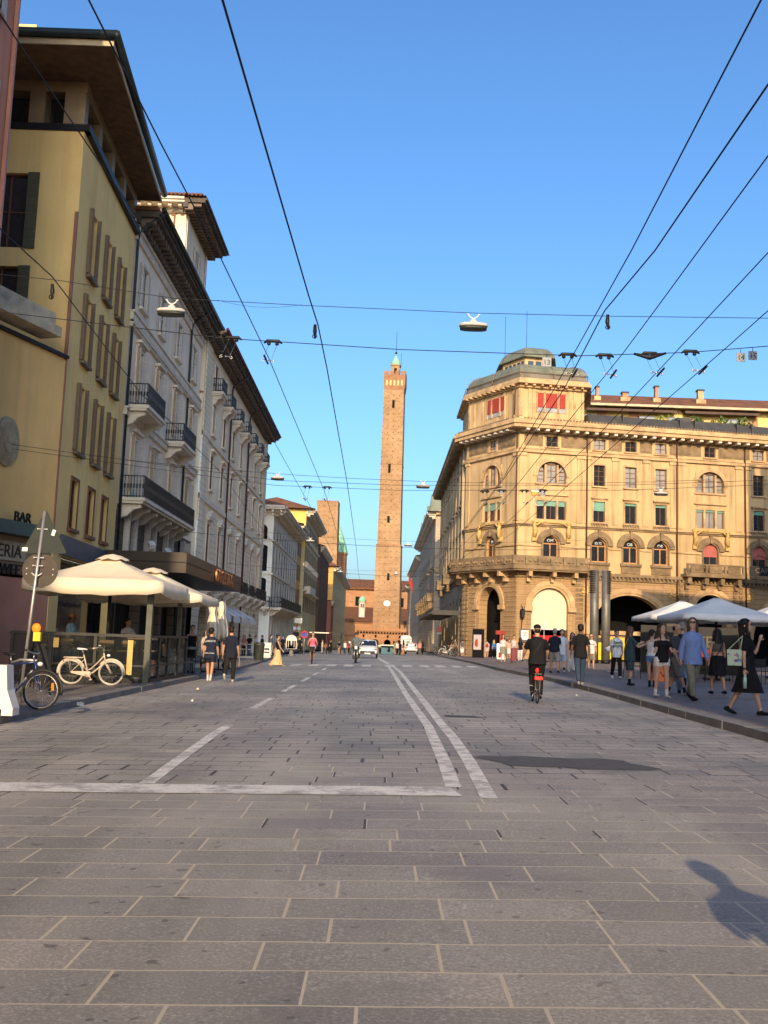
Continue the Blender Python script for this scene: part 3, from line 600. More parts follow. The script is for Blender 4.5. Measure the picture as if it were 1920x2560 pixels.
# --- white palazzo with iron balconies
B=thing('white_palazzo','white stucco palazzo with iron balconies, pale shutters and dark stone ground floor','building',(-14,56,0))
F=Fr((-12.45,46.8),(-12.5,65.6)); g=MB(); cols=[2.3,6.6,11.2,16.2]
rows=[(17.35,19.45,0),(12.55,15.2,1),(8.05,10.75,1)]; holes=[(c-.55,c+.55,a,b) for c in cols for a,b,_ in rows]
F.wall(g,0,F.L,7.3,21.2,holes,.25); g.box(-22,-12.46,46.79,46.8,7.3,21.2); g.build('wall',m_white,B)
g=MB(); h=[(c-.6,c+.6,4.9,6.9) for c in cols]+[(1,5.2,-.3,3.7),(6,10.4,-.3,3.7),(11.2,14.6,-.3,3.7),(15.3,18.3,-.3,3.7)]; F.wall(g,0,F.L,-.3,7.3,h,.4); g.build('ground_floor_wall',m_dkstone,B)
g=MB(); F.box(g,.2,18.6,-.3,7.2,-.8,-.45); g.build('shopfront',m_void,B)
for c in cols:
    for i,(a,b,hd) in enumerate(rows): window(F,B,c,a,b,1.1,m_fwh,m_glass,shut='half' if i!=0 else 'flat',shm=m_shw,depth=.06,trim=(m_wtrim,.16,.09),head=hd or None)
    g=MB(); 
    for s_ in (-.75,.75): F.box(g,c+s_-.12,c+s_+.12,4.95,7.0,.02,.3)
    g.build('shutter',m_shw,B)
for z,hh in ((16.2,.35),(15.85,.12),(11.55,.3)):
    g=MB(); F.box(g,0,F.L,z,z+hh,-.02,.16); F.box(g,-.02,F.L,z+hh+.002,z+hh+.1,-.02,.24); g.build('string_course',m_wtrim,B)
def balcony(F,B,u0,u1,z,dep,h,brs,sm=m_wtrim,rm=m_dark,cn=True):
    g=MB(); F.box(g,u0-.05,u1+.05,z-.16,z,-.02,dep+.06); F.box(g,u0,u1,z-.28,z-.162,-.02,dep-.05); b=g.build('balcony',sm,B)
    railing(F,b,u0,u1,z,h,0.,dep,rm)
    g=MB()
    for u in brs:
        pts=[(0,z-.284),(dep*.85,z-.284),(dep*.85,z-.45),(dep*.55,z-.55),(dep*.3,z-.85),(0,z-.98)]
        a=[F.p(u-.13,q[1],q[0]) for q in pts]; c=[F.p(u+.13,q[1],q[0]) for q in pts]; n=len(pts)
        g.add(a+c,[tuple(range(n)),tuple(reversed(range(n,2*n)))]+[(k,(k+1)%n,n+(k+1)%n,n+k) for k in range(n)])
    g.build('bracket',sm,b); return b
balcony(F,B,.35,4.2,12.1,1.05,1.05,(.7,3.8)); balcony(F,B,9.3,13.1,12.1,1.05,1.05,(9.7,12.7)); balcony(F,B,.35,13.4,7.65,1.15,1.05,[.7+k*1.75 for k in range(8)])
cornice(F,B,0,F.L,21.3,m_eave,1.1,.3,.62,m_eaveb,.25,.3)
g=MB(); F.box(g,0,F.L,20.2,20.6,-.02,.12); F.box(g,0,F.L,20.602,20.75,-.02,.22); g.build('string_course',m_wtrim,B)
g=MB(); F.box(g,-.1,F.L,21.61,21.8,-8,1.05); g.build('roof',m_tile,B)
g=MB(); g.tube([F.p(0,21.68,1.3),F.p(F.L,21.68,1.3)],.12,8); 
for u in (.2,14.6): g.tube([F.p(u,21.6,1.3),F.p(u,20.6,.15),F.p(u,20.2,.1),F.p(u,.2,.1)],.07,6)
g.build('drainpipe',m_gutter,B)
g=MB(); F.box(g,-1.9,16.3,4.05,4.95,-.0,3.75); c_=g.build('entrance_canopy',mat('dark_bronze_sheet',(.045,.037,.03),.38,.15,1,.5),B)
g=MB(); F.box(g,-1.94,16.34,4.50,4.54,.0,3.79); g.build('trim_line',m_dark,c_)
FC=Fr(F.p(0,0,3.8)[:2],F.p(F.L,0,3.8)[:2]); g=MB(); text_into(g,'CIOSZESTOO',1.0,Mat_on(FC,9.0,4.12,.03),.05); g.build('sign_lettering',mat('copper_letters',(.35,.16,.07),.4,metal=.4),c_)
for u,z in ((.6,5.0),(4.3,5.0)):
    g=MB(); g.rbox(F.p(u,5.45,1.6),(.28,.5,.2),.5,0,.5); g.tube([F.p(u,4.96,1.6),F.p(u,5.4,1.6)],.03,6); g.build('floodlight',m_lampm,B)
# roof tower
T=MB(); T.box(-18,-12.75,59.6,66.6,21.8,27.3); tw=T.build('roof_tower',m_cream,B)
F2=Fr((-12.72,59.6),(-12.72,66.6)); F3=Fr((-18,59.58),(-12.75,59.58)); g=MB(); F3.box(g,0,F3.L,26.2,26.4,.0,.06); F3.box(g,F3.L-.6,F3.L,21.9,27.0,.0,.05); F2.box(g,0,.5,21.9,26.9,0,.04); F2.box(g,6.5,7,21.9,26.9,0,.04); g.build('pilaster',m_wtrim,tw)
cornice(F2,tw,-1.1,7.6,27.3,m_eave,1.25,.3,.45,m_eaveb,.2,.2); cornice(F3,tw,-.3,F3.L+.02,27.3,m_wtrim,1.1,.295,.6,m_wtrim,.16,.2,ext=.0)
g=MB(); g.add([(-19,58.3,27.66),(-11.4,58.3,27.66),(-11.4,68,27.66),(-19,68,27.66),(-15,62,29.2),(-15,64,29.2)],[(0,1,4),(1,2,5,4),(2,3,5),(3,0,4,5),(3,2,1,0)]); 
for k in range(30): g.tube([(-19+k*.25,58.25,27.7),(-19+k*.25,58.8,27.9)],.09,6)
g.build('tower_roof',m_tile,tw)
window(F2,tw,3.6,23.4,25.9,1.1,m_fwh,m_glass,shut='flat',shm=m_shw,depth=.02,trim=(m_wtrim,.12,.06))
g=MB(); g.tube([(-13.5,59.45,27.2),(-13.5,59.45,22)],.05,6); g.build('drainpipe',mat('copper_pipe',(.28,.13,.07),.6),tw)
# --- cream rusticated palazzo
B=thing('cream_palazzo','long cream palazzo with rusticated corners, pedimented windows and small iron balconies','building',(-14,83,0))
F=Fr((-12.3,66.2),(-12.3,103.)); g=MB(); cols=[5.8,12.6,19.2,25.6,31.8]
cols=[4.6,8.6]+[13.2,17.8,22.4,27.,31.6,35.2]
cols=[4.2+k*4.75 for k in range(7)]
rows=[(18.4,20.3,0),(15.3,17.5,0),(11.4,13.8,1),(5.9,9.0,'ped')]
holes=[(c-.55,c+.55,a,b) for c in cols for a,b,_ in rows]; F.wall(g,0,F.L,4.4,21.9,holes,.25); g.box(-24,-12.32,66.2,66.21,4.4,21.9); g.build('wall',m_cream,B)
g=MB()
for u0,u1 in ((0,2.2),(F.L-2.2,F.L)):
    F.box(g,u0,u1,4.4,21.5,.0,.09)
for c in [(cols[i]+cols[i+1])/2 for i in range(6)]: F.box(g,c-1.5,c+1.5,4.4,10,.0,.045)
g.build('rustication',m_creamr,B)
g=MB(); h=[(c-1.5,c+1.5,-.5,3.5,1.1) for c in cols]; F.wall(g,0,F.L,-.5,4.4,h,.5); g.build('ground_floor_wall',m_creamr,B)
g=MB(); F.box(g,.3,F.L-.3,-.5,4.2,-1.,-.55); g.build('shopfront',m_void,B)
for i,c in enumerate(cols):
    for j,(a,b,hd) in enumerate(rows): window(F,B,c,a,b,1.1,m_fbr,m_glass,mull=1,bars=1,depth=.06,trim=(m_wtrim,.14,.08),head=hd or None,shut='closed' if (j==0 and i>1) or (i+j)%4==1 else None,shm=m_shw)
    if i in (0,1,2,3,4,5,6): balcony(F,B,c-.95,c+.95,18.3,.7,.95,(c-.7,c+.7),rm=m_dark)
    balcony(F,B,c-1.5,c+1.5,4.75,.95,1.,(c-1.2,c+1.2))
for z,hh in ((14.6,.2),(10.3,.35)):
    g=MB(); F.box(g,0,F.L,z,z+hh,-.02,.14); g.build('string_course',m_wtrim,B)
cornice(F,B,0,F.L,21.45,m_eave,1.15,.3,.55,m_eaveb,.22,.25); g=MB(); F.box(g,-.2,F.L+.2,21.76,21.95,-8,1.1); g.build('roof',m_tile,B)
g=MB()
for u in (11.3,22.0): g.tube([F.p(u,21.5,1.3),F.p(u,20.7,.2),F.p(u,20.3,.14),F.p(u,.2,.14)],.08,6)
g.tube([F.p(0,21.82,1.34),F.p(F.L,21.82,1.34)],.11,6); g.build('drainpipe',mat('maroon_pipe',(.06,.025,.03),.5),B)
for i,c in enumerate((cols[0]+.3,cols[1]+.2,cols[2],cols[3])):
    g=MB(); a=[F.p(c-1.7,3.6,.1),F.p(c+1.7,3.6,.1),F.p(c+1.7,2.75,1.7),F.p(c-1.7,2.75,1.7)]; g.hexa([v-Vector((0,0,.03)) for v in a]+a); b=[F.p(c-1.7,2.3,1.7),F.p(c+1.7,2.3,1.7),F.p(c+1.7,2.3,1.72),F.p(c-1.7,2.3,1.72)]; g.hexa(b+[v+Vector((0,0,.44)) for v in b])
    g.build('awning',m_clothg,B)
g=MB(); g.box(-15.8,-12.35,66.1,66.2,17.4,17.5); g.box(-15.2,-14.8,66.05,66.19,17.75,18.1); g.box(-14.2,-13.6,66.05,66.19,17.75,18.1); g.build('brick_panel',m_brick2,B)
# --- white loggia house
B=thing('loggia_house','grey white corner house with tall narrow loggia openings and long dark balcony','building',(-14,130,0))
F=Fr((-12.35,113.2),(-12.35,146.)); FW=Fr((-16.5,113.2),(-12.35,113.2)); g=MB(); n=10
hs=[]; cu=[1.9+k*3.2 for k in range(n)]
for c in cu: hs+=[(c-.62,c+.62,12.3,13.8,1),(c-.62,c+.62,8.6,11.6,.3),(c-.62,c+.62,4.75,8.0,.3),(c-.7,c+.7,-.6,3.6,.4)]
F.wall(g,0,F.L,-.8,15.6,hs,.5); FW.wall(g,0,FW.L,-.8,15.6,[(2.2,3.5,12.2,13.9,1),(2.,3.6,8.6,11.6,.3),(2.,3.6,4.8,7.9,.3)],.5); g.build('wall',m_b4,B)
g=MB(); F.box(g,.3,F.L-.3,-.7,15,-1,-.6); FW.box(g,.6,FW.L-1.2,4,15,-1,-.6); g.build('room_interior',m_void,B)
for c in cu:
    for z0,z1,a in ((12.3,13.8,1),(8.6,11.6,.3),(4.75,8.0,.3)): window(F,B,c,z0,z1,1.2,m_fdk,m_glass,arch=a,depth=.1,mull=1,bars=1)
for z0,z1,a in ((8.6,11.6,.3),(4.8,7.9,.3)): window(FW,B,2.8,z0,z1,1.5,m_fdk,m_glass,arch=a,depth=.45)
for z in (12.0,8.2): 
    g=MB(); F.box(g,0,F.L,z,z+.2,-.02,.15); FW.box(g,0,FW.L+.15,z+.001,z+.2,-.02,.15); g.build('string_course',m_wtrim,B)
cornice(F,B,0,F.L,15.5,m_wtrim,1.3,.45,1.1,m_wtrim,.3,.3); cornice(FW,B,0,FW.L+1.3,15.5,m_wtrim,1.2,.44,.8,m_wtrim,.3,.25)
g=MB(); roof_box(g,-24,-11.,112,147,15.98,18.2,.0); g.build('roof',m_tile,B)
balcony(F,B,.2,F.L-4,4.6,1.25,1.15,[1+k*3 for k in range(9)]); balcony(FW,B,1.4,FW.L,4.6,1.2,1.15,[2,3.6])
# --- further left-hand houses
def simple_house(name,label,cat,x,y0,y1,h,wm,rows,step,ww,westw=None,roofm=m_tile,ov=1.1,rh=2.2,side=-1,fm=m_fdk,arch=0,shut=None,zb=-2,wm2=None,shm=m_shb,deep=12,brk=.9):
    B=thing(name,label,cat,(x+side*2,(y0+y1)/2,zb))
    F=Fr((x,y0),(x,y1)) if side<0 else Fr((x,y1),(x,y0)); W=Fr((x-deep,y0),(x,y0)) if side<0 else Fr((x,y0),(x+deep,y0))
    n=max(1,int((y1-y0)/step)); cs=[(k+.5)*F.L/n for k in range(n)]
    g=MB(); F.wall(g,0,F.L,zb,h,[(c-ww/2,c+ww/2,a,b,arch) for c in cs for a,b in rows],.3); W.box(g,0,W.L,zb,h,-.4,-.0); g.build('wall',wm,B)
    g=MB(); F.box(g,.3,F.L-.3,zb,h-.3,-.7,-.4); g.build('room_interior',m_void,B)
    for c in cs:
        for a,b in rows[:-1] if len(rows)>1 else rows: window(F,B,c,a,b,ww,fm,m_glass,depth=.08,arch=arch,shut=shut,shm=shm)
    cornice(F,B,0,F.L,h-.4,m_wtrim if wm2 is None else wm2,ov,.45,brk,None,.3,.3)
    g=MB(); (roof_box(g,x-deep if side<0 else x-ov,x+ov if side<0 else x+deep,y0-ov*.8,y1+.4,h+.1,h+rh,.0)); g.build('roof',roofm,B)
    return B,F,W,cs
simple_house('orange_house','narrow orange house between the loggia house and the taller yellow one','house',-12.6,146.2,156.4,17.6,m_orange,[(13.5,15.6),(9.8,12.2),(6,8.6),(-1,3.4)],3.2,1.1,shut='flat')
B,F,W,cs=simple_house('tiled_roof_house','tall house with bright yellow end wall, olive front and hipped terracotta roof','building',-12.1,157,190,21.2,m_olive,[(17.6,19.4),(13.2,15.6),(9.2,11.6),(5.4,7.8),(-1,3.4)],4,1.2,shut='flat',ov=1.4,rh=2.6)
g=MB(); W.box(g,0,W.L,15.5,21.1,.01,.05); g.build('gable_wall',m_orange if 0 else plaster('bright_yellow_stucco',(.75,.50,.13),(.2,.14,.06),.2),B)
g=MB(); F.box(g,0,F.L,16.4,16.7,0,.3); F.box(g,0,F.L,8.5,8.75,0,.4); F.box(g,2,14,8.2,9.4,0,1.0); g.build('string_course',m_wtrim,B)
g=MB(); 
for k in range(14): F.box(g,1.2+k*2.2,1.7+k*2.2,12.4,13.2,0,.3)
g.build('bracket_row',m_wtrim,B)
simple_house('brown_house','dark brown narrow house beyond the hipped terracotta roof','house',-11.7,190.4,222,18.6,m_brown,[(14.5,16.8),(10.8,13),(7,9.4),(2.6,5)],5,1.1,ov=.8)
B,F,W,cs=simple_house('gabled_house','olive fronted house with orange yellow end wall and dark gabled eaves','house',-11.3,236,325,18.0,m_olive,[(13.5,16),(9.5,12),(5.5,8),(-1,3.4)],7,1.4,ov=1.5,rh=3)
g=MB(); W.box(g,2,W.L,9.6,17.9,.01,.1); g.build('gable_wall',m_orange,B); g=MB(); W.box(g,6.5,7.8,12.6,13.4,.11,.14); g.build('window',m_glass,B)
simple_house('red_low_house','low dark red house standing in front of the orange yellow end wall','house',-10.9,224.5,235.5,9.6,m_redw,[(5,7),(-1,3)],5,1.1,ov=.5,rh=.8)
# ================================================================= TOWERS AND CHURCH
def frustum(g,cx,cy,z0,z1,w0,w1,rz=0,mi=0,d0=None,d1=None,c1=None):
    d0=d0 or w0; d1=d1 or w1; cx1,cy1=c1 or (cx,cy); c,s=math.cos(rz),math.sin(rz)
    def q(cx,cy,w_,d,z): return [(cx+a*c-b*s,cy+a*s+b*c,z) for a,b in ((-w_/2,-d/2),(w_/2,-d/2),(w_/2,d/2),(-w_/2,d/2))]
    g.hexa(q(cx,cy,w0,d0,z0)+q(cx1,cy1,w1,d1,z1),mi); return g
RZ=-.085
B=thing('great_brick_tower','very tall slender brick tower with battlements and green domed lantern at the street end','tower',(2.2,344,-1.6))
TX,TY=2.25,344.
g=MB(); frustum(g,TX,TY,-1.5,33.2,8.9,8.35,RZ); frustum(g,TX,TY,33.2,87,7.75,6.95,RZ); g.build('shaft',m_brick,B)
g=MB(); frustum(g,TX,TY,33.0,33.5,8.5,8.5,RZ); frustum(g,TX,TY,60.9,61.2,7.6,7.6,RZ); g.build('ledge',m_brick2,B)
g=MB(); frustum(g,TX+.1,TY,87,89.2,6.95,7.5,RZ); frustum(g,TX+.1,TY,89.2,92.2,7.5,7.5,RZ)
for k in range(4):
    for s_ in (-1,1):
        a=-2.85+k*1.9; c,s=math.cos(RZ),math.sin(RZ); 
        for (u,v) in ((a,s_*3.5),(s_*3.5,a)):
            x,y=TX+.1+u*c-v*s,TY+u*s+v*c; g.rbox((x,y,92.9),(1.45 if abs(v)==3.5 else .5,.5 if abs(v)==3.5 else 1.45,1.5),RZ)
g.build('battlement',m_brick2,B)
g=MB(); c,s=math.cos(RZ),math.sin(RZ)
for k in range(5):
    u=-2.6+k*1.3; x,y=TX+.1+u*c+3.78*s,TY+u*s-3.78*c; g.rbox((x,y,89.4),(.62,.12,1.9),RZ)
g.build('corbel_arch',mat('pale_render',(.62,.42,.2),.8),B)  # corbels in a paler render than the brick shaft
g=MB()
for z,h,u in ((82,2.6,0),(59.5,3,-.6),(42,2.2,-.3),(22.5,2.4,.3)):
    x,y=TX+u*c+(3.6+(1-z/87)*.9)*s,TY+u*s-(3.62+(1-z/87)*.75)*c; g.rbox((x,y,z),(.8,.25,h),RZ)
g.build('slit_window',m_void,B)
g=MB(); frustum(g,TX+.1,TY,91.6,96.2,3.1,3.0,RZ); frustum(g,TX+.1,TY,96.2,96.5,3.5,3.5,RZ); ln=g.build('lantern',m_brick,B)
g=MB(); g.rbox((TX,TY-1.55,94.3),(.9,.2,1.8),RZ); g.build('lantern_opening',m_void,ln)
g=MB(); g.lathe([(1.75,96.5),(1.6,97.3),(1.15,98.4),(.5,99.4),(.12,100),(.1,100.6)],(TX+.1,TY,0),12); g.build('dome',m_copl,ln)
g=MB(); g.ell((TX+.1,TY,101),(.42,.42,.42)); g.tube([(TX+.1,TY,101),(TX+.1,TY,108.5)],.07,6); g.tube([(TX+1.9,TY,96.5),(TX+1.9,TY,101)],.06,5); g.build('lightning_mast',m_dark,B)
g=MB(); n=20; g.add([(TX-.2+1.15*math.cos(2*math.pi*k/n),TY-4.62,13.6+.95*math.sin(2*math.pi*k/n)) for k in range(n)]+[(TX-.2+1.15*math.cos(2*math.pi*k/n),TY-4.2,13.6+.95*math.sin(2*math.pi*k/n)) for k in range(n)],[tuple(range(n))]+[(k,(k+1)%n,n+(k+1)%n,n+k) for k in range(n)]); g.build('oval_plaque',m_plate,B)
g=MB(); F=Fr((TX-1.2,TY-4.5),(TX+1.,TY-4.5)); F.ring(g,.3,1.6,16.2,20.2,.25,.12); F.box(g,0,2,15.8,16.15,-.1,.2); g.build('niche',m_brick3,B)
B=thing('tower_base_arcade','orange brick arcaded guardhouse wrapped round the foot of the great tower','building',(.5,336,-1.6))
F=Fr((-7.6,329.5),(8.6,329.5)); g=MB(); F.wall(g,0,F.L,-1.8,4.2,[(1.2+k*3.9,3.4+k*3.9,-1.7,1.6,1) for k in range(4)],.8); g.box(-7.6,8.6,330.4,348,-1.8,4.2); g.build('wall',m_brick3,B)
g=MB(); F.box(g,0,F.L,4.2,5.0,-.2,.5); 
for k in range(17): F.ring(g,.25+k*.95,.95+k*.95,3.3,4.0,.12,.4)
for k in range(22): g.rbox((-7.3+k*.74,329.6,5.3),(.42,.4,.6))
g.build('arched_frieze',m_brick3,B)
g=MB()
for k in range(4): F.box(g,2.1+k*3.9,2.7+k*3.9,2.1,3.0,.0,.06)
F.box(g,.3,F.L-.3,-1.7,2,-1.6,-.9)
for k in range(17): F.archfill(g,.27+k*.95,.93+k*.95,3.3,3.98,.03)  # near-black half discs stand in for shade under the frieze arches
g.build('opening',m_void,B)
B=thing('short_brick_tower','short truncated leaning brick tower, left of the great tower','tower',(-18,345,-1.6))
g=MB(); frustum(g,-17.9,346,-2,47.6,6.0,7.2,-.04,c1=(-19.2,346)); g.build('shaft',m_brick,B); g=MB(); frustum(g,-19.25,346,47.4,48,7.35,7.35,-.04); g.build('ledge',m_brick2,B)
B=thing('green_spired_tower','red brick polygonal tower with pale green copper cone, behind the short leaning tower','tower',(-17,382,-1.6))
g=MB(); g.lathe([(3.6,-2),(3.6,32.6),(3.9,32.8),(3.9,33.6)],(-17,382,0),10,sm=False); g.build('drum',m_brick2,B); g=MB(); g.lathe([(3.9,33.6),(3.2,36.5),(1.7,40.6),(.9,43),(.05,45)],(-17,382,0),10,sm=False); g.build('cone_roof',m_copl,B)
B=thing('orange_basilica','orange walled basilica with brown tiled roofs behind the great tower','church',(0,380,-1.6))
g=MB(); g.box(-16,20,375,398,-2,20.2); g.box(-16,20,350,375,-2,7.4); g.build('wall',m_brick3,B)
for k in range(9): g=MB(); g.box(-14+k*3.8,-13.2+k*3.8,374.4,375,7,19.8); g.build('pilaster',m_brick3,B)
g=MB(); g.add([(-17,373.6,20.2),(21,373.6,20.2),(21,385,24),(-17,385,24),(-17,399,20),(21,399,20)],[(0,1,2,3),(3,2,5,4)]); g.hexa([(-17,373.6,19.7),(21,373.6,19.7),(21,399,19.7),(-17,399,19.7),(-17,373.6,20.19),(21,373.6,20.19),(21,399,20.19),(-17,399,20.19)]); g.add([(-16.5,349,7.4),(20.5,349,7.4),(20.5,374.99,13.2),(-16.5,374.99,13.2)],[(0,1,2,3)]); g.build('roof',m_tilex,B)
g=MB(); g.box(-16.4,20.4,349.6,350.1,2.6,3.0); g.box(-16.4,20.4,349.6,350.1,6.9,7.3); g.build('string_course',m_brick2,B)
g=MB(); g.lathe([(1.15,9.),(1.15,14.0),(1.4,14.1),(1.4,14.4)],(-6.5,355,0),8,sm=False); L=g.build('roof_lantern',m_wtrim,B); g=MB(); g.lathe([(1.4,14.4),(1.3,15.1),(.9,15.9),(.4,16.3),(.02,16.5)],(-6.5,355,0),16); g.build('dome',m_copl,L)
g=MB(); g.box(-7.0,-6.6,353.7,353.9,12.4,13.6); g.box(-6.3,-5.9,353.7,353.9,12.4,13.6); g.build('window',m_void,L)
for k in (-9.5,6.8): g=MB(); g.box(k,k+1.6,374.8,375.02,13.6,17); g.build('window',m_void,B)
# ================================================================= CORNER PALAZZO (right)
A_,Bq,C_=(13.1,98),(39.6,102.4),(8.6,106.)
B=thing('corner_palazzo','large ochre sandstone corner palazzo with green domed attic, stone balcony and arcades','building',(20,108,.1))
F=Fr(A_,(A_[0]+(Bq[0]-A_[0])*1.35,A_[1]+(Bq[1]-A_[1])*1.35)); C=Fr(C_,A_); N=Fr((8.6,149),C_)
H0,H1,H2=.0,8.35,22.5
singles=[8.3,11.6,14.8,25.4,28.6,31.8]; triples=[3.35,20.1]
def bayholes(c,trip):
    h=[(c-.6,c+.6,20.95,22.0)]
    if trip: h+=[(c-1.5,c+1.5,17.3,19.45,1.5),(c-1.5,c+1.5,13.7,15.75)]
    else: h+=[(c-.6,c+.6,17.3,19.4),(c-.6,c+.6,13.7,15.75)]
    return h+[(c-.78,c+.78,9.75,12.1,1)]
g=MB(); hs=[]
for c in singles: hs+=bayholes(c,0)
for c in triples: hs+=bayholes(c,1)
F.wall(g,0,F.L,H1,H2,hs,.28); C.wall(g,0,C.L,H1,H2,bayholes(4.75,1),.28); g.build('wall',m_sand,B)
g=MB(); F.wall(g,0,F.L,-.3,H1,[(1.5,5.2,-.2,7.0,1),(7.4,15.6,-.2,6.6,3.9),(18.3,21.8,-.2,7.0,1),(24.6,33,-.2,6.6,3.9)],1.0); C.wall(g,0,C.L,-.3,H1,[(2.9,6.6,-.2,7.1,1)],1.0); g.build('ground_floor_wall',m_sandr,B)
g=MB(); hN=[]; 
for k in range(8):
    c=4+k*5.0; hN+=[(c-.7,c+.7,20.95,22.0),(c-.8,c+.8,16.8,19.4,.8),(c-.8,c+.8,13.3,15.75),(c-.78,c+.78,9.4,12.1,1),(c-1.4,c+1.4,-.2,6.3,1)]
N.wall(g,0,N.L,-.5,H2,hN,.35); g.build('side_wall',m_sandN,B)
g=MB(); F.box(g,1,34,-.4,7.5,-7,-6.5); g.prism([F.p(.3,0,-.7)[:2],F.p(F.L,0,-.7)[:2],F.p(F.L,0,-6)[:2],F.p(5,0,-6)[:2]],7.6,7.8); C.box(g,1.0,8.2,-.4,7.5,-1.7,-1.5); N.box(g,.5,N.L-.5,-.4,22.3,-1.3,-.8); g.build('portico_interior',m_void,B)  # black panels carry the portico's shade in their colour
# windows
def tri_window(F,c,z0,z1,arch,fm,gm,bl=None):
    for k,(a,b) in enumerate(((-1.45,-.72),(-.52,.52),(.72,1.45))):
        w_=b-a; cc=c+(a+b)/2; zz=z1
        if arch:  # side lights are cut by the big arch
            zz=z1 if k==1 else z1-.45
        window(F,B,cc,z0,zz,w_,fm,gm,depth=.24,mull=1 if k==1 else 0,bars=2 if not bl else 0,blind=bl if bl and (k==1 or bl[1]>.5) else bl,arch=(.25 if k==1 else .5) if arch else 0)
    g=MB()
    for s_ in (-.62,.62): 
        F.box(g,c+s_-.1,c+s_+.1,z0,z1-(.3 if arch else .2),-.2,.02)
    if arch: F.ring(g,c-1.5,c+1.5,z1-1.5,z1,.42,.10); F.ring(g,c-1.5,c+1.5,z1-1.5,z1,.12,.17); 
    else: F.box(g,c-1.5,c+1.5,z1-.2,z1-.003,-.2,.0); F.box(g,c-1.75,c+1.75,z1+.32,z1+.47,0,.2)
    F.box(g,c-1.7,c+1.7,z0-.2,z0-.01,0,.16); F.box(g,c-1.6,c-1.55,z0,z1-.1,0,.1); F.box(g,c+1.55,c+1.6,z0,z1-.1,0,.1); g.build('surround',m_sandt,B)
def bay(F,c,trip,idx):
    window(F,B,c,20.95,22.0,1.2,m_fbr,m_glassl if idx%2==0 else m_glass,depth=.15,mull=1,bars=1,trim=(m_sandt,.1,.05))
    gm=m_glassl if idx in (0,1,3,4,7) else m_glass; bl=[(m_green,.45),(m_green,.35),(m_green,.45),(m_green,.12),(m_green,.12),(m_green,.2),(m_green,.2),(m_green,.3),(m_green,.3)][idx]
    if trip: tri_window(F,c,17.3,19.45,1,m_fbr,m_glassl); tri_window(F,c,13.7,15.75,0,m_fbr,m_glass if idx!=5 else m_glassl,bl)
    else:
        window(F,B,c,17.3,19.4,1.2,m_fbr,gm,mull=1,bars=3,trim=(m_sandt,.16,.09)); window(F,B,c,13.7,15.75,1.2,m_fbr,m_glass,mull=1,bars=0,blind=bl,trim=(m_sandt,.14,.08),head=1)
    sm=m_for if idx<5 else m_fbr; bb=(m_redp,.55) if idx>=5 else None
    window(F,B,c,9.75,12.1,1.56,sm,m_glass,arch=1,depth=.25,mull=1,bars=0,blind=bb,fw=.1)
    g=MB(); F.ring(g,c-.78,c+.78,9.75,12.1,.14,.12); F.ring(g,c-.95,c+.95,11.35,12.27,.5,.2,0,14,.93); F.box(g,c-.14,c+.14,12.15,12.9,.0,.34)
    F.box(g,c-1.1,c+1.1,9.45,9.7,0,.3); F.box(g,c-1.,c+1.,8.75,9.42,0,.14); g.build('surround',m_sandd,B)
    if trip:
        g=MB()
        for s_ in (-1,1): 
            F.box(g,c+s_*1.75-.22,c+s_*1.75+.22,11.5,12.0,0,.3); 
            g.tube([F.p(c+s_*1.75,11.9,.25),F.p(c+s_*1.68,12.5,.33),F.p(c+s_*1.75,13.0,.28),F.p(c+s_*1.8,13.25,.25)],[.2,.24,.18,.1],8)
            g.ell(F.p(c+s_*1.72,13.25,.3),(.14,.14,.17),8,6); g.tube([F.p(c+s_*1.6,13.,.35),F.p(c+s_*1.2,13.3,.35),F.p(c+s_*.7,13.35,.2)],[.1,.09,.07],6)
        F.box(g,c-2,c+2,13.32,13.5,0,.35); g.build('carved_figures',mat('golden_relief',(.55,.36,.12),.8,.35,5,bump=.5),B)
for i,c in enumerate([None,3.35,8.3,11.6,14.8,20.1,25.4,28.6,31.8]):
    if i==0: bay(C,4.75,1,0)
    else: bay(F,c,c in triples,i)
g=MB()
for ff,c,t_ in ((C,4.75,'IM'),(F,3.35,'OM'),(F,8.3,'IELTS'),(F,11.6,'OB'),(F,14.8,'OB')): text_into(g,t_,.42 if t_!='IELTS' else .32,Mat_on(ff,c,11.5,-.17),.01)
g.build('window_lettering',m_plate,B)
for k in range(8):
    c=4+k*5.0
    for z0,z1,a in ((20.95,22.0,0),(16.8,19.4,.8),(13.3,15.75,0),(9.4,12.1,1)): window(N,B,c,z0,z1,1.5 if a!=1 else 1.56,m_fdk,m_glass,arch=a,depth=.12,trim=(m_sandd,.18,.14),head=None if a else 1)
    for u in (c-1.9,c+1.9): g=MB(); N.box(g,u-.3,u+.3,8.8,22.2,.0,.28); g.build('pilaster',m_sandN,B)
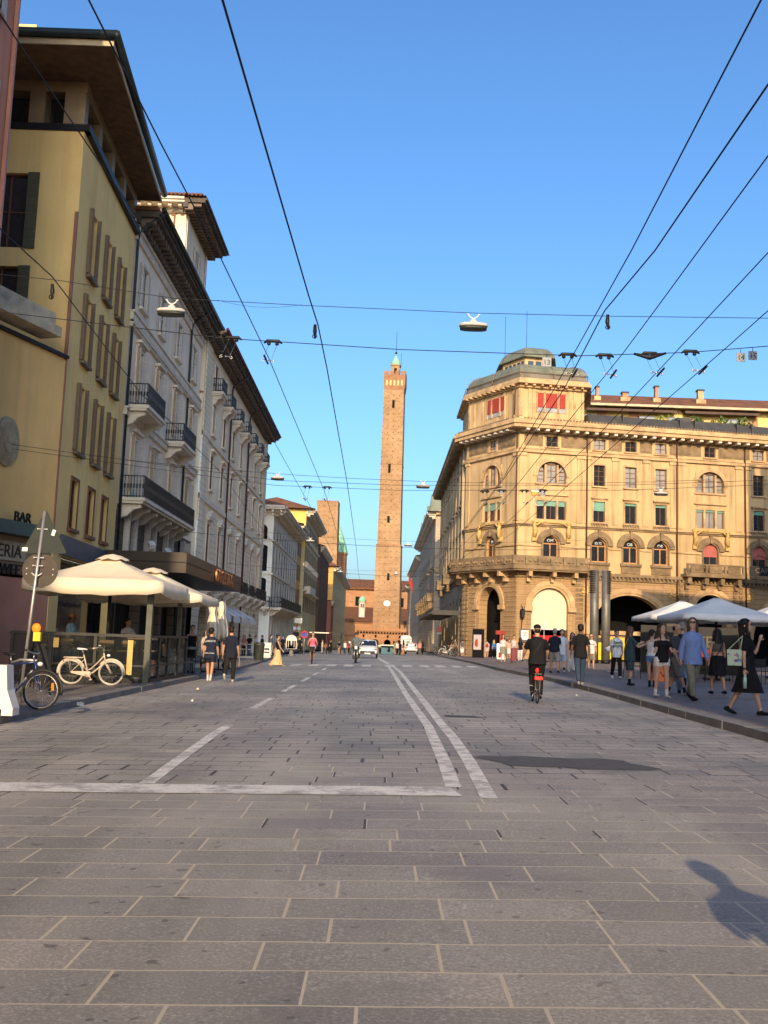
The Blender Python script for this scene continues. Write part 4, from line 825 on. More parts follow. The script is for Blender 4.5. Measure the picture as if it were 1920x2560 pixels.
# pilasters, string courses
for ff,us in ((F,[.35,6.3,7.1,9.95,13.2,16.1,17.,23.2,24.2,27,30.2,33.4]),(C,[.4,C.L-.4])):
    for u in us: g=MB(); ff.box(g,u-.32,u+.32,13.5,20.2,-.01,.10); ff.box(g,u-.4,u+.4,19.9,20.2,0,.2); g.build('pilaster',m_sand,B)
for ff,e in ((F,0),(C,0),(N,0)):
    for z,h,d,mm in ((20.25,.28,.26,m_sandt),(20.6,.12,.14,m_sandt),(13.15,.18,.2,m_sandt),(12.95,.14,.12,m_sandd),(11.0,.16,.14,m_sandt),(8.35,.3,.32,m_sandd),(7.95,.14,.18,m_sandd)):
        if z==11.0 and ff is not F: 
            if ff is N: continue
        g=MB(); 
        if z==11.0:
            last=0
            for c in sorted(singles+triples if ff is F else [4.75]): ff.box(g,last,c-1.05,z,z+h,0,d); last=c+1.05
            ff.box(g,last,ff.L,z,z+h,0,d)
        else: ff.box(g,0,ff.L,z,z+h,-.02,d)
        g.build('string_course',mm,B)
g=MB()
for k in range(70): F.box(g,6.9+k*.42,7.1+k*.42,8.12,8.33,.0,.3)
F.box(g,0,F.L,22.1,22.24,0,.10); C.box(g,0,C.L,22.1,22.24,0,.10)
for k in range(40): F.box(g,.3+k*.9,.75+k*.9,22.26,22.49,0,.1)
g.build('dentil_row',m_sandd,B)
g=MB()
for ff,cs in ((F,sorted(singles+triples)),(C,[4.75])):
    last=.5
    for c in cs+[ff.L+.3]:
        a,b=last,c-.95
        if b-a>.5: ff.box(g,a,b,20.95,22.05,0,.05); ff.box(g,a+.15,b-.15,21.1,21.9,.05,.09)
        last=c+.95
g.build('relief_panel',m_sandd,B)
g=MB()
for ff,gaps in ((F,[(1.05,5.65),(6.9,16.1),(17.8,22.3),(24.1,33.6)]),(C,[(2.4,7.1)])):
    for k in range(16):
        z=.25+k*.48; last=.0
        for a,b in gaps+[(ff.L,ff.L)]:
            if z>5.2 and b-a>1: a_,b_=a+max(0,(z-5.2))*.45,b-max(0,(z-5.2))*.45
            else: a_,b_=a,b
            if a_-last>.25: ff.box(g,last+.02,a_-.02,z,z+.36,0,.07)
            last=b_
g.build('stone_courses',m_sandr,B)
g=MB()
for c in sorted(singles): 
    for k in range(7): F.box(g,c-.85+k*.26,c-.71+k*.26,13.2,13.55,.0,.22)
g.build('console_row',m_sandd,B)
# rope-like rustication of the pier by the balcony
g=MB()
for k in range(17):
    for u in (16.9,17.5,22.7,23.3): F.box(g,u-.2,u+.2,.3+k*.46,.62+k*.46,.0,.2)
for k in range(17):
    for u in (.2,.75): C.box(g,u-.2,u+.2,.3+k*.46,.62+k*.46,.0,.16)
    F.box(g,5.95,6.7,.3+k*.46,.62+k*.46,.0,.1)
g.build('rustication',m_sandd,B)
# arches
for ff,a,b,z,r in ((F,1.5,5.2,7.0,1.85),(F,7.4,15.6,6.6,3.9),(F,18.3,21.8,7.0,1.75),(F,24.6,33,6.6,3.9),(C,2.9,6.6,7.1,1.85)):
    g=MB(); ff.ring(g,a+.01,b-.01,None,z,.22,.14,0,20,r); ff.ring(g,a-.22,b+.22,None,z+.22,.45,.24,0,20,r+.22)
    if b-a<5:
        for e in (a-.35,b+.35): ff.box(g,e-.4,e+.4,z-r-.45,z-r-.02,0,.35)
    g.build('arch_moulding',m_sandt,B)
g=MB()
for u in (7.1,15.9,24.0): g.lathe([(.55,0),(.55,.06),(.42,.08),(.42,.02)],(0,0,0),20) if 0 else None; n=18
for u in (6.75,16.15,24.2):
    a=[F.p(u+.52*math.cos(2*math.pi*k/18),6.95+.52*math.sin(2*math.pi*k/18),.0) for k in range(18)]; b=[F.p(u+.52*math.cos(2*math.pi*k/18),6.95+.52*math.sin(2*math.pi*k/18),.12) for k in range(18)]; c=[F.p(u+.4*math.cos(2*math.pi*k/18),6.95+.4*math.sin(2*math.pi*k/18),.06) for k in range(18)]
    g.loft([a,b,c],0,False); g.ell(F.p(u,6.98,.12),(.16,.16,.24),10,8); g.ell(F.p(u,6.72,.1),(.26,.14,.16),10,6)
g.build('medallion',mat('golden_relief',(.55,.36,.12),.8,.35,5,bump=.5),B)
# blinds and shop things in arches
g=MB(); F.archfill(g,1.52,5.18,3.0,6.98,-.35,0,1.84,18); g.build('arch_blind',mat('cream_blind',(.62,.56,.40),.8,.05,2),B)
g=MB(); F.box(g,1.6,5.1,2.95,3.05,-.4,-.3); g.build('blind_rail',m_plate,B)
g=MB(); g.hexa([F.p(1.7,1.5,.0),F.p(4.6,1.5,.0),F.p(4.6,1.5,.9),F.p(1.7,1.5,.9),F.p(1.7,2.4,-.1),F.p(4.6,2.4,-.1),F.p(4.6,2.0,.9),F.p(1.7,2.0,.9)]); g.build('shop_awning',mat('bright_red',(.55,.02,.02),.7),B)
g=MB(); F.box(g,-.2+.5,1.25,1.7,2.95,.25,.3); q=g.build('poster_banner',mat('grey_banner',(.13,.12,.10),.7),B)
g=MB(); F.box(g,.4,1.15,1.9,3.0-.2,.305,.32); g.build('notice',m_plate,q)
g=MB(); text_into(g,'caffe',.2,Mat_on(F,.78,2.5,.33),.004); text_into(g,'menu',.16,Mat_on(F,.78,2.25,.33),.004); g.build('notice_lettering',m_blackp,q)
g=MB(); F.box(g,8.6,9.8,.2,1.9,-1.3,-1.2); F.box(g,10,12.4,.3,2.4,-1.4,-1.3); g.build('yellow_panel',mat('yellow_panel',(.8,.55,.02),.5),B)
g=MB(); F.box(g,9.0,13.4,2.7,3.1,-1.29,-1.0); F.box(g,9.2,13.2,0.2,2.6,-3.4,-3.2); g.build('kiosk_fascia',m_sandt,B)
# corner balcony running round the chamfer
g=MB()
def bal_poly(o): return [N.p(N.L-2.5,0,o)[:2],(C_[0]-o*1.0,C_[1]-o*.55),C.p(C.L*.55,0,o*1.05)[:2],(A_[0]-o*.35,A_[1]-o*.95),F.p(3,0,o)[:2],F.p(6.85,0,o)[:2]]
inner=[N.p(N.L-2.5,0,0)[:2],C_,C.p(C.L*.55,0,0)[:2],A_,F.p(3,0,0)[:2],F.p(6.85,0,0)[:2]]
for z0,z1,o in ((8.66,8.95,1.55),(8.5,8.658,1.4)):
    P=bal_poly(o)
    for k in range(5): g.hexa([(*inner[k],z0),(*P[k],z0),(*P[k+1],z0),(*inner[k+1],z0),(*inner[k],z1),(*P[k],z1),(*P[k+1],z1),(*inner[k+1],z1)])
P=bal_poly(1.45); P2=bal_poly(1.25)
for z0,z1,e in ((8.95,9.1,0),(9.78,9.95,0)):
    for k in range(5): g.hexa([(*P[k],z0),(*P[k+1],z0),(*P2[k+1],z0),(*P2[k],z0),(*P[k],z1),(*P[k+1],z1),(*P2[k+1],z1),(*P2[k],z1)])
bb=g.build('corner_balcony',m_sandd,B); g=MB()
for k in range(5):
    a,b=Vector((*P[k],0)),Vector((*P[k+1],0)); L=(b-a).length; n=max(1,round(L/1.15)); d=(b-a)/L; nn=Vector((d.y,-d.x,0)); 
    for j in range(n):
        m_=a+d*L*(j+.5)/n; ang=math.atan2(d.y,d.x)
        g.rbox((m_.x,m_.y,9.44),(L/n-.32,.1,.68),ang)
        for s_ in (-.22,.22): g.ell((m_.x+d.x*s_+nn.x*.07,m_.y+d.y*s_+nn.y*.07,9.42),(.17,.1,.14),8,6)
        q_=a+d*L*j/n; g.rbox((q_.x,q_.y,9.44),(.24,.26,.7),ang)
g.build('balustrade',m_sandd,bb); g=MB()
for ff,us in ((C,(.6,3,5.4,7.8)),(F,(1,3.4,5.6)),(N,(N.L-2,))):
    for u in us: ff.box(g,u-.18,u+.18,8.0,8.49,0,1.25); ff.box(g,u-.16,u+.16,7.5,7.99,0,.6)
g.build('bracket',m_sandt,bb)
# straight balcony on the right bay
g=MB(); F.box(g,16.9,23.2,8.66,8.95,0,1.3); F.box(g,17,23.1,9.8,9.96,1.1,1.3); F.box(g,17,23.1,8.952,9.08,1.1,1.28); q=g.build('balcony',m_sandd,B); g=MB()
for k in range(4):
    u=17.1+k*1.97; F.box(g,u-.1,u+.12,9.083,9.797,1.1,1.3)
    if k<3: F.box(g,u+.3,u+1.65,9.12,9.78,1.12,1.24); F.box(g,u+.75,u+1.25,9.3,9.6,1.25,1.3)
g.build('balustrade',m_sandd,q); g=MB()
for u in (17.4,19.2,20.9,22.7): F.box(g,u-.2,u+.2,8.0,8.64,0,1.05); F.box(g,u-.18,u+.18,7.5,7.99,0,.5)
g.build('bracket',m_sandd,q)
# main cornice + parapet roof
for ff,e0,e1 in ((F,-.35,0),(C,-.0,-.0),(N,0,.0)):
    g=MB(); ff.box(g,0,ff.L,22.5,22.85,-.1,1.35); ff.box(g,0,ff.L,22.852,23.12,-.1,1.5); ff.box(g,0,ff.L,23.122,23.3,-.1,1.35); ff.box(g,0,ff.L,22.25,22.5,-.1,.25); g.build('cornice',m_sandt,B)
    g=MB(); n=int(ff.L/1.0)
    for k in range(n): u=(k+.5)*ff.L/n; ff.box(g,u-.17,u+.17,22.27,22.495,.26,1.2)
    g.build('bracket_row',m_wtrim if ff is not N else m_sandd,B)
    g=MB(); n=int(ff.L/.33)
    for k in range(n): u=(k+.5)*ff.L/n; ff.box(g,u-.1,u+.1,23.302,23.48,1.15,1.3)
    g.build('crest_row',m_sandd,B)
# corner fillers of the cornice
def fill(pt,F1,F2,z0,z1,o,name,mt):
    a=Vector(pt)+Vector(F1.n[:2])*o; b=Vector(pt)+Vector(F2.n[:2])*o; k=o/(1+F1.n.dot(F2.n)); m_=Vector(pt)+(Vector(F1.n[:2])+Vector(F2.n[:2]))*k
    g=MB(); g.prism([pt,tuple(a),tuple(m_),tuple(b)],z0,z1); g.build(name,mt,B)
for z0,z1,o in ((22.5,22.85,1.35),(22.852,23.12,1.5),(23.122,23.3,1.35)): fill(C_,N,C,z0,z1,o,'cornice',m_sandt); fill(A_,C,F,z0,z1,o,'cornice',m_sandt)
g=MB(); g.hexa([F.p(7.0,23.3,.9),F.p(F.L,23.3,.9),F.p(F.L,23.3,-3),F.p(7.0,23.3,-3),F.p(7.0,24.5,.1),F.p(F.L,24.5,.1),F.p(F.L,24.5,-3),F.p(7.0,24.5,-3)])
for u in (10.5,16.6,18.2,22.8,24.4): F.box(g,u-.05,u+.05,23.3,24.56,-.5,.7)
F.box(g,16.6,18.2,24.51,24.85,-2,.0); F.box(g,18.25,22.8,24.51,24.65,-2,-.1)
g.hexa([N.p(0,23.3,1.0),N.p(N.L-7,23.3,1.0),N.p(N.L-7,23.3,-3),N.p(0,23.3,-3),N.p(0,24.5,-.5),N.p(N.L-7,24.5,-.5),N.p(N.L-7,24.5,-3),N.p(0,24.5,-3)]); g.build('mansard_roof',mat('lead_sheet',(.075,.07,.065),.6,.25,1.5,.3),B)
g=MB(); g.prism([(9,112),(20,101),(45,105),(45,149),(9,149)],22.7,23.35); g.build('flat_roof',m_base,B)
g=MB()
for u in (6.95,16.45,23.85): g.tube([F.p(u,22.6,1.2),F.p(u,22.3,.3),F.p(u,22,.2),F.p(u,.2,.2)],.085,6)
g.tube([C.p(C.L-.15,27,.5),C.p(C.L-.15,23.9,.6)],.07,6); g.tube([C.p(C.L-.12,22.5,.18),C.p(C.L-.12,9,.18)],.07,6)
g.build('drainpipe',mat('brown_pipe',(.10,.045,.025),.6),B)
# attic octagon with domes
PL=[(8.75,106.2),(13.15,98.6),(19.75,99.7),(21.2,107),(18.5,113.5),(8.75,114.5)]; cen=Vector((14.8,106.6))
def off(o): return [tuple(cen+(Vector(p)-cen)*(1+o/7.)) for p in PL]
g=MB(); g.prism(PL,23.3,27.2); at=g.build('attic',m_sand,B)
g=MB(); g.prism(off(.8),27.2,27.5); g.prism(off(.65),27.502,27.75); g.prism(off(.3),26.9,27.199); g.prism(off(.25),23.3,23.7); g.build('attic_cornice',m_sandt,at)
FA=Fr(PL[1],PL[2]); FCh=Fr(PL[0],PL[1]); g=MB()
for ff in (FA,FCh):
    n=int(ff.L/.75)
    for k in range(n): u=(k+.5)*ff.L/n; ff.box(g,u-.12,u+.12,27.02,27.195,.0,.75)
    for u in (.15,1.0,ff.L-1.0,ff.L-.15,ff.L/2-1.9,ff.L/2+1.9): ff.box(g,u-.14,u+.14,24.0,26.85,0,.09)
g.build('bracket_row',m_sandt,at)
for ff,c0 in ((FA,3.25),(FCh,4.9)):
    for a,b in ((-1.45,-.82),(-.6,.6),(.82,1.45)):
        g=MB(); ff.box(g,c0+a,c0+b,24.55,26.45,.02,.05); w1=g.build('window',m_glassl,at); g=MB(); ff.box(g,c0+a,c0+b,25.0,26.45,.06,.12); g.build('blind',m_red,w1); g=MB(); ff.box(g,c0+a-.09,c0+a-.005,24.5,26.55,.0,.14); ff.box(g,c0+b+.005,c0+b+.09,24.5,26.55,.0,.14); ff.box(g,c0+a-.09,c0+b+.09,26.46,26.6,0,.14); g.build('frame',m_sandt,w1)
def scaled(k,z,P=PL,c=cen): return [Vector((*(c+(Vector(p)-c)*k),z)) for p in P]
def dens(P,n=4):
    out=[]
    for i in range(len(P)):
        a,b=Vector(P[i]),Vector(P[(i+1)%len(P)])
        for k in range(n): out.append(tuple(a.lerp(b,k/n)))
    return out
DP=dens(PL); g=MB(); g.loft([scaled(k,z,DP) for k,z in ((1.05,27.76),(1.03,28.45))],0,False); g.build('dome_skirt',m_copd,at)
g=MB(); g.loft([scaled(k,z,DP) for k,z in ((1.035,28.45),(1.01,28.9),(.94,29.35),(.82,29.7),(.62,29.88),(.3,29.92))],0,False); g.build('dome_roof',m_cop,at)
g=MB(); K=[(1.06,27.9),(1.045,28.45),(1.02,28.93),(.95,29.4),(.83,29.75),(.62,29.93)]
for q in DP[::2]:
    q=Vector(q); g.tube([Vector((*(cen+(q-cen)*k),z)) for k,z in K],.045,5)
for k,z in ((1.06,28.42),): 
    R_=scaled(k,z,DP); g.tube(R_+[R_[0]],.04,5)
g.build('dome_ribs',mat('rusty_ribs',(.22,.15,.10),.6),at)
L2=scaled(.43,0); LP=[(v.x+.1,v.y) for v in L2]; lc=cen+Vector((.1,0)); g=MB(); g.prism(LP,29.6,31.3); la=g.build('roof_lantern',m_sand,at)
LD=dens(LP,3); g=MB(); g.loft([scaled(k,z,LD,lc) for k,z in ((1.16,31.3),(1.16,31.42),(1.05,31.95),(.85,32.5),(.6,32.8),(.3,32.88))],0,False); g.build('lantern_roof',m_cop,la)
g=MB(); FL1,FL2=Fr(LP[0],LP[1]),Fr(LP[1],LP[2])
for k in range(5): FL1.box(g,.45+k*.7,.85+k*.7,30.3,30.95,.01,.04)
for k in range(3): FL2.box(g,.35+k*.85,.95+k*.85,30.3,30.95,.01,.04)
g.build('window',m_glass,la)
g=MB(); g.tube([(12.2,104,31.4),(12.2,104,35.9)],.022,5); g.tube([(14.6,105,32.7),(14.6,105,36.9)],.025,5); g.build('antenna',m_dark,at)
# wall lanterns and balconies on the street side, glass canopy
for y,zb_ in ((111.5,8.7),(126,8.7),(140,8.7)):
    u=149-y; g=MB(); N.box(g,u-1.8,u+1.8,zb_-.25,zb_,0,1.05); N.box(g,u-1.8,u+1.8,zb_,zb_+1.,.9,1.05); N.box(g,u-1.8,u-1.6,zb_,zb_+1.,0,.9); N.box(g,u+1.6,u+1.8,zb_,zb_+1.,0,.9)
    for s_ in (-1.4,1.4): N.box(g,u+s_-.2,u+s_+.2,zb_-1.1,zb_-.26,0,.6)
    g.build('balcony',m_sandd,B)
g=MB(); N.box(g,6,40,4.55,4.62,.3,3.0); q=g.build('glass_canopy',clear('canopy_glass',(.6,.6,.55),.5),B); g=MB(); N.box(g,6,40,4.3,4.54,2.9,3.05); N.box(g,39.9,40.1,4.3,4.8,.1,3.05)
for k in range(12): N.box(g,6+k*3,6.1+k*3,4.4,4.54,.1,2.9)
g.build('canopy_frame',m_fdk,q)
B=thing('wall_lantern','black iron wall lantern on the pier beside the dark archway of the corner palazzo','lantern',F.p(.45,4,.3))
g=MB(); q=F.p(.45,0,.55); g.lathe([(.03,4.9),(.22,4.75),(.26,4.7),(.2,4.0),(.05,3.9)],(q.x,q.y,0),6,sm=False); g.tube([F.p(.45,2.4,.1),F.p(.45,3.7,.4),F.p(.45,3.95,.55)],.035,6); g.tube([F.p(.45,5.2,.05),F.p(.45,5.1,.4),F.p(.45,4.85,.55)],.03,6); g.build('lantern_body',m_dark,B)
# --- house with roof terrace behind
B=thing('terrace_house','yellow house with terracotta roof, brown awnings and chimneys rising behind the corner palazzo','house',(36,124,0))
g=MB(); g.box(21.5,62,121,135,0,30.9); g.build('wall',mat('warm_yellow_wall',(.70,.50,.18),.85,.2,.5),B)
g=MB(); 
for x in (25.6,29.5,44,47.5): g.box(x,x+1.2,120.9,120.99,26,30.9)
g.build('brick_panel',m_brick3,B)
g=MB(); g.add([(21,119.6,30.78),(63,119.6,30.7),(63,127,33.6),(21,127,33.6),(21,136,31),(63,136,31)],[(0,1,2,3),(3,2,5,4)]); g.build('roof',m_tilex,B)
g=MB(); g.box(21,63,119.5,120,30.45,30.73); g.build('fascia',mat('fascia_cream',(.5,.4,.25),.7),B)
g=MB()
for x0,x1 in ((24,35),(36,45),(46.5,58)): g.hexa([(x0,119.7,29.85),(x1,119.7,29.85),(x1,120.9,30.15),(x0,120.9,30.15),(x0,119.7,30.15),(x1,119.7,30.15),(x1,120.9,30.45),(x0,120.9,30.45)])
g.build('awning',mat('brown_awning',(.10,.06,.045),.8),B)
g=MB()
for x0 in (23.2,30.5,34.2,41,51): g.box(x0,x0+2.2,120.9,120.98,28,29.6)
g.build('window',m_glassl,B)
for x,z1,mt_,w_ in ((25.86,33.3,m_brick3,.5),(29.3,32.7,m_brick3,.9),(33.2,33.6,m_brick3,.6),(38.65,33.3,m_cream,.9)):
    g=MB(); g.box(x-w_/2-.15,x+w_/2+.15,122,122.9,31.2,32.2,0); g.box(x-w_/2+.1,x+w_/2-.1,122.1,122.8,32.2,z1,1); g.box(x-w_/2,x+w_/2,122.05,122.9,z1,z1+.2,2); g.build('chimney',[m_sandt,mt_ if mt_ is not m_cream else m_sandt,m_dark],B)
def shrub(name,label,cat,c,r,n,size,group=None,lm=None):
    o=thing(name,label,cat,(c[0],c[1],c[2]-r[2])); g=MB()
    if group: o['group']=group
    for k in range(5): a=random.uniform(0,6.28); g.tube([(c[0],c[1],c[2]-r[2]),(c[0]+r[0]*.6*math.cos(a),c[1]+r[1]*.6*math.sin(a),c[2]+r[2]*random.uniform(-.2,.6))],[.06,.02],5)
    g.build('stem',m_soff,o); g=MB()
    for k in range(n):
        while True:
            p=Vector((random.uniform(-1,1),random.uniform(-1,1),random.uniform(-1,1)))
            if p.length<1 and math.sin(p.x*5+c[0])*math.cos(p.z*6+p.y*3)>-.55: break
        q=Vector(c)+Vector((p.x*r[0],p.y*r[1],p.z*r[2])); R=Euler((random.uniform(0,6),random.uniform(0,6),random.uniform(0,6))).to_matrix(); s=size*random.uniform(.6,1.3)
        g.add([q+R@Vector(v) for v in ((-s,0,0),(0,-s*.45,0),(s,0,.15*s),(0,s*.45,0))],[(0,1,2,3)])
    g.build('foliage',lm or m_leaf,o)
for i,(x,w_,lb) in enumerate(((22.6,1.0,'tall dark shrub on the roof terrace beside the green dome'),(33.4,2.2,'broad pale shrub below the first brick chimney on the roof terrace'),(39.8,1.6,'dense bush below the cream chimney on the roof terrace'),(42.5,1.6,'bushy plant on the roof terrace left of the far right awning'),(36.8,1.1,'small round bush between the two chimneys on the roof terrace'),(46.5,1.0,'little bush near the right end of the roof terrace'))):
    shrub('terrace_shrub',lb,'shrub',(x,118.2,27.55+(1.2 if i==0 else 0)),(w_,1.,1.7 if i else 2.6),500,.22,lm=m_leaf if i!=1 else mat('yellow_green_leaves',(.2,.24,.05),.7,.4,6))
# --- further right-hand street houses
B,F_,W_,cs=simple_house('dormered_palazzo','grey palazzo with green pointed dormers and stone balconies on the shaded side of the street','building',8.6,166,230,22.6,m_grey,[(18.3,20.4),(13.8,16.4),(9.2,12.2),(4.6,7.2),(-1.2,3.3)],5.3,1.5,side=1,ov=1.4,rh=1.2,roofm=m_copd,arch=0)
for y in (178,193,208,222):
    g=MB(); g.hexa([(7.9,y-2,22.7),(7.9,y+2,22.7),(12,y+2,22.7),(12,y-2,22.7),(8.3,y-.1,27.3),(8.3,y+.1,27.3),(10.5,y+.1,27.3),(10.5,y-.1,27.3)]); g.build('dormer',m_cop,B)
g=MB(); W_.box(g,.0,8,22.2,22.7,.0,.6); g.hexa([W_.p(0,22.7,0),W_.p(8,22.7,0),W_.p(8,22.7,.5),W_.p(0,22.7,.5),W_.p(3.9,24.2,0),W_.p(4.1,24.2,0),W_.p(4.1,24.2,.5),W_.p(3.9,24.2,.5)]); W_.box(g,0,8,12.8,13.2,0,.3); g.build('pediment',m_sandt,B)
for i,y in enumerate((168.5,176,184,192,200,210,220)):
    u=230-y; z=8.3; g=MB(); F_.box(g,u-1.6,u+1.6,z-.3,z,0,1.1); F_.box(g,u-1.6,u+1.6,z,z+1.,.95,1.1); F_.box(g,u+1.4,u+1.6,z,z+1.,0,.95); F_.box(g,u+.9,u+1.3,z-1.4,z-.31,0,.8); F_.box(g,u-1.3,u-.9,z-1.4,z-.31,0,.8); F_.box(g,u-1,u+1,z+5,z+5.3,0,.5); g.build('balcony',m_sandd,B)
simple_house('blue_grey_house','blue grey house far down the shaded side of the street, past the dormered palazzo','house',8.9,232,300,20.8,m_grey2,[(16.5,18.8),(12.2,14.6),(7.9,10.4),(3.6,6),(-1.2,2.6)],6,1.4,side=1,ov=1.3,rh=2.0,roofm=m_tile)
simple_house('last_house','lower grey house with dark eaves closing the right side of the street near the towers','house',8.5,302,326,17.8,m_grey,[(13,15.3),(8.6,11),(4.2,6.6),(-1.2,2.4)],6,1.4,side=1,ov=1.3,rh=1.4,roofm=m_tile)
g=MB(); g.tube([(7.6,236,14.2),(6.2,236,17.0)],.05,5); g.add([(6.25,236,16.9),(7.4,236,14.6),(7.2,236,12.2),(6.6,236,14.2),(6.3,236.02,14.9)],[(0,1,2,3,4)]); o=g.build('flag',m_red); tag(o,'red flag hanging from the blue grey house on the right of the street','flag')
# --- off-camera buildings that throw the evening shade over the square
B=thing('fortress_palace','brick fortress palace right of the square, outside the picture','building',(45,55,0))
g=MB(); g.box(36,70,18,68,-.5,31); g.box(24.2,36,30,52,-.5,24.2); g.build('wall',m_brick2,B); g=MB(); 
for k in range(24): g.box(36+k*1.4,36.8+k*1.4,68,68.6,31,32.2)
g.build('battlement',m_brick2,B)
B=thing('square_palace','plastered palace behind the camera, outside the picture, shading the cafe terrace','building',(20,-20,0))
g=MB(); g.box(5.35,34,-34,-8.5,-.5,20.8); g.build('wall',m_sand,B); g=MB(); g.add([(5,-34,20.8),(34,-34,20.8),(34,-8.3,20.8),(5,-8.3,20.8),(20,-22,22.5),(24,-22,22.5)],[(0,1,5,4),(1,2,5),(2,3,4,5),(3,0,4)]); g.build('roof',m_tile,B)
# ================================================================= OVERHEAD WIRES
def wire(name,label,pts,r,cat='wire',group=None,m=None):
    g=MB(); g.tube(pts,r,5); o=g.build(name,m or m_wire); return tag(o,label,cat,group)
def sag(a,b,s,n=10):
    a,b=Vector(a),Vector(b); return [a.lerp(b,k/n)-Vector((0,0,4*s*(k/n)*(1-k/n))) for k in range(n+1)]
W=[('first thin trolley wire over the left lane, ending nearest the towers',[(-2.36,2),(-2.3,6.8),(-2.24,9.1),(-2.13,12),(-2.02,16.5),(-1.85,30.9),(-2.1,55),(-2.6,80)],5.9,.009),
('kinked feeder wire dropping through the sky left of the great tower',[(-1.45,2),(-1.31,6.7),(-1.13,13.3),(-1.08,14.6),(-1.07,17),(-1.1,29.3),(-1.3,50),(-1.65,71),(-1.7,84)],5.9,.012),
('thin trolley wire crossing the dark eaves of the yellow house',[(-3.1,2),(-3.02,7.6),(-2.89,10.9),(-2.72,16.3),(-2.63,25.7),(-2.52,34.1),(-2.7,60),(-3.1,80)],5.9,.008),
('low wire crossing the yellow wall and white palazzo balconies',[(-4.7,4),(-4.6,11.5),(-4.5,12.9),(-4.82,19.3),(-4.75,21.6),(-4.62,27.9),(-5.1,43.5),(-5.6,60)],5.9,.010),
('leftmost wire of the right-hand bundle, reaching the top right corner',[(2.35,2),(2.53,6.5),(2.78,11.3),(2.98,17.3),(3.23,27.3),(3.14,39.6),(2.2,75)],5.9,.009),
('twisted wire joining its neighbour at the clamp above the copper dome',[(2.9,2),(3.0,7.7),(3.05,11.3),(2.95,13.5),(3.17,17.8),(3.27,27.3),(3.2,40),(2.4,75)],5.9,.011),
('third wire from the left of the right-hand bundle',[(3.3,2),(3.46,8.9),(3.62,13.4),(3.68,15.5),(3.75,27.2),(3.7,40),(3.2,75)],5.9,.009),
('fourth wire of the right-hand bundle, crossing the roof terrace',[(4.1,2),(4.35,11.3),(4.47,15.5),(4.6,21.8),(4.5,39.2),(4.0,75)],5.9,.009),
('lowest wire of the right-hand bundle, passing under the plates 14 and 15',[(4.9,2),(5.12,13.3),(5.15,15.1),(5.17,17.8),(5.13,39),(4.8,75)],5.9,.009)]
for lb,pt,z,r in W: wire('trolley_wire',lb,[(x,y,z+.12*math.sin(y*.11)) for x,y in pt],r*.85,group='trolley wires along the street')
wire('span_wire','cross wire carrying the two nearest hanging lamps',[(-12.1,22,9.5),(-7.48,22,9.18),(-4.93,22,8.86),(-2,22,8.8),(1.86,22,8.76),(5,22,8.80),(8.48,22,8.88),(16,22,9.3)],.008,group='span wires across the street')
wire('span_wire','loose sagging cable under the nearest lamp wire, left of the kinked feeder',sag((-3.9,21.9,8.82),(-2.0,21.9,8.78),.11),.004,group='span wires across the street')
wire('span_wire','nearest trolley span wire with number plates 13, 14 and 15',[(-12.3,17,7.3),(-6.77,17,6.81),(-2.87,17,6.48),(.18,17,6.39),(3.29,17,6.39),(5.2,17,6.52),(6.55,17,6.68),(14,17,7.6)],.008,group='span wires across the street')
for z0,zc in ((7.39,6.5),(7.25,6.33)): wire('span_wire','%s strand of the second trolley span wire'%('upper' if zc==6.5 else 'lower'),[(-12.4,33,z0),(-3.6,33,zc),(.5,33,zc-.02),(7.9,33,zc+.25),(17,33,z0)],.008,group='span wires across the street')
LAMPSP=[(46,8.75,'second'),(75,8.8,'third'),(112,9,'fourth')]
for y,z,nm in LAMPSP: wire('span_wire','%s lamp wire across the street, counted from the camera'%nm,sag((-12.3,y,z+.5),(9 if y>100 else 15,y,z+.5),.55),.010,group='span wires across the street')
for y,nm in ((55,'third'),(80,'fourth'),(105,'fifth'),(140,'sixth')): wire('span_wire','%s trolley span wire, counted from the camera'%nm,sag((-12.3,y,7.0),(9 if y>90 else 16,y,7.0),.55),.012,group='span wires across the street')
# hanging street lamps
L0=thing('hanging_street_lamp','x','lamp',(0,0,0),'hanging street lamps on the cross wires')
g=MB(); n=24
def sup(a,b,z,e=3.2): return [Vector((a*math.copysign(abs(math.cos(t))**(2/e),math.cos(t)),b*math.copysign(abs(math.sin(t))**(2/e),math.sin(t)),z)) for t in [2*math.pi*k/n for k in range(n)]]
g.loft([sup(.33,.17,0),sup(.345,.185,.02),sup(.345,.185,.055),sup(.30,.15,.085),sup(.12,.06,.105),sup(.08,.045,.16),sup(.05,.04,.19)]); g.build('lamp_housing',m_lampm,L0)
g=MB(); g.loft([sup(.27,.12,-.075),sup(.325,.165,-.06),sup(.325,.165,-.002)]); g.build('lamp_glass',m_lampg,L0)
g=MB(); g.tube([(-.13,0,.32),(-.08,0,.25),(0,0,.2),(.08,0,.25),(.13,0,.32)],[.010,.018,.024,.018,.010],8); g.tube([(-.16,0,.32),(-.11,0,.325)],.012,6); g.tube([(.11,0,.325),(.16,0,.32)],.012,6); g.build('wire_bracket',m_plate,L0)
lamps=[(1.86,22,8.43,'nearest hanging lamp, in the sky above the great tower'),(-4.93,22,8.52,'hanging lamp in front of the white palazzo wall'),
(1.75,46,8.45,'hanging lamp just right of the great tower at mid height'),(-4.95,46,8.6,'hanging lamp at the far corner of the cream palazzo'),(12.7,46,8.5,'hanging lamp in front of the big arched windows of the corner palazzo'),
(-5.4,75,8.5,'hanging lamp in front of the tiled roof house'),(1.9,75,8.45,'hanging lamp over the gap between tower and street fronts'),(1.6,112,8.7,'small far hanging lamp crossing the tower shaft'),(-4.6,112,8.7,'small far hanging lamp before the orange yellow end wall')]
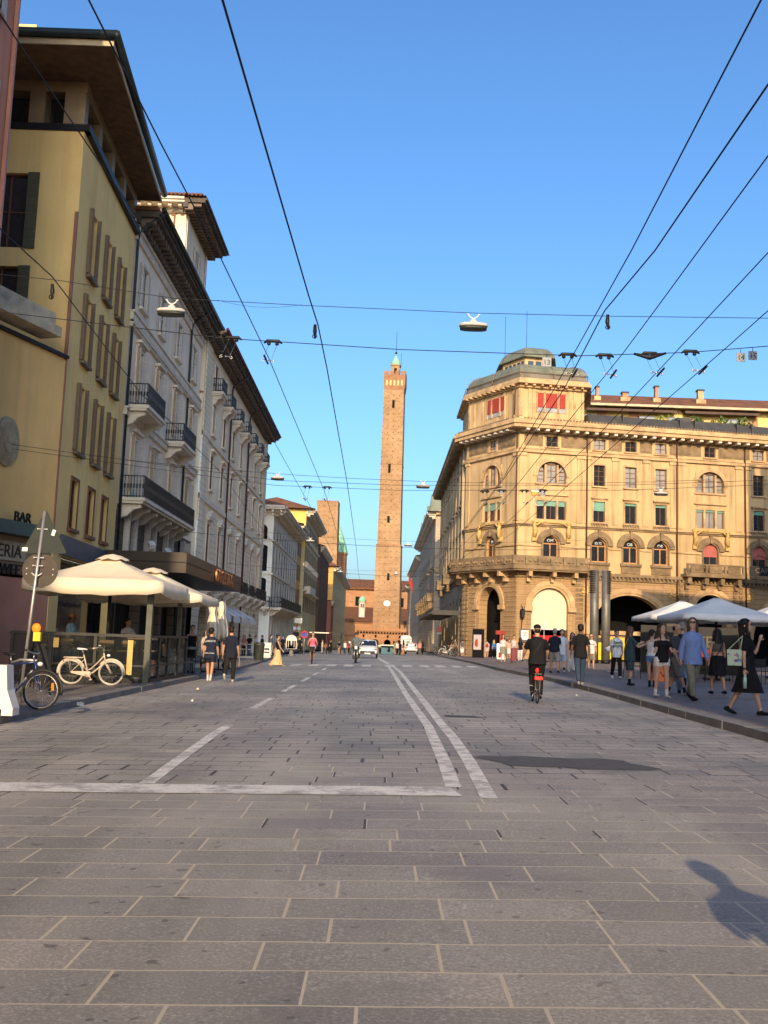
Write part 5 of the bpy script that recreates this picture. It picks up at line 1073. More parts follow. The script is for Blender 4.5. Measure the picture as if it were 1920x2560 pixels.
for i,(x,y,z,lb) in enumerate(lamps):
    if i==0: L0.location=(x,y,z); L0['label']=lb; L0.scale=(.93,)*3
    else: dup(L0,(x,y,z),0,lb)
# trolley wire hangers
H0=thing('wire_hanger','x','wire hanger',(0,0,0),'insulated hangers on the trolley span wires'); g=MB()
g.tube([(-.16,0,.0),(-.10,0,.04),(.10,0,.04),(.16,0,.0)],[.012,.03,.03,.012],6); g.ell((-.07,0,-.01),(.035,.03,.03)); g.ell((.07,0,-.01),(.035,.03,.03)); g.build('clamp',m_blackp,H0)
g=MB(); g.tube([(-.07,0,-.02),(-.09,-.5,-.42)],.004,4); g.tube([(.07,0,-.02),(.05,-.5,-.42)],.004,4); g.tube([(-.1,-.5,-.43),(.07,-.5,-.45)],.01,5); g.torus((-.1,-.5,-.44),.02,.006,'y',10,4); g.torus((.07,-.5,-.46),.02,.006,'y',10,4); g.build('stirrup',m_steel,H0)
g=MB(); g.tube([(-.02,-.95,-.49),(-.01,-.5,-.5)],.018,6); g.build('wire_clamp',m_blackp,H0)
hs=[(-2.02,17,6.42,'hanger on the thin left trolley wire in the sky'),(-2.72,17,6.46,'hanger beside the cream palazzo cornice'),(3.08,17,6.37,'hanger just right of plate 13'),(3.72,17,6.38,'second hanger right of plate 13'),(4.5,17,6.44,'hanger with the long black bar'),(5.2,17,6.5,'hanger left of plate 14'),
(-1.9,33,6.3,'right-hand hanger of the far left pair'),(-2.55,33,6.3,'left-hand hanger of the far left pair'),(3.3,33,6.35,'leftmost far hanger before the corner palazzo'),(3.85,33,6.4,'far hanger above the green blinds'),(4.6,33,6.42,'far hanger beside the little plates'),(5.2,33,6.45,'rightmost far hanger before the corner palazzo')]
for i,(x,y,z,lb) in enumerate(hs):
    if i==0: H0.location=(x,y,z); H0['label']=lb
    else: dup(H0,(x,y,z),0,lb)
g=MB(); g.tube([(4.22,17,6.46),(4.5,17,6.40),(4.78,17,6.49)],[.02,.045,.02],6); o=g.build('insulator_bar',m_blackp); tag(o,'long black insulator bar on the nearest trolley span wire','insulator')
def plate(px,py,y,txt,w_,lb):
    c=Dp(px,py,y); t=thing('number_plate',lb,'number plate',c,'number plates on the span wires'); g=MB(); g.rbox(c,(w_,.01,w_*1.05),0); g.build('plate',m_galv if 0 else mat('plate_grey',(.30,.32,.33),.5),t)
    g=MB(); M_=Matrix.Rotation(rad(90),4,'X'); M_.translation=c+Vector((0,-.008,-w_*.3)); text_into(g,txt,w_*.8,M_,.002); g.build('numerals',m_blackp,t); g=MB(); g.tube([c+Vector((0,0,w_*.5)),c+Vector((0,0,w_*.5+.06))],.006,5); g.build('hook',m_blackp,t)
plate(1367,905,17,'13',.155,'plate reading 13 beside the roof lantern of the domed attic'); plate(1852,893,17,'14',.15,'plate reading 14 hanging in the sky at right'); plate(1882,889,17,'15',.15,'plate reading 15, rightmost on the wire')
plate(1252,1228,33,'13',.16,'far plate reading 13 below the arched window'); plate(1344,1228,33,'14',.16,'far plate reading 14 beside the orange lamp'); plate(1357,1233,33,'15',.16,'far plate reading 15 next to the far plate 14')
c=Dp(1337,1234,33); t=thing('signal_lamp','small orange signal lamp hung on the second span wire','lamp',c); g=MB(); g.hexa([c+Vector(v) for v in ((-.08,-.05,-.07),(.08,-.05,-.07),(.08,.05,-.07),(-.08,.05,-.07),(-.12,-.05,.06),(.12,-.05,.06),(.12,.05,.06),(-.12,.05,.06))]); g.build('lamp_body',mat('signal_orange',(.75,.35,.04),.5),t); g=MB(); g.rbox(c+Vector((0,0,.08)),(.26,.1,.04)); g.tube([c+Vector((-.04,0,-.07)),c+Vector((-.03,0,-.3)),c+Vector((.1,0,-.4)),c+Vector((.3,0,-.38))],.012,5); g.build('lamp_cap',m_plate,t)
# kink insulators
for (x,y,lb) in ((-1.10,14.3,'insulator dangling at the kink of the middle feeder wire'),(-4.5,12.95,'insulator on the low wire in front of the yellow wall'),(2.97,13.4,'clamp joining two wires above the copper dome')):
    g=MB(); g.tube([(x,y,5.93),(x,y+.03,5.83),(x+.01,y,5.72)],[.02,.03,.012],6); g.torus((x,y,5.75),.03,.007,'y',12,4); o=g.build('insulator',m_blackp); tag(o,lb,'insulator')
# ================================================================= STREET FURNITURE
def gp(x,y,e=0): return Vector((x,y,gz(x,y)+e))
SW=.13
# sign post seen from behind
b=gp(-6.95,20,SW); t=thing('sign_post','grey metal post with the backs of a triangular and a round traffic sign','road sign',b)
top=Dp(112,1278,20); g=MB(); g.tube([b,top],.032,10); g.build('post',m_galv,t)
def onp(z): return b.lerp(top,(z-b.z)/(top.z-b.z))
tri=[Dp(113,1273,19.95),Dp(48,1383,19.95),Dp(165,1383,19.95)]; cc=sum(tri,Vector())/3; g=MB()
pts=[]; 
for i in range(3):
    p,a,c=tri[i],tri[i-1],tri[(i+1)%3]; pts+=[p.lerp(a,.05),p.lerp(cc,.035),p.lerp(c,.05)]
off_=Vector((0,.06,0)); n=9; g.add([p+off_ for p in pts]+[p+off_+Vector((0,.015,0)) for p in pts],[tuple(range(n)),tuple(reversed(range(n,2*n)))]+[(k,(k+1)%n,n+(k+1)%n,n+k) for k in range(n)]); g.build('triangular_sign',m_sign,t)
c=Dp(100,1426,20.06); g=MB(); n=40; g.loft([[c+Vector((.355*math.cos(2*math.pi*k/n),d,.345*math.sin(2*math.pi*k/n))) for k in range(n)] for d in (0,.015)],0,False)
g.loft([[c+Vector((.355*math.cos(2*math.pi*k/n),d,.345*math.sin(2*math.pi*k/n))) for k in range(n)] for d in (-.004,0.001)],0,False)
g.build('round_sign',mat('brown_sign_back',(.06,.05,.04),.5,.2,6,.4),t)
g=MB()
for z in (onp(3.35).z,onp(2.78).z,onp(2.62).z): q=onp(z); g.tube([q+Vector((-.09,.0,0)),q+Vector((.09,0,0))],.009,6); g.ell(q+Vector((-.09,0,0)),(.018,.014,.014),8,6); g.ell(q+Vector((.09,0,0)),(.018,.014,.014),8,6)
for dx,dz in ((-.26,.03),(-.26,-.08),(.26,.03),(.26,-.08)): g.ell(c+Vector((dx,-.01,dz)),(.014,.01,.014),8,6)
q=onp(2.45); g.tube([q+Vector((-.1,.02,.02)),q+Vector((-.03,0,-.03)),q+Vector((.03,0,-.03)),q+Vector((.1,.02,.02))],.014,6); g.build('clamp',m_plate,t)
g=MB(); q=Dp(134,1332,19.98); g.rbox(q,(.07,.004,.12),0,0,0,.25); q=Dp(62,1373,19.98); g.rbox(q,(.11,.004,.08)); g.build('sticker',m_plate,t)
# plastic barrier at the very left
q=G(30,1790,SW); b=Vector((q.x-.28,q.y+.15,q.z)); t=thing('plastic_barrier','white plastic road barrier with sloping sides at the left edge','barrier',b); g=MB()
prof=[(-1.3,0),(-1.3,.12),(-1.25,.40),(-1.2,.80),(.13,.80),(.17,.40),(.28,.12),(.28,0)]
a_=[b+Vector((x,-.15,z)) for x,z in prof]; c_=[b+Vector((x,.16,z)) for x,z in prof]; g.add(a_+c_,[tuple(range(8)),tuple(reversed(range(8,16)))]+[(k,(k+1)%8,8+(k+1)%8,8+k) for k in range(8)]); g.build('barrier_body',m_plw,t)
g=MB(); g.rbox(b+Vector((0,-.152,.05)),(.2,.02,.1)); g.rbox(b+Vector((-.7,-.152,.05)),(.2,.02,.1)); g.build('foot_slot',m_void,t)
# tripod with orange warning lamp
b=gp(-7.72,23,SW); t=thing('warning_tripod','dark folding tripod board with an orange warning lamp on top, behind the sign post','warning lamp',b); g=MB()
for x,y in ((-.38,-.3),(.5,-.3),(.5,.35),(-.38,.35)): g.tube([b+Vector((x,y,0)),b+Vector((.04 if x>0 else -.04,0,1.18))],.02,6)
g.hexa([b+Vector(v) for v in ((.1,.1,.1),(.52,.1,.1),(.52,.14,.1),(.1,.14,.1),(.0,.02,1.1),(.16,.02,1.1),(.16,.05,1.1),(.0,.05,1.1))]); g.build('tripod',m_dark,t)
g=MB(); g.rbox(b+Vector((0.02,0,1.27)),(.16,.12,.2)); g.build('battery_box',mat('lamp_yellow',(.75,.65,.04),.5),t)
g=MB(); g.ell(b+Vector((-.02,0,1.46)),(.10,.06,.11)); g.build('lamp_lens',emis('orange_lens',(1,.22,.01),.30),t)
# --- cafe deck
X0,X1,Y0,Y1=-10.4,-6.45,28.8,34.4; zb=gz(-8,30)+SW
t=thing('cafe_deck','dark framed cafe deck enclosed by glass panels on the left pavement','terrace deck',(-8.4,31.5,zb)); g=MB(); g.box(X0,X1,Y0,Y1,zb-.05,zb+.14); g.build('platform',m_dark,t)
g=MB()
for x in (X0,-9.3,-8.05,X1-.1): g.box(x,x+.09,Y0,Y0+.07,zb+.14,zb+1.32)
g.box(X0,X1,Y0-.01,Y0+.08,zb+1.3,zb+1.38); g.box(X0,X1,Y0+.01,Y0+.06,zb+.48,zb+.53); g.box(X0,X1,Y0-.005,Y0+.07,zb+.14,zb+.2)
for y in (30.1,31.4,32.9,Y1-.1): g.box(X1-.08,X1,y,y+.09,zb+.14,zb+1.32)
g.box(X1-.09,X1+.01,Y0,Y1,zb+1.3,zb+1.37); g.box(X1-.07,X1-.01,Y0,Y1,zb+.48,zb+.53)
g.box(X0-.05,X0,Y0,Y1,zb+1.28,zb+1.34); g.build('frame',mat('charcoal_frame',(.045,.045,.042),.5,.2,3,.3),t)
g=MB(); g.box(X1-.16,X1,Y0-.02,Y0+.14,zb,2.75); g.box(X1-.15,X1-.02,33.1,33.23,zb,2.7); g.build('corner_post',mat('grey_green_post',(.09,.095,.08),.5,.2,3,.3),t)
cg=clear('deck_glass',(.75,.8,.78),.72)
for x0,x1 in ((X0+.1,-9.32),(-9.2,-8.07),(-7.95,X1-.12)):
    for z0,z1 in ((.21,.475),(.535,1.295)): g=MB(); g.box(x0,x1,Y0+.03,Y0+.04,zb+z0,zb+z1); g.build('glass_panel',cg,t)
for y0,y1 in ((28.95,30.08),(30.2,31.38),(31.5,32.88),(33.0,34.28)):
    for z0,z1 in ((.21,.475),(.535,1.295)): g=MB(); g.box(X1-.05,X1-.04,y0,y1,zb+z0,zb+z1); g.build('glass_panel',cg,t)
g=MB(); 
for x in (-7.0,-9.1): g.box(x-.075,x+.075,Y0-.04,Y0-.012,zb+(.25 if x>-8 else .95),zb+1.22)
g.build('timber_slat',mat('pale_timber',(.62,.42,.13),.6,.2,3,scl=(6,6,.5)),t)
# bar stools / high tables on the deck
m_tan=mat('tan_leather',(.42,.25,.13),.6)
S0=thing('bar_stool','x','stool',(0,0,0),'bar stools on the cafe deck'); g=MB(); g.rbox((0,0,.76),(.38,.38,.04)); g.build('seat',m_tan,S0); g=MB(); g.rbox((0,.18,.96),(.4,.03,.18)); g.build('backrest',m_tan,S0); g=MB()
for x in (-.17,.17):
    for y in (-.17,.17): g.tube([(x*1.12,y*1.12,0),(x,y,.74)],.012,6)
    g.tube([(x,.18,.74),(x,.18,1.0)],.01,6)
for z in (.25,): 
    for a,b_ in (((-.18,-.18),(.18,-.18)),((.18,-.18),(.18,.18)),((.18,.18),(-.18,.18)),((-.18,.18),(-.18,-.18))): g.tube([(*a,z),(*b_,z)],.009,5)
g.build('leg_frame',m_dark,S0)
st=[(-9.75,29.5,'bar stool at the left end of the deck rail'),(-9.1,29.45,'bar stool behind the left glass panel, second from the left'),(-7.9,29.5,'bar stool behind the white bicycle saddle'),(-7.3,29.5,'bar stool with broad tan back near the yellow slat'),(-6.95,30.9,'bar stool along the street side glass'),(-8.9,31.6,'bar stool in the middle of the deck'),(-9.6,32.3,'bar stool in the dark back of the deck')]
for i,(x,y,lb) in enumerate(st):
    if i==0: S0.location=(x,y,zb+.14); S0['label']=lb
    else: dup(S0,(x,y,zb+.14),random.uniform(-.3,.3)+(0 if i<4 else 1.5),lb)
T0=thing('high_table','x','table',(0,0,0),'high tables on the cafe deck'); g=MB(); g.rbox((0,0,1.12),(.75,.6,.035)); g.build('table_top',m_tan,T0); g=MB(); g.tube([(0,0,0),(0,0,1.1)],.03,8); g.rbox((0,0,.015),(.45,.45,.03)); g.build('pedestal',m_dark,T0)
for i,(x,y,lb) in enumerate([(-9.4,30.1,'high table at the left of the deck'),(-7.0,30.2,'high table beside the deck corner post'),(-7.3,32.4,'high table at the far street side of the deck')]):
    if i==0: T0.location=(x,y,zb+.14); T0['label']=lb
    else: dup(T0,(x,y,zb+.14),0,lb)
# cafe chair on pavement
def cafe_chair(x,y,rz,lb,mt,e=SW,h=.9,grp=None):
    b=gp(x,y,e); t=thing('cafe_chair',lb,'chair',b,grp); t.rotation_euler=(0,0,rz); BASE[t.name]=Vector(); g=MB(); g.rbox((0,0,.45),(.42,.42,.03)); g.build('seat',mt,t); g=MB(); g.rbox((0,.2,.72),(.42,.02,.3)); g.build('backrest',mt,t); g=MB()
    for sx in (-.2,.2): g.tube([(sx*1.1,-.22,0),(sx,-.19,.45),(sx,-.19,.64),(sx,.2,.66)],.013,6); g.tube([(sx*1.1,.26,0),(sx,.2,.45),(sx,.22,h)],.013,6)
    g.build('leg_frame',m_dark,t); return t
cafe_chair(-8.6,25.6,1.2,'dark metal chair on the pavement left of the warning tripod',m_dark,grp='metal chairs on the left pavement')
cafe_chair(-6.75,35.6,2.6,'stacked pale metal chair at the end of the deck',m_steel,h=1.1,grp='metal chairs on the left pavement'); cafe_chair(-6.6,36.4,2.8,'second metal chair behind the walking pair',m_dark,grp='metal chairs on the left pavement')
# --- umbrellas
def umbrella(x0,x1,y0,y1,ze,zp,mt,label,drop=.28,pole=True,zbase=None,cap=True,dark=m_dark):
    cx,cy=(x0+x1)/2,(y0+y1)/2; zb_=gz(cx,cy)+SW if zbase is None else zbase; t=thing('market_umbrella',label,'umbrella',(cx,cy,zb_)); g=MB()
    def pt(u,v,f):  # f 0 edge..1 peak ; sagging slopes
        x,y=x0+(x1-x0)*u,y0+(y1-y0)*v; e=Vector((x,y,ze)); p=Vector((cx,cy,zp)); q=e.lerp(p,f); q.z-=.12*math.sin(math.pi*f)*(zp-ze)*(.5+.9*min(abs(u-.0),abs(u-1)) if v in(0,1) else .5+.9*min(abs(v),abs(v-1))); return q
    per=[]; N=10
    for k in range(N): per.append((k/N,0))
    for k in range(N): per.append((1,k/N))
    for k in range(N): per.append((1-k/N,1))
    for k in range(N): per.append((0,1-k/N))
    rings=[[pt(u,v,f) for u,v in per] for f in (0,.12,.25,.4,.55,.7,.85,.97)]
    g.loft(rings,0,True,False)
    # valance
    vs=[]; 
    lo=[]
    for i,(u,v) in enumerate(per):
        p=pt(u,v,0); s=.03*math.sin(i*1.7)+.03*math.sin(i*4.1); n=Vector((p.x-cx,p.y-cy,0)).normalized(); sc_=1-.25*(1-abs(math.sin(math.pi*(i%N)/N)))
        lo.append(p+Vector((0,0,-drop*sc_-.02*math.sin(i*2.3)))+n*(.02+s*.5))
    g.loft([rings[0],lo],0,True,False); cn=g.build('canopy',mt,t)
    md=cn.modifiers.new('s','SOLIDIFY'); md.thickness=.006
    if cap:
        g=MB(); c8=[Vector((cx+.5*math.cos(2*math.pi*k/16),cy+.5*math.sin(2*math.pi*k/16),zp-.13+.03*math.cos(k*3.1))) for k in range(16)]; c9=[Vector((cx+.02*math.cos(2*math.pi*k/16),cy+.02*math.sin(2*math.pi*k/16),zp+.06)) for k in range(16)]; m9=[a.lerp(b,.5)+Vector((0,0,.03)) for a,b in zip(c8,c9)]; g.loft([c8,m9,c9],0,True,False); g.build('vent_cap',mt,t)
    g=MB(); g.tube([(cx,cy,zb_),(cx,cy,zp-.05)],.05,8); g.rbox((cx,cy,zb_+.04),(.8,.8,.08)); g.build('pole',dark,t); g=MB()
    for u,v in ((0,0),(1,0),(1,1),(0,1),(.5,0),(1,.5),(.5,1),(0,.5)): g.tube([pt(u,v,f)+Vector((0,0,-.05)) for f in (0,.25,.5,.75,.95)],.014,5)
    g.build('rib_frame',dark,t); return t
umbrella(-9.95,-6.1,28.1,32.1,2.78,3.6,m_cloth,'large cream parasol over the front of the cafe deck',.42,zbase=zb+.14)
umbrella(-9.7,-5.75,32.35,36.1,2.62,3.5,m_cloth,'second cream parasol, behind the front one over the deck',.32,zbase=zb+.14)
umbrella(11,14.5,36.8,40.4,2.72,3.46,m_clothw,'big pale grey parasol in the shade over the right-hand cafe terrace',.24,cap=False)
umbrella(11.4,14.9,42.6,46.1,2.84,3.58,m_clothw,'sunlit cream parasol behind the pale grey one, its left edge showing',.24,cap=False)
umbrella(15.6,19.1,42.6,46.1,2.84,3.58,m_clothw,'sunlit parasol cut off by the right edge of the picture',.24,cap=False)
for (x,y,s_,lb) in ((-6.35,38.5,1,'folded cream parasol tied up, left of the two'),(-6.35,40.6,1.12,'longer folded cream parasol, right of the two')):
    b=gp(x,y,SW); t=thing('folded_parasol',lb,'parasol',b,'folded parasols on the left pavement'); g=MB(); n=16; R_=[]
    for z,r in ((2.75,.03),(2.68,.12),(2.45,.17),(2.2,.12),(1.9,.2),(1.5,.24),(1.3,.2),(1.22,.06)): R_.append([b+Vector(((r*(1+.28*math.sin(k*2.4)))*math.cos(2*math.pi*k/n)+.05*(2.75-z),(r*(1+.25*math.cos(k*2.9)))*math.sin(2*math.pi*k/n),z-(.12*math.sin(k*1.9) if z<1.4 else 0))) for k in range(n)])
    g.loft(R_); g.build('folded_canopy',m_cloth,t); g=MB(); g.tube([b,b+Vector((0,0,2.85))],.03,8); g.build('pole',m_dark,t); g=MB(); g.rbox(b+Vector((0,0,.04)),(.55,.55,.08)); g.build('base',m_dark,t)
# bins, panels, rails on the left pavement
b=G(647,1651,SW); t=thing('litter_bin','round dark cast litter bin on the left pavement','bin',b); g=MB(); g.lathe([(.25,0),(.25,.05),(.27,.1),(.30,.85),(.33,.9),(.33,.98),(.27,1.02),(.25,1.06)],b,20); g.build('bin_body',mat('cast_green',(.05,.055,.045),.5,.25,4,.3),t)
b=G(667,1645,SW); t=thing('notice_panel','pale free standing notice panel right of the litter bin','sign',b); g=MB(); g.rbox(b+Vector((0,0,.55)),(.5,.06,1.05)); g.build('panel',m_clothg,t); g=MB(); g.rbox(b+Vector((-.02,-.035,.62)),(.34,.01,.12),0); g.rbox(b+Vector((-.02,-.035,.4)),(.34,.01,.1)); g.build('printed_strip',m_dark,t)
b=G(614,1645,SW); t=thing('terrace_rail','grey railing with a pale wooden step in front of the cream palazzo','railing',b); g=MB(); 
for z in (.95,.6): g.rbox(b+Vector((0,0,z)),(1.0,.05,.06))
for x in (-.48,.0,.48): g.rbox(b+Vector((x,0,.5)),(.05,.05,1))
g.build('rail',m_steel,t); g=MB(); g.rbox(b+Vector((0,-.2,.06)),(1.1,.3,.12)); g.build('step',m_cloth,t)
b=G(727,1640,SW); t=thing('ornamental_cabinet','pale silver ornamental cabinet with arched top on a stand','cabinet',b); g=MB(); F=Fr((b.x-.42,b.y),(b.x+.42,b.y)); zc=b.z
F.archfill(g,0,.84,zc+.62,zc+1.75,0,0,.36); F.archfill(g,0,.84,zc+.62,zc+1.75,-.4,0,.36); F.ring(g,.02,.82,zc+.62,zc+1.73,.05,.06,0,14,.36); g.rbox(b+Vector((0,.2,.95)),(.84,.4,.7)); g.build('cabinet_body',mat('silver_paint',(.5,.5,.46),.4,.2,3,.5),t)
g=MB(); F.ring(g,.2,.64,zc+.75,zc+1.5,.04,.09); g.ell(b+Vector((0,-.06,1.1)),(.1,.05,.28)); g.build('relief',m_galv,t); g=MB(); g.lathe([(.35,0),(.2,.1),(.15,.5),(.4,.6)],b+Vector((0,.2,0)),8,sm=False); g.build('stand',m_kerb,t)
def signpole(name,px,py,e,h,lb,cat,parts,r=.03):
    b=G(px,py,e); t=thing(name,lb,cat,b); g=MB(); g.tube([b,b+Vector((0,0,h))],r,8); g.build('post',m_galv,t)
    for kind,z,sz,mt,dx in parts:
        g=MB(); c=b+Vector((dx,-.04,z)); n=20
        if kind=='disc': g.loft([[c+Vector((sz*math.cos(2*math.pi*k/n),d,sz*math.sin(2*math.pi*k/n))) for k in range(n)] for d in (0,.02)],0,False); g.build('round_sign',mt,t)
        elif kind=='ring': g.torus(c,sz,.06,'y',20,6); g.build('red_rim',mt,t)
        else: g.rbox(c,(sz[0],.02,sz[1])); g.build('plate',mt,t)
    return t
m_blue=mat('sign_blue',(.03,.06,.30),.5); m_sred=mat('sign_red',(.6,.03,.03),.5); m_pinks=mat('sign_faded_red',(.72,.22,.26),.5)
signpole('parking_sign',759,1638,SW,2.3,'round blue no parking sign with red rim near the ornamental cabinet','road sign',[('disc',1.9,.3,m_blue,0),('ring',1.9,.3,m_sred,0)])
signpole('street_sign',738,1632,SW,4.3,'tall pole with two round lights and grey sign plates in front of the loggia house','road sign',[('disc',2.9,.22,m_plate,-.2),('disc',2.9,.22,m_plate,.3),('box',3.8,(.9,.6),m_steel,.2),('box',2.2,(.7,.5),m_dark,0)])
signpole('no_stopping_sign',1097,1636,SW,3.1,'pinkish round sign with small white plate on a pole, right side of the street','road sign',[('disc',2.95,.36,m_pinks,0),('box',2.5,(.55,.26),m_plate,0)])
signpole('thin_sign_post',1359,1652,SW,3.4,'thin grey post seen edge on behind the cyclist in black','post',[('box',3.0,(.12,.7),m_steel,0)])
# bollard rail with parked bikes (right, far)
b=G(1120,1636,SW); t=thing('pavement_rail','brown horizontal pavement rail by the corner palazzo','railing',b); g=MB(); 
for x in (-1.4,0,1.4): g.rbox(b+Vector((x,0,.4)),(.08,.08,.8))
g.rbox(b+Vector((0,0,.85)),(3.4,.1,.1)); g.rbox(b+Vector((0,0,.05)),(3.6,.3,.1)); g.build('rail',mat('brown_rail',(.22,.16,.11),.6),t)
# ventilation columns
for (px,side,lb) in ((1485,-1,'left of the two tall grey ventilation columns'),(1514,1,'right of the two tall grey ventilation columns')):
    y=76; x=Dp(px,1620,y).x; zb_=gz(x,y)+SW; t=thing('ventilation_column',lb,'column',(x,y,zb_),'grey ventilation columns on the square'); g=MB(); g.tube([(x,y,zb_),(x,y,7.15)],.32,24); g.build('shaft',mat('column_steel',(.17,.16,.14),.5,.2,2,.4),t)
    g=MB()
    for k in range(13):
        z=5.45+k*.135; n=12
        a0=math.pi*.5 if side<0 else -math.pi*.5; ang=[a0+math.pi*j/n for j in range(n+1)]; g.loft([[Vector((x+r*math.cos(q),y+r*math.sin(q),z+h)) for q in ang]+[Vector((x,y,z+h))] for r,h in ((.3,0),(.40,.0),(.40,.045),(.3,.045))],0,False)
    g.build('fin_stack',m_dark,t); g=MB(); g.tube([(x,y,zb_),(x,y,zb_+.25)],.36,24); g.build('base_collar',m_dark,t)
# signboards, boxes and small things by the corner palazzo
b=gp(8.3,89,SW); t=thing('advert_totem','black advertising totem with a red picture beside the dark archway','sign',b); F=Fr((b.x-.1,b.y+1),(b.x+.8,b.y)); g=MB(); F.box(g,0,1.2,b.z,b.z+2.5,-.2,0); g.build('totem_body',m_blackp,t); g=MB(); F.box(g,.15,1.05,b.z+.7,b.z+2.0,.002,.02); g.build('poster',mat('pale_poster',(.6,.5,.48),.5),t); g=MB(); g.ell(F.p(.6,b.z+1.3,.03),(.2,.05,.35)); g.build('picture',m_red,t)
b=gp(10.9,92,SW); t=thing('gelato_stand','red shop stand with blue sign box inside the dark archway','stand',b); g=MB(); g.rbox(b+Vector((0,0,2.3)),(.9,.4,.35)); g.rbox(b+Vector((.15,0,1.4)),(.45,.4,1.5)); g.build('stand_body',m_red,t); g=MB(); g.rbox(b+Vector((0,-.3,1.05)),(.8,.3,.6)); g.build('sign_box',m_blue,t); g=MB(); g.rbox(b+Vector((0,-.25,.4)),(.7,.4,.75)); g.build('display_case',m_galv,t)
b=gp(10.15,85,SW); t=thing('menu_board','grey leaning menu board beside the woman in the white top','board',b); g=MB(); g.rbox(b+Vector((0,0,.6)),(.7,.08,1.3),0,0,-.18); g.build('board',m_galv,t)
b=gp(9.0,44.2,SW); t=thing('menu_stand','slanted white menu stand on a thin grey post','menu stand',G(1531,1680,SW)); q=G(1531,1680,SW); g=MB(); g.tube([q,q+Vector((0,0,1.0))],.02,6); g.rbox(q+Vector((0,0,.015)),(.55,.4,.03)); g.build('post',m_galv,t); g=MB(); g.rbox(q+Vector((-.08,0,1.08)),(.42,.3,.03),0,0,.5,-.45); g.build('menu_plate',m_plate,t)
q=G(1650,1703,SW); t=thing('orange_bag','orange paper shopping bag standing behind the woman in white shorts','bag',q); g=MB(); g.hexa([q+Vector(v) for v in ((-.30,-.12,0),(.30,-.12,0),(.30,.12,0),(-.30,.12,0),(-.19,-.06,.6),(.19,-.06,.6),(.19,.06,.6),(-.19,.06,.6))]); g.build('bag_body',mat('orange_paper',(.75,.16,.03),.6),t); g=MB(); g.tube([q+Vector((-.12,-.125,.18)),q+Vector((0,-.13,.32)),q+Vector((.08,-.125,.16)),q+Vector((.15,-.12,.26))],.02,6); g.build('bag_print',m_blackp,t)
# terrace tables and chairs under the right umbrellas
for i,(x,y,rz,lb) in enumerate(((10.2,36.3,.4,'black chair under the left edge of the grey parasol'),(11.5,36.0,2.1,'black chair below the pole of the grey parasol'),(12.6,37.2,-.6,'black chair deep under the grey parasol'),(9.3,37.5,1.9,'tall black chair beside the man with the backpack'),(13.4,35.6,.2,'black chair near the right edge of the picture'),(10.7,39,2.8,'black chair in the second row of the terrace'),(12.2,40.5,.5,'black chair in the back row of the terrace'))): cafe_chair(x,y,rz,lb,m_blackp,h=.95 if i!=3 else 1.1,grp='black chairs of the right-hand terrace')
for i,(x,y,lb) in enumerate(((10.9,36.9,'small round terrace table left of the parasol pole'),(13,36.3,'small round terrace table right of the parasol pole'),(11.6,39.8,'small round table at the back of the terrace'))):
    b=gp(x,y,SW); t=thing('terrace_table',lb,'table',b,'round tables of the right-hand terrace'); g=MB(); g.lathe([(.02,.73),(.36,.73),(.36,.76),(.02,.76)],b,20); g.build('table_top',m_galv,t); g=MB(); g.tube([b,b+Vector((0,0,.73))],.03,8); g.lathe([(.25,0),(.05,.06)],b,12); g.build('pedestal',m_dark,t)
b=gp(14.6,48.0,SW); t=thing('terrace_screen','dark terrace screen with big pale lettering under the parasols','screen',b); g=MB(); g.rbox(b+Vector((0,0,1.1)),(4.6,.08,2.2)); g.build('screen_panel',mat('dark_green_panel',(.03,.028,.024),.5),t); g=MB(); M_=Matrix.Rotation(rad(90),4,'X'); M_.translation=b+Vector((-.2,-.06,1.25)); text_into(g,'O CAFE',.75,M_,.01); g.build('screen_lettering',mat('pale_gold_letters',(.16,.14,.09),.6),t); g=MB(); g.rbox(b+Vector((.3,-.06,.9)),(2.6,.05,.5)); g.build('red_band',m_red,t)
q=Dp(1905,1440,60); t=thing('hanging_shop_sign','black hanging shop sign with scrolled iron arm at the right edge of the corner palazzo','shop sign',q)
q=Vector((36.6,98.5,q.z)); t.location=q; BASE[t.name]=q.copy(); q=Dp(1908,1428,99); t.location=q; BASE[t.name]=q.copy(); g=MB(); g.rbox(q,(2.6,.15,.95)); g.build('sign_panel',m_blackp,t); g=MB(); M_=Matrix.Rotation(rad(90),4,'X'); M_.translation=q+Vector((0,-.1,-.2)); text_into(g,'CAFE',.7,M_,.01); g.build('sign_lettering',mat('pale_gold_letters',(.16,.14,.09),.6),t); g=MB(); g.tube([q+Vector((-.6,.1,.5)),q+Vector((-.6,.1,.95)),q+Vector((-.9,.1,1.2)),q+Vector((-.4,.1,1.5)),q+Vector((1.5,2,1.3))],.05,6); g.build('iron_arm',m_dark,t)
# little litter on the road
for px,py,s_,mt_,lb in ((1441,1740,.035,m_plate,'tiny white paper scrap on the road by the right kerb'),(480,1754,.05,m_plate,'tiny white scrap on the road left of the dashes'),(494,1724,.07,m_cloth,'tiny tan scrap near the left kerb'),(200,1763,.12,m_clothg,'crumpled tissue on the left kerb')):
    q=G(px,py,0 if px!=200 else SW); g=MB(); g.rbox(q+Vector((0,0,.02)),(s_,s_*.8,.02),.4,0,.4,.2); g.rbox(q+Vector((.01,.01,.035)),(s_*.7,s_*.6,.015),1.2,0,-.4,.3); o=g.build('paper_scrap',mt_); tag(o,lb,'litter')
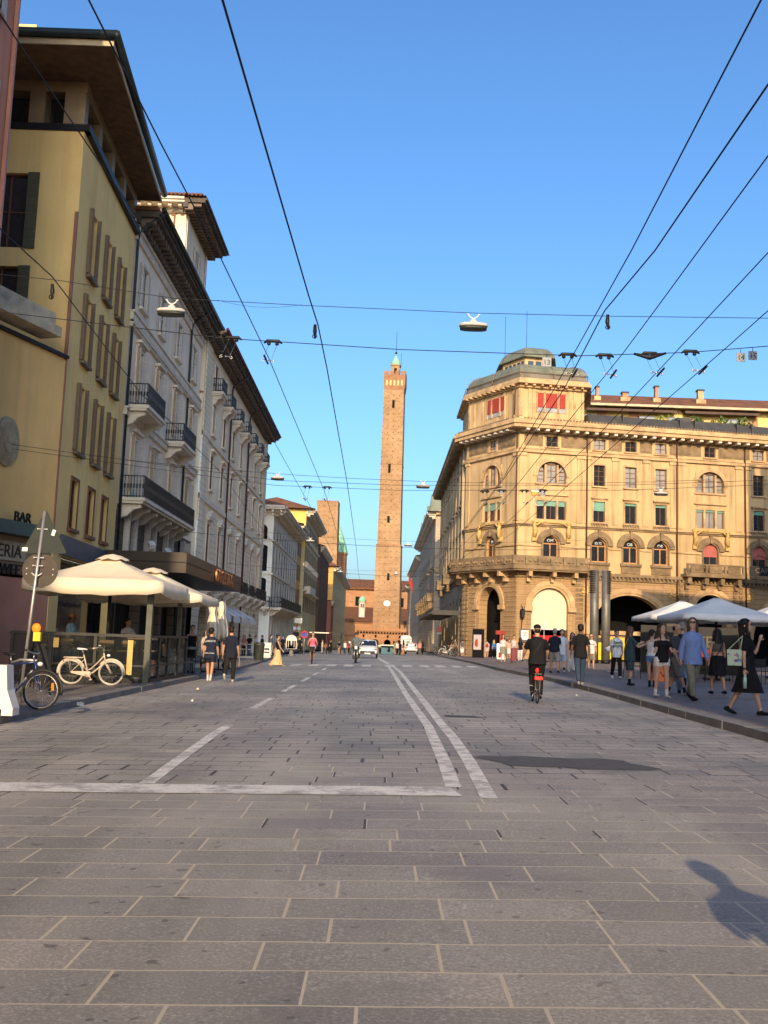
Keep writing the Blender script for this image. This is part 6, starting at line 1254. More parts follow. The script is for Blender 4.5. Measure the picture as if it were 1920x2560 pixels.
# ================================================================= PEOPLE
SK={'l':(.50,.30,.21),'m':(.42,.23,.14),'d':(.12,.06,.035),'t':(.48,.26,.16)}
m_skin={k:mat('skin_'+k,v,.55,.06,4,spec=.35) for k,v in SK.items()}
HC={'k':(.012,.009,.008),'b':(.045,.024,.013),'y':(.42,.29,.14),'g':(.25,.24,.22),'r':(.10,.05,.03)}
m_hair={k:mat('hair_'+k,v,.55,.4,14,scl=(1,1,.3)) for k,v in HC.items()}
m_eye=mat('eye_dark',(.015,.01,.01),.3); m_lip=mat('lips',(.30,.09,.07),.5); m_lens=mat('sunglass_lens',(.006,.006,.007),.12,spec=.9)
def cl(c,name=None,var=.14): 
    n='cloth_%02d%02d%02d'%tuple(int(q*99) for q in c)
    if n in MC: return MC[n]
    t=NT(n); a=t.noise(7,5); f=t.noise(13,3,scl=(1,1,.45)); t.bump(f,.75,.03)
    col=t.mix(a,sc(c,1-var),sc(c,1+var)); col=t.mix(t.ramp(f,[(.35,.35),(.55,0.)]),col,sc(c,.55)); MC[n]=t.out(col,.85,0,.2); return MC[n]
def Rx(a): return Matrix.Rotation(a,3,'X')
def person(pos,face,h,label,top=None,bot=None,shoe=(.02,.02,.02),hair='short',hc='k',skin='m',sex='m',legs=((12,4),(-14,22)),arms=((-14,8,14),(12,8,18)),head=(0,0),lean=0,vox=.011,topk='tee',botk='trousers',extra=(),socks=None,group=None,toplen=0,sit=None,name='person',hat=None,glasses=False,z=None,bulk=1.):
    """face: direction of view in degrees, 0 = away from the camera, 180 = towards it, 90 = picture right.
    legs: (hip flex, knee bend) left/right; arms: (swing forward, abduction, elbow) left/right; forward +y"""
    t=thing(name,label,'person',pos,group); t.rotation_euler=(0,0,-rad(face)); BASE[t.name]=Vector(); k=h/1.75; fem=sex=='f'
    HP=.92; th,sh=.43,.42
    hipx=.088 if not fem else .092
    feet=[]; legj=[]
    for i,(a,b) in enumerate(legs):
        s=-1 if i==0 else 1; A=rad(a); Bk=rad(b); hp=Vector((s*hipx,0,0)); kn=hp+Vector((s*.004,math.sin(A)*th,-math.cos(A)*th)); an=kn+Vector((-s*.012,math.sin(A-Bk)*sh,-math.cos(A-Bk)*sh)); legj.append([hp,kn,an,A-Bk]); feet.append(an.z)
    low=min(feet); pz=.075-low
    for j in legj:
        for q in range(3): j[q]=j[q]+Vector((0,0,pz))
    LR=Rx(-rad(lean)); hipc=Vector((0,0,pz))
    def up(p): # upper body lean about hips; p given with standing hip z=0
        return hipc+LR@Vector(p)
    sw=(.175 if not fem else .150)*bulk; 
    tor=[(-.10,.145,.10,0),(-.03,.168,.115,-.005),(.03,.165,.112,-.005),(.10,.150,.105,0),(.18,.138,.098,.005),(.26,.150,.105,.008),(.35,.165,.115,.008),(.43,.172,.105,.0),(.48,.160,.087,-.008),(.515,.108,.072,-.01),(.545,.06,.058,-.008),(.60,.055,.056,.002),(.64,.055,.058,.008)]
    if fem: tor=[(-.10,.15,.105,0),(-.03,.178,.12,-.01),(.03,.172,.115,-.008),(.10,.145,.1,0),(.17,.120,.088,.005),(.25,.130,.096,.008),(.34,.142,.118,.018),(.42,.145,.095,.0),(.47,.138,.08,-.008),(.505,.09,.064,-.01),(.54,.05,.05,-.008),(.60,.046,.048,.002),(.64,.046,.05,.008)]
    tor=[(z_,rx*(bulk if z_<.5 else 1),ry*(bulk if z_<.5 else 1),yo) for z_,rx,ry,yo in tor]
    def tring(z_,rx,ry,yo,n=18): return [up((rx*math.copysign(abs(math.cos(a))**.85,math.cos(a)),yo+ry*math.copysign(abs(math.sin(a))**.85,math.sin(a)),z_)) for a in [2*math.pi*q/n for q in range(n)]]
    body=MB(); body.loft([tring(*r) for r in tor])
    # arms
    armj=[]
    for i,am in enumerate(arms):
        a,ab,e=am[:3]; s=-1 if i==0 else 1; A,Bb,E=rad(a),rad(ab),rad(e)
        S0=up((s*(sw-.005),-.008,.442)); d=Vector((s*math.sin(Bb),math.sin(A)*math.cos(Bb),-math.cos(A)*math.cos(Bb))); d=LR@d if lean<30 else d
        el=S0+d*.285
        f=Vector((s*math.sin(Bb)*.35-(s*.10 if e>30 else 0),math.sin(A+E),-math.cos(A+E))).normalized() if len(arms[i])<4 else None
        if len(arms[i])>3: f=Vector(arms[i][3]).normalized()
        wr=el+f*.245; armj.append((S0,el,wr,f)); r=.047 if not fem else .039
        r*=(bulk+1)/2
        body.tube([S0+Vector((-s*.04,0,.0)),S0,S0.lerp(el,.3),el,el.lerp(wr,.25),wr],[.05*r/.047,r*1.12,r,r*.82,r*.86,r*.52],10)
        # hand: palm, five fingers
        u=f; side=Vector((0,1,0)) if abs(u.y)<.75 else Vector((0,0,1)); side=(side-u*side.dot(u)).normalized(); nrm=u.cross(side)*(-s); hs_=.95 if not fem else .85
        body.tube([wr,wr+u*.03*hs_,wr+u*.085*hs_],[.023*hs_,.036*hs_,.038*hs_],8,ry=[.02*hs_,.016*hs_,.014*hs_],up=tuple(nrm))
        for q,(o_,L) in enumerate(((.028,.072),(.010,.080),(-.009,.075),(-.027,.060))):
            b0=wr+u*.078*hs_+side*o_*hs_; c1=b0+(u*.93+nrm*.25).normalized()*L*.5*hs_; c2=c1+(u*.6+nrm*.75).normalized()*L*.5*hs_; body.tube([b0,c1,c2],[.0092,.0088,.0075],6)
        b0=wr+u*.03*hs_+side*.03*hs_; c1=b0+(u*.6+side*.8).normalized()*.035; c2=c1+(u*.95+side*.1+nrm*.3).normalized()*.032; body.tube([b0,c1,c2],[.012,.0105,.009],6)
    # legs
    for j in legj:
        hp,kn,an,ang=j; m_=1.0 if not fem else .98; m_*=(bulk+1)/2
        d=(kn-hp).normalized(); d2=(an-kn).normalized()
        body.tube([hp+Vector((0,0,.05)),hp-Vector((0,0,.03)),hp+d*.2,kn-d*.05,kn,kn+d2*.10,kn+d2*.2,an-d2*.03,an+Vector((0,0,-.03))],[.085*m_,.092*m_,.078*m_,.056*m_,.055*m_,.056*m_,.048*m_,.034,.034],12)
        fa=max(-.9,min(.5,ang))*1.0 if an.z>.1 else 0
        fd=Vector((0,math.cos(fa*.9),math.sin(fa*.9)))
        j.append(fd); body.tube([an+Vector((0,0,-.03))-fd*.04,an+Vector((0,0,-.045))+fd*.05,an+Vector((0,0,-.055))+fd*.14],[.034,.036,.03],8,ry=[.03,.026,.015])
    # head
    hy,hpch=rad(head[0]),rad(head[1]); HM=Matrix.Rotation(-hy,3,'Z')@Rx(hpch); nb=up((0,.0,.575)); 
    def hd(p): return nb+HM@(Vector(p)*1.06)
    hr=[(.02,.030,.035,.045),(.035,.046,.056,.030),(.055,.058,.070,.020),(.085,.066,.082,.012),(.115,.071,.090,.006),(.145,.0745,.095,.0),(.175,.075,.097,-.004),(.205,.070,.090,-.008),(.228,.055,.070,-.01),(.243,.030,.038,-.012)]
    body.loft([[hd((rx*math.cos(a),yo+ry*math.sin(a),z_)) for a in [2*math.pi*q/18 for q in range(18)]] for z_,rx,ry,yo in hr])
    body.tube([hd((0,.0,-.03)),hd((0,.002,.06))],[.052 if not fem else .044,.05 if not fem else .043],12)
    body.tube([hd((0,.088,.150)),hd((0,.104,.118)),hd((0,.112,.103)),hd((0,.096,.094))],[.009,.012,.016,.011],7)
    for s in (-1,1): body.ell(hd((s*.075,-.008,.125)),(.012,.02,.032),8,6); body.ell(hd((s*.03,.080,.158)),(.024,.012,.008),8,5)
    body.ell(hd((0,.082,.066)),(.024,.014,.009),8,6); body.ell(hd((0,.072,.032)),(.022,.018,.016),8,6)
    def fin(g,nm,mt,v=None,par=t):
        g.v=[tuple(Vector(q)*k) for q in g.v]; o=g.build(nm,mt,par,remesh=(v or vox)); return o
    bo=fin(body,'body',m_skin[skin])
    # face
    if face>90 or face<-90 or abs(head[0])>40 or vox<.014:
        g=MB()
        for s in (-1,1): g.ell(hd((s*.030,.089,.140)),(.0125,.007,.006),10,6); 
        for s in (-1,1): g.tube([hd((s*.014,.094,.157)),hd((s*.034,.093,.163)),hd((s*.052,.081,.157))],.0035,5)
        fin2=lambda g,nm,mt:(setattr(g,'v',[tuple(Vector(q)*k) for q in g.v]),g.build(nm,mt,t))[1]
        fin2(g,'eyes',m_eye); g=MB(); g.tube([hd((-.022,.090,.067)),hd((0,.0985,.067)),hd((.022,.090,.067))],[.003,.0075,.003],6); fin2(g,'mouth',m_lip)
        if glasses:
            g=MB()
            for s in (-1,1): g.ell(hd((s*.031,.100,.139)),(.027,.006,.020),12,8); g.tube([hd((s*.055,.094,.145)),hd((s*.078,.0,.142))],.003,5)
            g.tube([hd((-.01,.106,.145)),hd((.01,.106,.145))],.0035,5); fin2(g,'sunglasses',m_lens)
    # hair
    g=MB(); hm=m_hair[hc]
    if hair!='bald' and not hat:
        g.ell(hd((0,-.014,.183)),(.089,.105,.083),16,10,R=HM); g.ell(hd((0,-.045,.125)),(.080,.072,.085),14,8,R=HM)
        for s in (-1,1): g.ell(hd((s*.066,-.008,.165)),(.018,.05,.045),8,6,R=HM)
        if hair=='curly':
            for q in range(90):
                z_=1-2*(q+.5)/90; r_=math.sqrt(1-z_*z_); a=q*2.39996; d=Vector((r_*math.cos(a),r_*math.sin(a),z_))
                if z_>-.6 and (d.y<.30 or z_>.45): g.ell(hd((d.x*.080,-.018+d.y*.094,.175+d.z*.080)),(.020,.020,.020),6,4)
        if hair in('long','longcurly','vlong'):
            L={'long':-.13,'longcurly':-.08,'vlong':-.24}[hair]
            wv=.02 if hair=='longcurly' else 0
            if hair=='longcurly':
                for q in range(70):
                    z_=.20-.30*q/70; a=math.pi+math.pi*((q*.618)%1)*1.0+(-.25 if q%2 else .25); g.ell(hd((.096*math.cos(a),-.035+.078*math.sin(a),z_)),(.024,.024,.028),6,4)
            rr=[(.2,.082,.085,-.03),(.13,.092,.07,-.045),(.06,.098,.06,-.055),(-.0,.105,.05,-.06),(L*.5,.108,.045,-.068),(L,.085,.03,-.072)]
            g.loft([[hd((rx*math.cos(a)*(1+wv*math.sin(5*a+z_*60)*6),yo+ry*math.sin(a),z_)) for a in [2*math.pi*q/16 for q in range(16)]] for z_,rx,ry,yo in rr])
            for s in (-1,1): g.tube([hd((s*.05,.055,.215)),hd((s*.082,.035,.16)),hd((s*.088,.025,.08)),hd((s*.085,.03,.0)),hd((s*.08,.045,L*.8))],[.018,.026,.028,.028,.018],8)
        if hair=='bun': g.ell(hd((0,-.10,.2)),(.04,.04,.04),10,8)
        if hair=='receding': g=MB(); g.ell(hd((0,-.045,.14)),(.082,.075,.075),14,8,R=HM)
        fin(g,'hair',hm,v=max(vox,.008))
    if hat:
        kind,hcol=hat; g=MB(); g.ell(hd((0,-.012,.190)),(.090,.104,.075),16,10,R=HM)
        if kind=='cap': g.tube([hd((0,.06,.195)),hd((0,.12,.185)),hd((0,.165,.175))],[.07,.07,.05],10,ry=[.012,.01,.008],up=tuple(HM@Vector((0,0,1))))
        if kind=='helmet': g.ell(hd((0,-.01,.17)),(.12,.14,.12),16,10,R=HM)
        fin(g,'hat',cl(hcol),v=max(vox,.008)); g=MB(); g.ell(hd((0,-.055,.11)),(.072,.05,.06),12,8,R=HM); fin(g,'hair',hm,v=max(vox,.008))
    # clothes: shells that follow the body
    def shell_torso(g,z0,z1,o,flare=0,cutneck=.5):
        rs=[r for r in tor if z0<r[0]<z1]; 
        def at(z_):
            for a,b in zip(tor,tor[1:]):
                if a[0]<=z_<=b[0]: f=(z_-a[0])/(b[0]-a[0]); return tuple(a[q]+(b[q]-a[q])*f for q in range(4))
            return (z_,)+tor[0][1:] 
        rs=[at(z0)]+rs+[at(z1)]; n=len(rs)
        g.loft([tring(r[0],r[1]+o+flare*(1-i/(n-1)),r[2]+o+flare*(1-i/(n-1)),r[3]) for i,r in enumerate(rs)])
    if topk:
        g=MB(); tc=top; long=topk in('shirt','coat'); o=.014 if topk!='shirt' else .024
        hem=-.10-toplen if topk in('tee','shirt','dress','peplum') else (.02 if topk=='tank' else (.22 if topk=='crop' else -.06)); 
        ztop=.548 if topk in('tee','shirt','dress') else .44
        if hem<-.1:
            g.loft([tring(hem,tor[1][1]+o+.012+(.045 if topk=='peplum' else .0)+(.02 if topk=='dress' else 0),tor[1][2]+o+.02,0),tring(-.06,tor[1][1]+o+.008,tor[1][2]+o+.012,-.005),tring(.03,tor[2][1]+o,tor[2][2]+o,-.005)])
        shell_torso(g,max(hem,-.09),ztop,o,flare=.012 if long or topk in('tee','dress') else .004)
        if topk in('tee','shirt','dress','peplum'):
            for i,(S0,el,wr,f) in enumerate(armj):
                s=-1 if i==0 else 1; r=(.062 if not fem else .053)*(bulk+1)/2; e2=el if not long else None
                if topk=='shirt': g.tube([S0+Vector((-s*.05,0,-.01)),S0,S0.lerp(el,.5),el,el.lerp(wr,.5),el.lerp(wr,.95)],[r*.85,r*.97,r*1.02,r*.95,r*.86,r*.74],12)
                elif topk=='peplum': g.tube([S0+Vector((-s*.03,0,-.06)),S0.lerp(el,.25),S0.lerp(el,.65)],[r*.8,r*1.15,r*1.25],12)
                else: g.tube([S0+Vector((-s*.05,0,-.01)),S0,S0.lerp(el,.45),S0.lerp(el,.72)],[r*.85,r*.95,r*1.02,r*1.1],12)
        elif topk=='tank':
            for s in (-1,1): g.tube([up((s*.075,.085,.40)),up((s*.08,.05,.50)),up((s*.08,-.06,.50)),up((s*.075,-.095,.38))],.015,6)
        if topk=='peplum':
            for s in (-1,1): g.tube([up((s*.07,.10,.40)),up((s*.075,.045,.515)),up((s*.075,-.06,.50)),up((s*.07,-.095,.40))],.010,6)
        to=fin(g,'top' if topk!='dress' else 'dress',cl(tc) if not hasattr(tc,'name') else tc)
    if bot is not None:
        g=MB(); bc=cl(bot) if not hasattr(bot,'name') else bot
        if botk in('trousers','shorts','longshorts','wide'):
            fr={'trousers':1,'wide':1,'shorts':.0,'longshorts':.05}[botk]; shell_torso(g,-.095,.115 if botk!='wide' else .16,.014)
            for j in legj:
                hp,kn,an=j[:3]; d=(kn-hp).normalized(); d2=(an-kn).normalized(); e=(bulk+1)/2
                if botk=='trousers': g.tube([hp+Vector((0,0,.04)),hp-Vector((0,0,.03)),hp+d*.22,kn,kn+d2*.14,kn+d2*.28,an-d2*.015],[.1*e,.108*e,.094*e,.078,.073,.066,.062],14)
                elif botk=='wide': g.tube([hp+Vector((0,0,.04)),hp-Vector((0,0,.03)),hp+d*.22,kn,kn+d2*.2,an+d2*.01],[.1,.108,.1,.095,.098,.105],14)
                elif botk=='longshorts': g.tube([hp+Vector((0,0,.04)),hp-Vector((0,0,.03)),hp+d*.22,kn+d2*.05],[.1*e,.114*e,.112,.105],14)
                else: L=.30 if not fem else .17; g.tube([hp+Vector((0,0,.04)),hp-Vector((0,0,.03)),hp+d*L*.6,hp+d*L],[.1*e,.110*e,.103*e,.105*e],14)
        elif botk in('skirt','longskirt','midskirt'):
            L={'skirt':.42,'longskirt':.80,'midskirt':.50}[botk]; w1={'skirt':.185,'longskirt':.20,'midskirt':.185}[botk]*bulk; rr=[]
            def ly(j,z_):
                hp,kn,an=j[:3]; z_+=pz
                if z_>=kn.z: f_=(hp.z-z_)/max(.01,hp.z-kn.z); return hp.y+(kn.y-hp.y)*max(0,f_)
                f_=min(1,(kn.z-z_)/max(.01,kn.z-an.z)); return kn.y+(an.y-kn.y)*f_
            for f in (0,.1,.2,.35,.6,.8,1):
                z_=.12-f*(L+.12); ya,yb=ly(legj[0],z_),ly(legj[1],z_); ya,yb=(ya,yb) if z_<0 else (0,0)
                rx=(.150 if f==0 else .185 if f==.1 else .205)*bulk*(1 if f<=.35 else 1)+(w1-.185*bulk)*max(0,f-.3); ry=(.112 if f==0 else .140)*bulk*(1 if f<.3 else .92)+abs(ya-yb)/2*(.62 if botk=='longskirt' else 1); cy=(ya+yb)/2-(.01 if f<.3 else 0)
                rr.append([Vector((rx*math.cos(a)*(1+.04*f*math.sin(9*a)),cy+ry*math.sin(a)*(1+.04*f*math.sin(9*a)),pz+z_)) for a in [2*math.pi*q/28 for q in range(28)]])
            g.loft(list(reversed(rr)))
        fin(g,'trousers' if botk in('trousers','wide') else ('skirt' if 'skirt' in botk else 'shorts'),bc)
    if socks:
        for j in legj: g=MB(); hp,kn,an=j[:3]; d2=(an-kn).normalized(); g.tube([an-d2*.13,an+Vector((0,0,-.03))],[.042,.041],10); fin(g,'sock',cl(socks))
    if shoe:
        for j in legj:
            g=MB(); an,fd=j[2],j[4]; upv=Vector((0,-fd.z,fd.y)); b0=an-upv*.045; g.tube([b0-fd*.075,b0-fd*.05,b0+fd*.03,b0+fd*.12,b0+fd*.175],[.028,.042,.043,.045,.025],12,ry=[.025,.04,.04,.027,.016],up=(1,0,0) if 0 else (0,0,1)); g.tube([an+upv*.012,b0],[.036,.044],10); fin(g,'shoe',cl(shoe))
    # extras
    for ex in extra:
        g=MB(); kd=ex[0]
        if kd=='backpack': g.loft([[up((rx*math.cos(a),-.17+ry*math.sin(a),z_)) for a in [2*math.pi*q/14 for q in range(14)]] for z_,rx,ry in ((.08,.10,.05),(.12,.14,.07),(.3,.14,.075),(.42,.11,.06),(.46,.06,.03))]); 
        if kd=='backpack':
            for s in (-1,1): g.tube([up((s*.09,-.13,.40)),up((s*.10,-.02,.53)),up((s*.11,.105,.42)),up((s*.13,.08,.2)),up((s*.13,-.06,.1))],.018,6)
        elif kd=='strap': g.tube([up((-.15,-.12,.05)),up((0,-.155,.25)),up((.11,-.11,.46)),up((.10,.0,.54)),up((.02,.14,.36)),up((-.12,.12,.12))],.013,6)
        elif kd=='collar': g.tube([up((-.06,.04,.53)),up((-.02,.085,.47)),up((0,.11,.40)),up((.02,.085,.47)),up((.06,.04,.53)),up((0,-.07,.55)),up((-.06,.04,.53))],.014,6)
        elif kd=='hand': 
            wr,f=armj[ex[2]][2],armj[ex[2]][3]; q=wr+f*.11
            if ex[3]=='phone': g.rbox(q+Vector((0,.02,.03)),(.072,.012,.145),0,0,.3)
            elif ex[3]=='bottle': g.tube([q+Vector((0,0,.03)),q+Vector((0,0,-.0)),q+Vector((0,0,-.05)),q+Vector((0,0,-.23))],[.014,.014,.034,.034],10)
            elif ex[3]=='papers': g.rbox(q+Vector((0,.02,-.13)),(.02,.2,.28),.2,0,.2)
            elif ex[3]=='helmet': g.ell(q+Vector((0,0,-.07)),(.12,.14,.11))
            elif ex[3]=='can': g.tube([q+Vector((0,.02,.05)),q+Vector((0,.02,-.06))],.03,10)
            elif ex[3]=='bag': g.rbox(q+Vector((0,0,-.3)),(.12,.3,.34)); g.tube([q+Vector((0,-.1,-.14)),q,q+Vector((0,.1,-.14))],.006,5)
        elif kd=='tote':
            s=-1 if ex[2]==0 else 1; g.hexa([up((s*.13,-.32,-.02)),up((s*.20,-.32,-.02)),up((s*.22,-.08,-.02)),up((s*.16,-.08,-.02)),up((s*.14,-.33,.27)),up((s*.19,-.33,.27)),up((s*.21,-.07,.27)),up((s*.17,-.07,.27))]); g.tube([up((s*.17,-.30,.27)),up((s*.15,-.06,.52)),up((s*.19,-.10,.27))],.014,6)
        elif kd=='belt': g.loft([tring(.105,tor[3][1]+.024,tor[3][2]+.024,0),tring(.135,tor[3][1]+.022,tor[3][2]+.022,0)])
        elif kd=='print':
            M_=Matrix.Translation(up((0,ex[4] if len(ex)>4 else -.155,ex[3][0]))); 
            if face<90 and face>-90: M_=M_@Matrix.Rotation(rad(90),4,'X')
            else: M_=M_@Matrix.Rotation(rad(180),4,'Z')@Matrix.Rotation(rad(90),4,'X')
            text_into(g,ex[2],ex[3][1],M_,.012)
        elif kd=='bracelet': wr,f=armj[ex[2]][2],armj[ex[2]][3]; g.tube([wr-f*.02,wr],.03,10)
        g.v=[tuple(Vector(q)*k) for q in g.v]
        nm={'backpack':'backpack','strap':'bag_strap','collar':'collar','hand':ex[3] if kd=='hand' else '','tote':'tote_bag','belt':'belt','print':'shirt_print','bracelet':'bracelet'}[kd]
        mt_=ex[1] if hasattr(ex[1],'name') else cl(ex[1]); g.build(nm,mt_,t)
    return t
BL=(.010,.010,.012); NV=(.018,.024,.045); WH=(.62,.60,.57); DN=(.07,.11,.19); LB=(.32,.40,.50); KH=(.23,.19,.13)
t_=NT('floral_cotton'); v_=t_.n('TexVoronoi'); v_.inputs['Scale'].default_value=17; t_.l(t_.P(),v_.inputs['Vector']); hs_=t_.n('HueSaturation'); hs_.inputs['Saturation'].default_value=.75; hs_.inputs['Value'].default_value=.5; t_.l(v_.outputs['Color'],hs_.inputs['Color']); m_floral=t_.out(t_.mix(t_.ramp(t_.noise(9,2),[(.45,0.),(.5,1.)]),hs_.outputs[0],(.45,.55,.42)),.85)
t_=NT('patterned_skin'); m_tat=t_.out(t_.mix(t_.ramp(t_.noise(30,3),[(.5,0.),(.58,.7)]),(.30,.20,.14),(.05,.06,.05)),.6)
m_bot=mat('pale_green_plastic',(.35,.55,.48),.15,spec=.8)
def at(px,py,e=SW): return G(px,py,e)
WK=((24,6),(-20,28)); WK2=((-18,22),(22,4)); ST=((2,2),(-3,3))
person(at(1868,1786),112,1.74,'woman in black knee-length dress and sunglasses, one hand raised, carrying a flowery tote','x' and BL,BL,(.01,.01,.01),'longcurly','k','l','f',((-15,14),(18,4)),((34,14,100,(.12,.30,.93)),(-6,12,8)),(6,4),topk='tee',botk='midskirt',glasses=True,toplen=.1,extra=(('tote',m_floral,1),('hand',m_bot,1,'bottle'),('bracelet',BL,1)),vox=.008)
person(at(1732,1750),172,1.86,'man with wavy hair, sunglasses, blue linen shirt and olive cargo trousers',(.17,.25,.47),(.20,.19,.14),BL,'longcurly','b','l','m',((-14,22),(16,4)),((14,12,16),(-10,12,14)),(26,8),topk='shirt',botk='trousers',glasses=True,toplen=.06,extra=(('collar',(.22,.31,.52)),),vox=.008)
person(at(1655,1744),168,1.70,'young woman in off-shoulder black top and short white shorts, hands joined in front',BL,WH,(.55,.52,.45),'long','b','l','f',((6,2),(-8,8)),((22,12,62,(-.55,.6,.05)),(22,12,62,(.5,.65,-.05))),(-14,6),topk='peplum',botk='shorts',toplen=.0,socks=WH,vox=.008)
person(at(1690,1737),128,1.76,'man with receding hair and sunglasses in dark grey shirt and grey shorts, mid-stride',(.045,.05,.055),(.16,.15,.14),(.3,.3,.28),'receding','k','m','m',((-12,10),(20,4)),((-10,8,12),(10,8,16)),(-10,-12),topk='tee',botk='longshorts',glasses=True,socks=BL,toplen=.05,vox=.009)
person(at(1706,1733),20,1.78,'grey-haired man seen from behind in black tee and pale jeans, one foot lifted',BL,(.14,.24,.34),BL,'short','g','l','m',((6,2),(-12,58)),((4,10,14),(-8,8,10)),(0,0),vox=.009,extra=(('hand',m_pinks,1,'bag'),))
person(at(1794,1735),-8,1.66,'woman seen from behind with long black hair, cropped top and short black skirt',(.10,.085,.07),BL,BL,'vlong','k','m','f',((14,4),(-10,14)),((-4,14,10),(6,12,14)),(0,0),topk='crop',botk='skirt',vox=.009,bulk=1.1,extra=(('strap',BL),))
person(at(1574,1713),78,1.74,'long-haired person in dark teal shirt and baggy shorts, holding up a phone',(.035,.06,.075),(.04,.065,.08),BL,'vlong','r','l','m',((3,2),(-2,2)),((48,6,62),(40,8,70)),(0,-6),topk='tee',botk='longshorts',socks=BL,toplen=.10,bulk=1.08,vox=.009,extra=(('hand',BL,1,'phone'),('strap',(.5,.45,.02))))
person(at(1541,1696),176,1.74,'bearded man in white printed tee, black trousers and backpack',(.62,.63,.62),BL,WH,'short','k','m','m',((14,4),(-12,16)),((-6,10,14),(10,10,22)),(0,-4),toplen=.06,vox=.01,extra=(('backpack',BL),('print',(.02,.18,.08),'GREEN',(.33,.10),.150),('print',(.02,.18,.08),'WAVE',(.22,.09),.150)))
person(at(1630,1717),24,1.64,'woman in white tank top and blue denim shorts carrying a white bag',WH,(.12,.20,.33),BL,'bun','k','l','f',((4,2),(-6,6)),((46,10,70),(-6,14,8)),(20,0),topk='tank',botk='shorts',socks=BL,vox=.01,extra=(('strap',WH),))
person(at(1478,1672),176,1.72,'bald man in sunglasses, white printed tee and khaki shorts, in the sun',WH,KH,(.4,.3,.2),'bald','k','t','m',((10,4),(-8,10)),((-6,12,12),(8,12,14)),(10,0),botk='longshorts',glasses=True,toplen=.05,bulk=1.06,vox=.011,extra=(('print',(.15,.2,.15),'ooo',(.3,.12),.15),))
person(at(1450,1712),2,1.80,'man seen from behind in black polo shirt and dark blue trousers',BL,(.03,.05,.085),(.25,.24,.22),'short','k','d','m',((-10,12),(12,3)),((8,12,16),(-12,12,10)),(0,0),toplen=.04,bulk=1.05,vox=.01)
person(at(1386,1682),-6,1.84,'man seen from behind in navy tee and stone shorts with sandals',(.014,.017,.03),(.27,.25,.22),(.06,.04,.03),'short','g','t','m',((20,4),(-14,14)),((6,10,12),(30,10,50)),(20,0),botk='longshorts',bulk=1.08,vox=.011)
person(at(1404,1680),178,1.78,'tall youth in white tee and long pale blue shorts, beside the navy tee',(.5,.56,.62),LB,(.6,.6,.6),'curly','k','l','m',((8,4),(-10,14)),((-4,8,10),(8,8,14)),(0,0),botk='longshorts',toplen=.10,vox=.011,socks=BL)
person(at(1430,1679),174,1.68,'young woman in black camisole and wide pale trousers',BL,(.55,.57,.58),WH,'long','k','l','f',((10,4),(-10,12)),((-6,10,10),(8,10,14)),(0,0),topk='tank',botk='wide',vox=.011)
person(at(1257,1656),178,1.68,'woman in sleeveless white top and short grey-green skirt, sunlit',WH,(.22,.21,.15),(.4,.3,.2),'long','k','t','f',((8,3),(-8,8)),((-6,14,12),(6,14,12)),(0,0),topk='tank',botk='skirt',vox=.012,extra=(('hand',m_red,1,'bag'),))
person(at(1284,1656),178,1.68,'woman with curly hair in pale pink top and long burgundy skirt',(.62,.50,.48),(.20,.06,.07),BL,'curly','k','l','f',((8,3),(-8,8)),((10,20,40),(-4,12,20)),(0,0),topk='tank',botk='longskirt',vox=.012,extra=(('belt',NV),))
person(at(1300,1653),10,1.66,'woman seen from behind in black top and white trousers',BL,WH,(.3,.3,.3),'long','k','m','f',((10,3),(-10,12)),((6,10,12),(-6,10,10)),(0,0),topk='tee',botk='trousers',vox=.013)
person(at(1272,1648),170,1.62,'small distant figure in light vest and short white skirt, behind the curly-haired woman',(.5,.4,.3),WH,(.3,.3,.3),'short','k','l','f',((8,3),(-8,8)),topk='tank',botk='skirt',vox=.016)
person(at(1266,1647),5,1.70,'distant person in pale shirt and blue jeans beside the white top',(.5,.45,.4),DN,(.3,.3,.3),'short','b','l','m',vox=.016)
person(at(1205,1644),-70,1.62,'stout person in black with a pale paper in hand outside the dark archway',BL,(.05,.055,.06),(.1,.1,.1),'short','r','l','f',((6,2),(-6,6)),((40,8,50),(30,8,50)),bulk=1.15,vox=.014,extra=(('hand',m_plate,0,'papers'),))
person(at(1217,1644),10,1.64,'person with red backpack and pale shorts outside the dark archway',(.5,.45,.45),(.55,.45,.4),(.3,.3,.3),'short','k','l','m',((6,2),(-6,6)),botk='shorts',vox=.014,extra=(('backpack',m_red),))
person(at(1234,1644),-12,1.68,'blonde woman in bright blue top and long black skirt',(.05,.17,.42),BL,WH,'long','y','l','f',((8,2),(-8,8)),topk='tee',botk='longskirt',vox=.014)
person(at(1155,1642),4,1.60,'small figure in pale skirt with backpack at the corner of the palazzo',(.20,.17,.17),WH,(.1,.1,.1),'bun','k','l','f',ST,botk='midskirt',vox=.018,extra=(('backpack',(.10,.09,.09)),))
person(at(1137,1641),60,1.72,'person in brown coat beside the parked bikes at the corner',(.16,.11,.07),(.05,.05,.05),BL,'short','b','l','m',ST,vox=.02)
person(at(1126,1637),90,1.75,'taller of the two people bending together near the pink sign',(.24,.2,.15),(.15,.2,.28),(.4,.4,.4),'short','b','l','m',ST,lean=18,vox=.02)
person(at(1121,1636),110,1.68,'person in pink top near the pink sign',(.5,.16,.15),DN,BL,'short','k','l','f',ST,vox=.02)
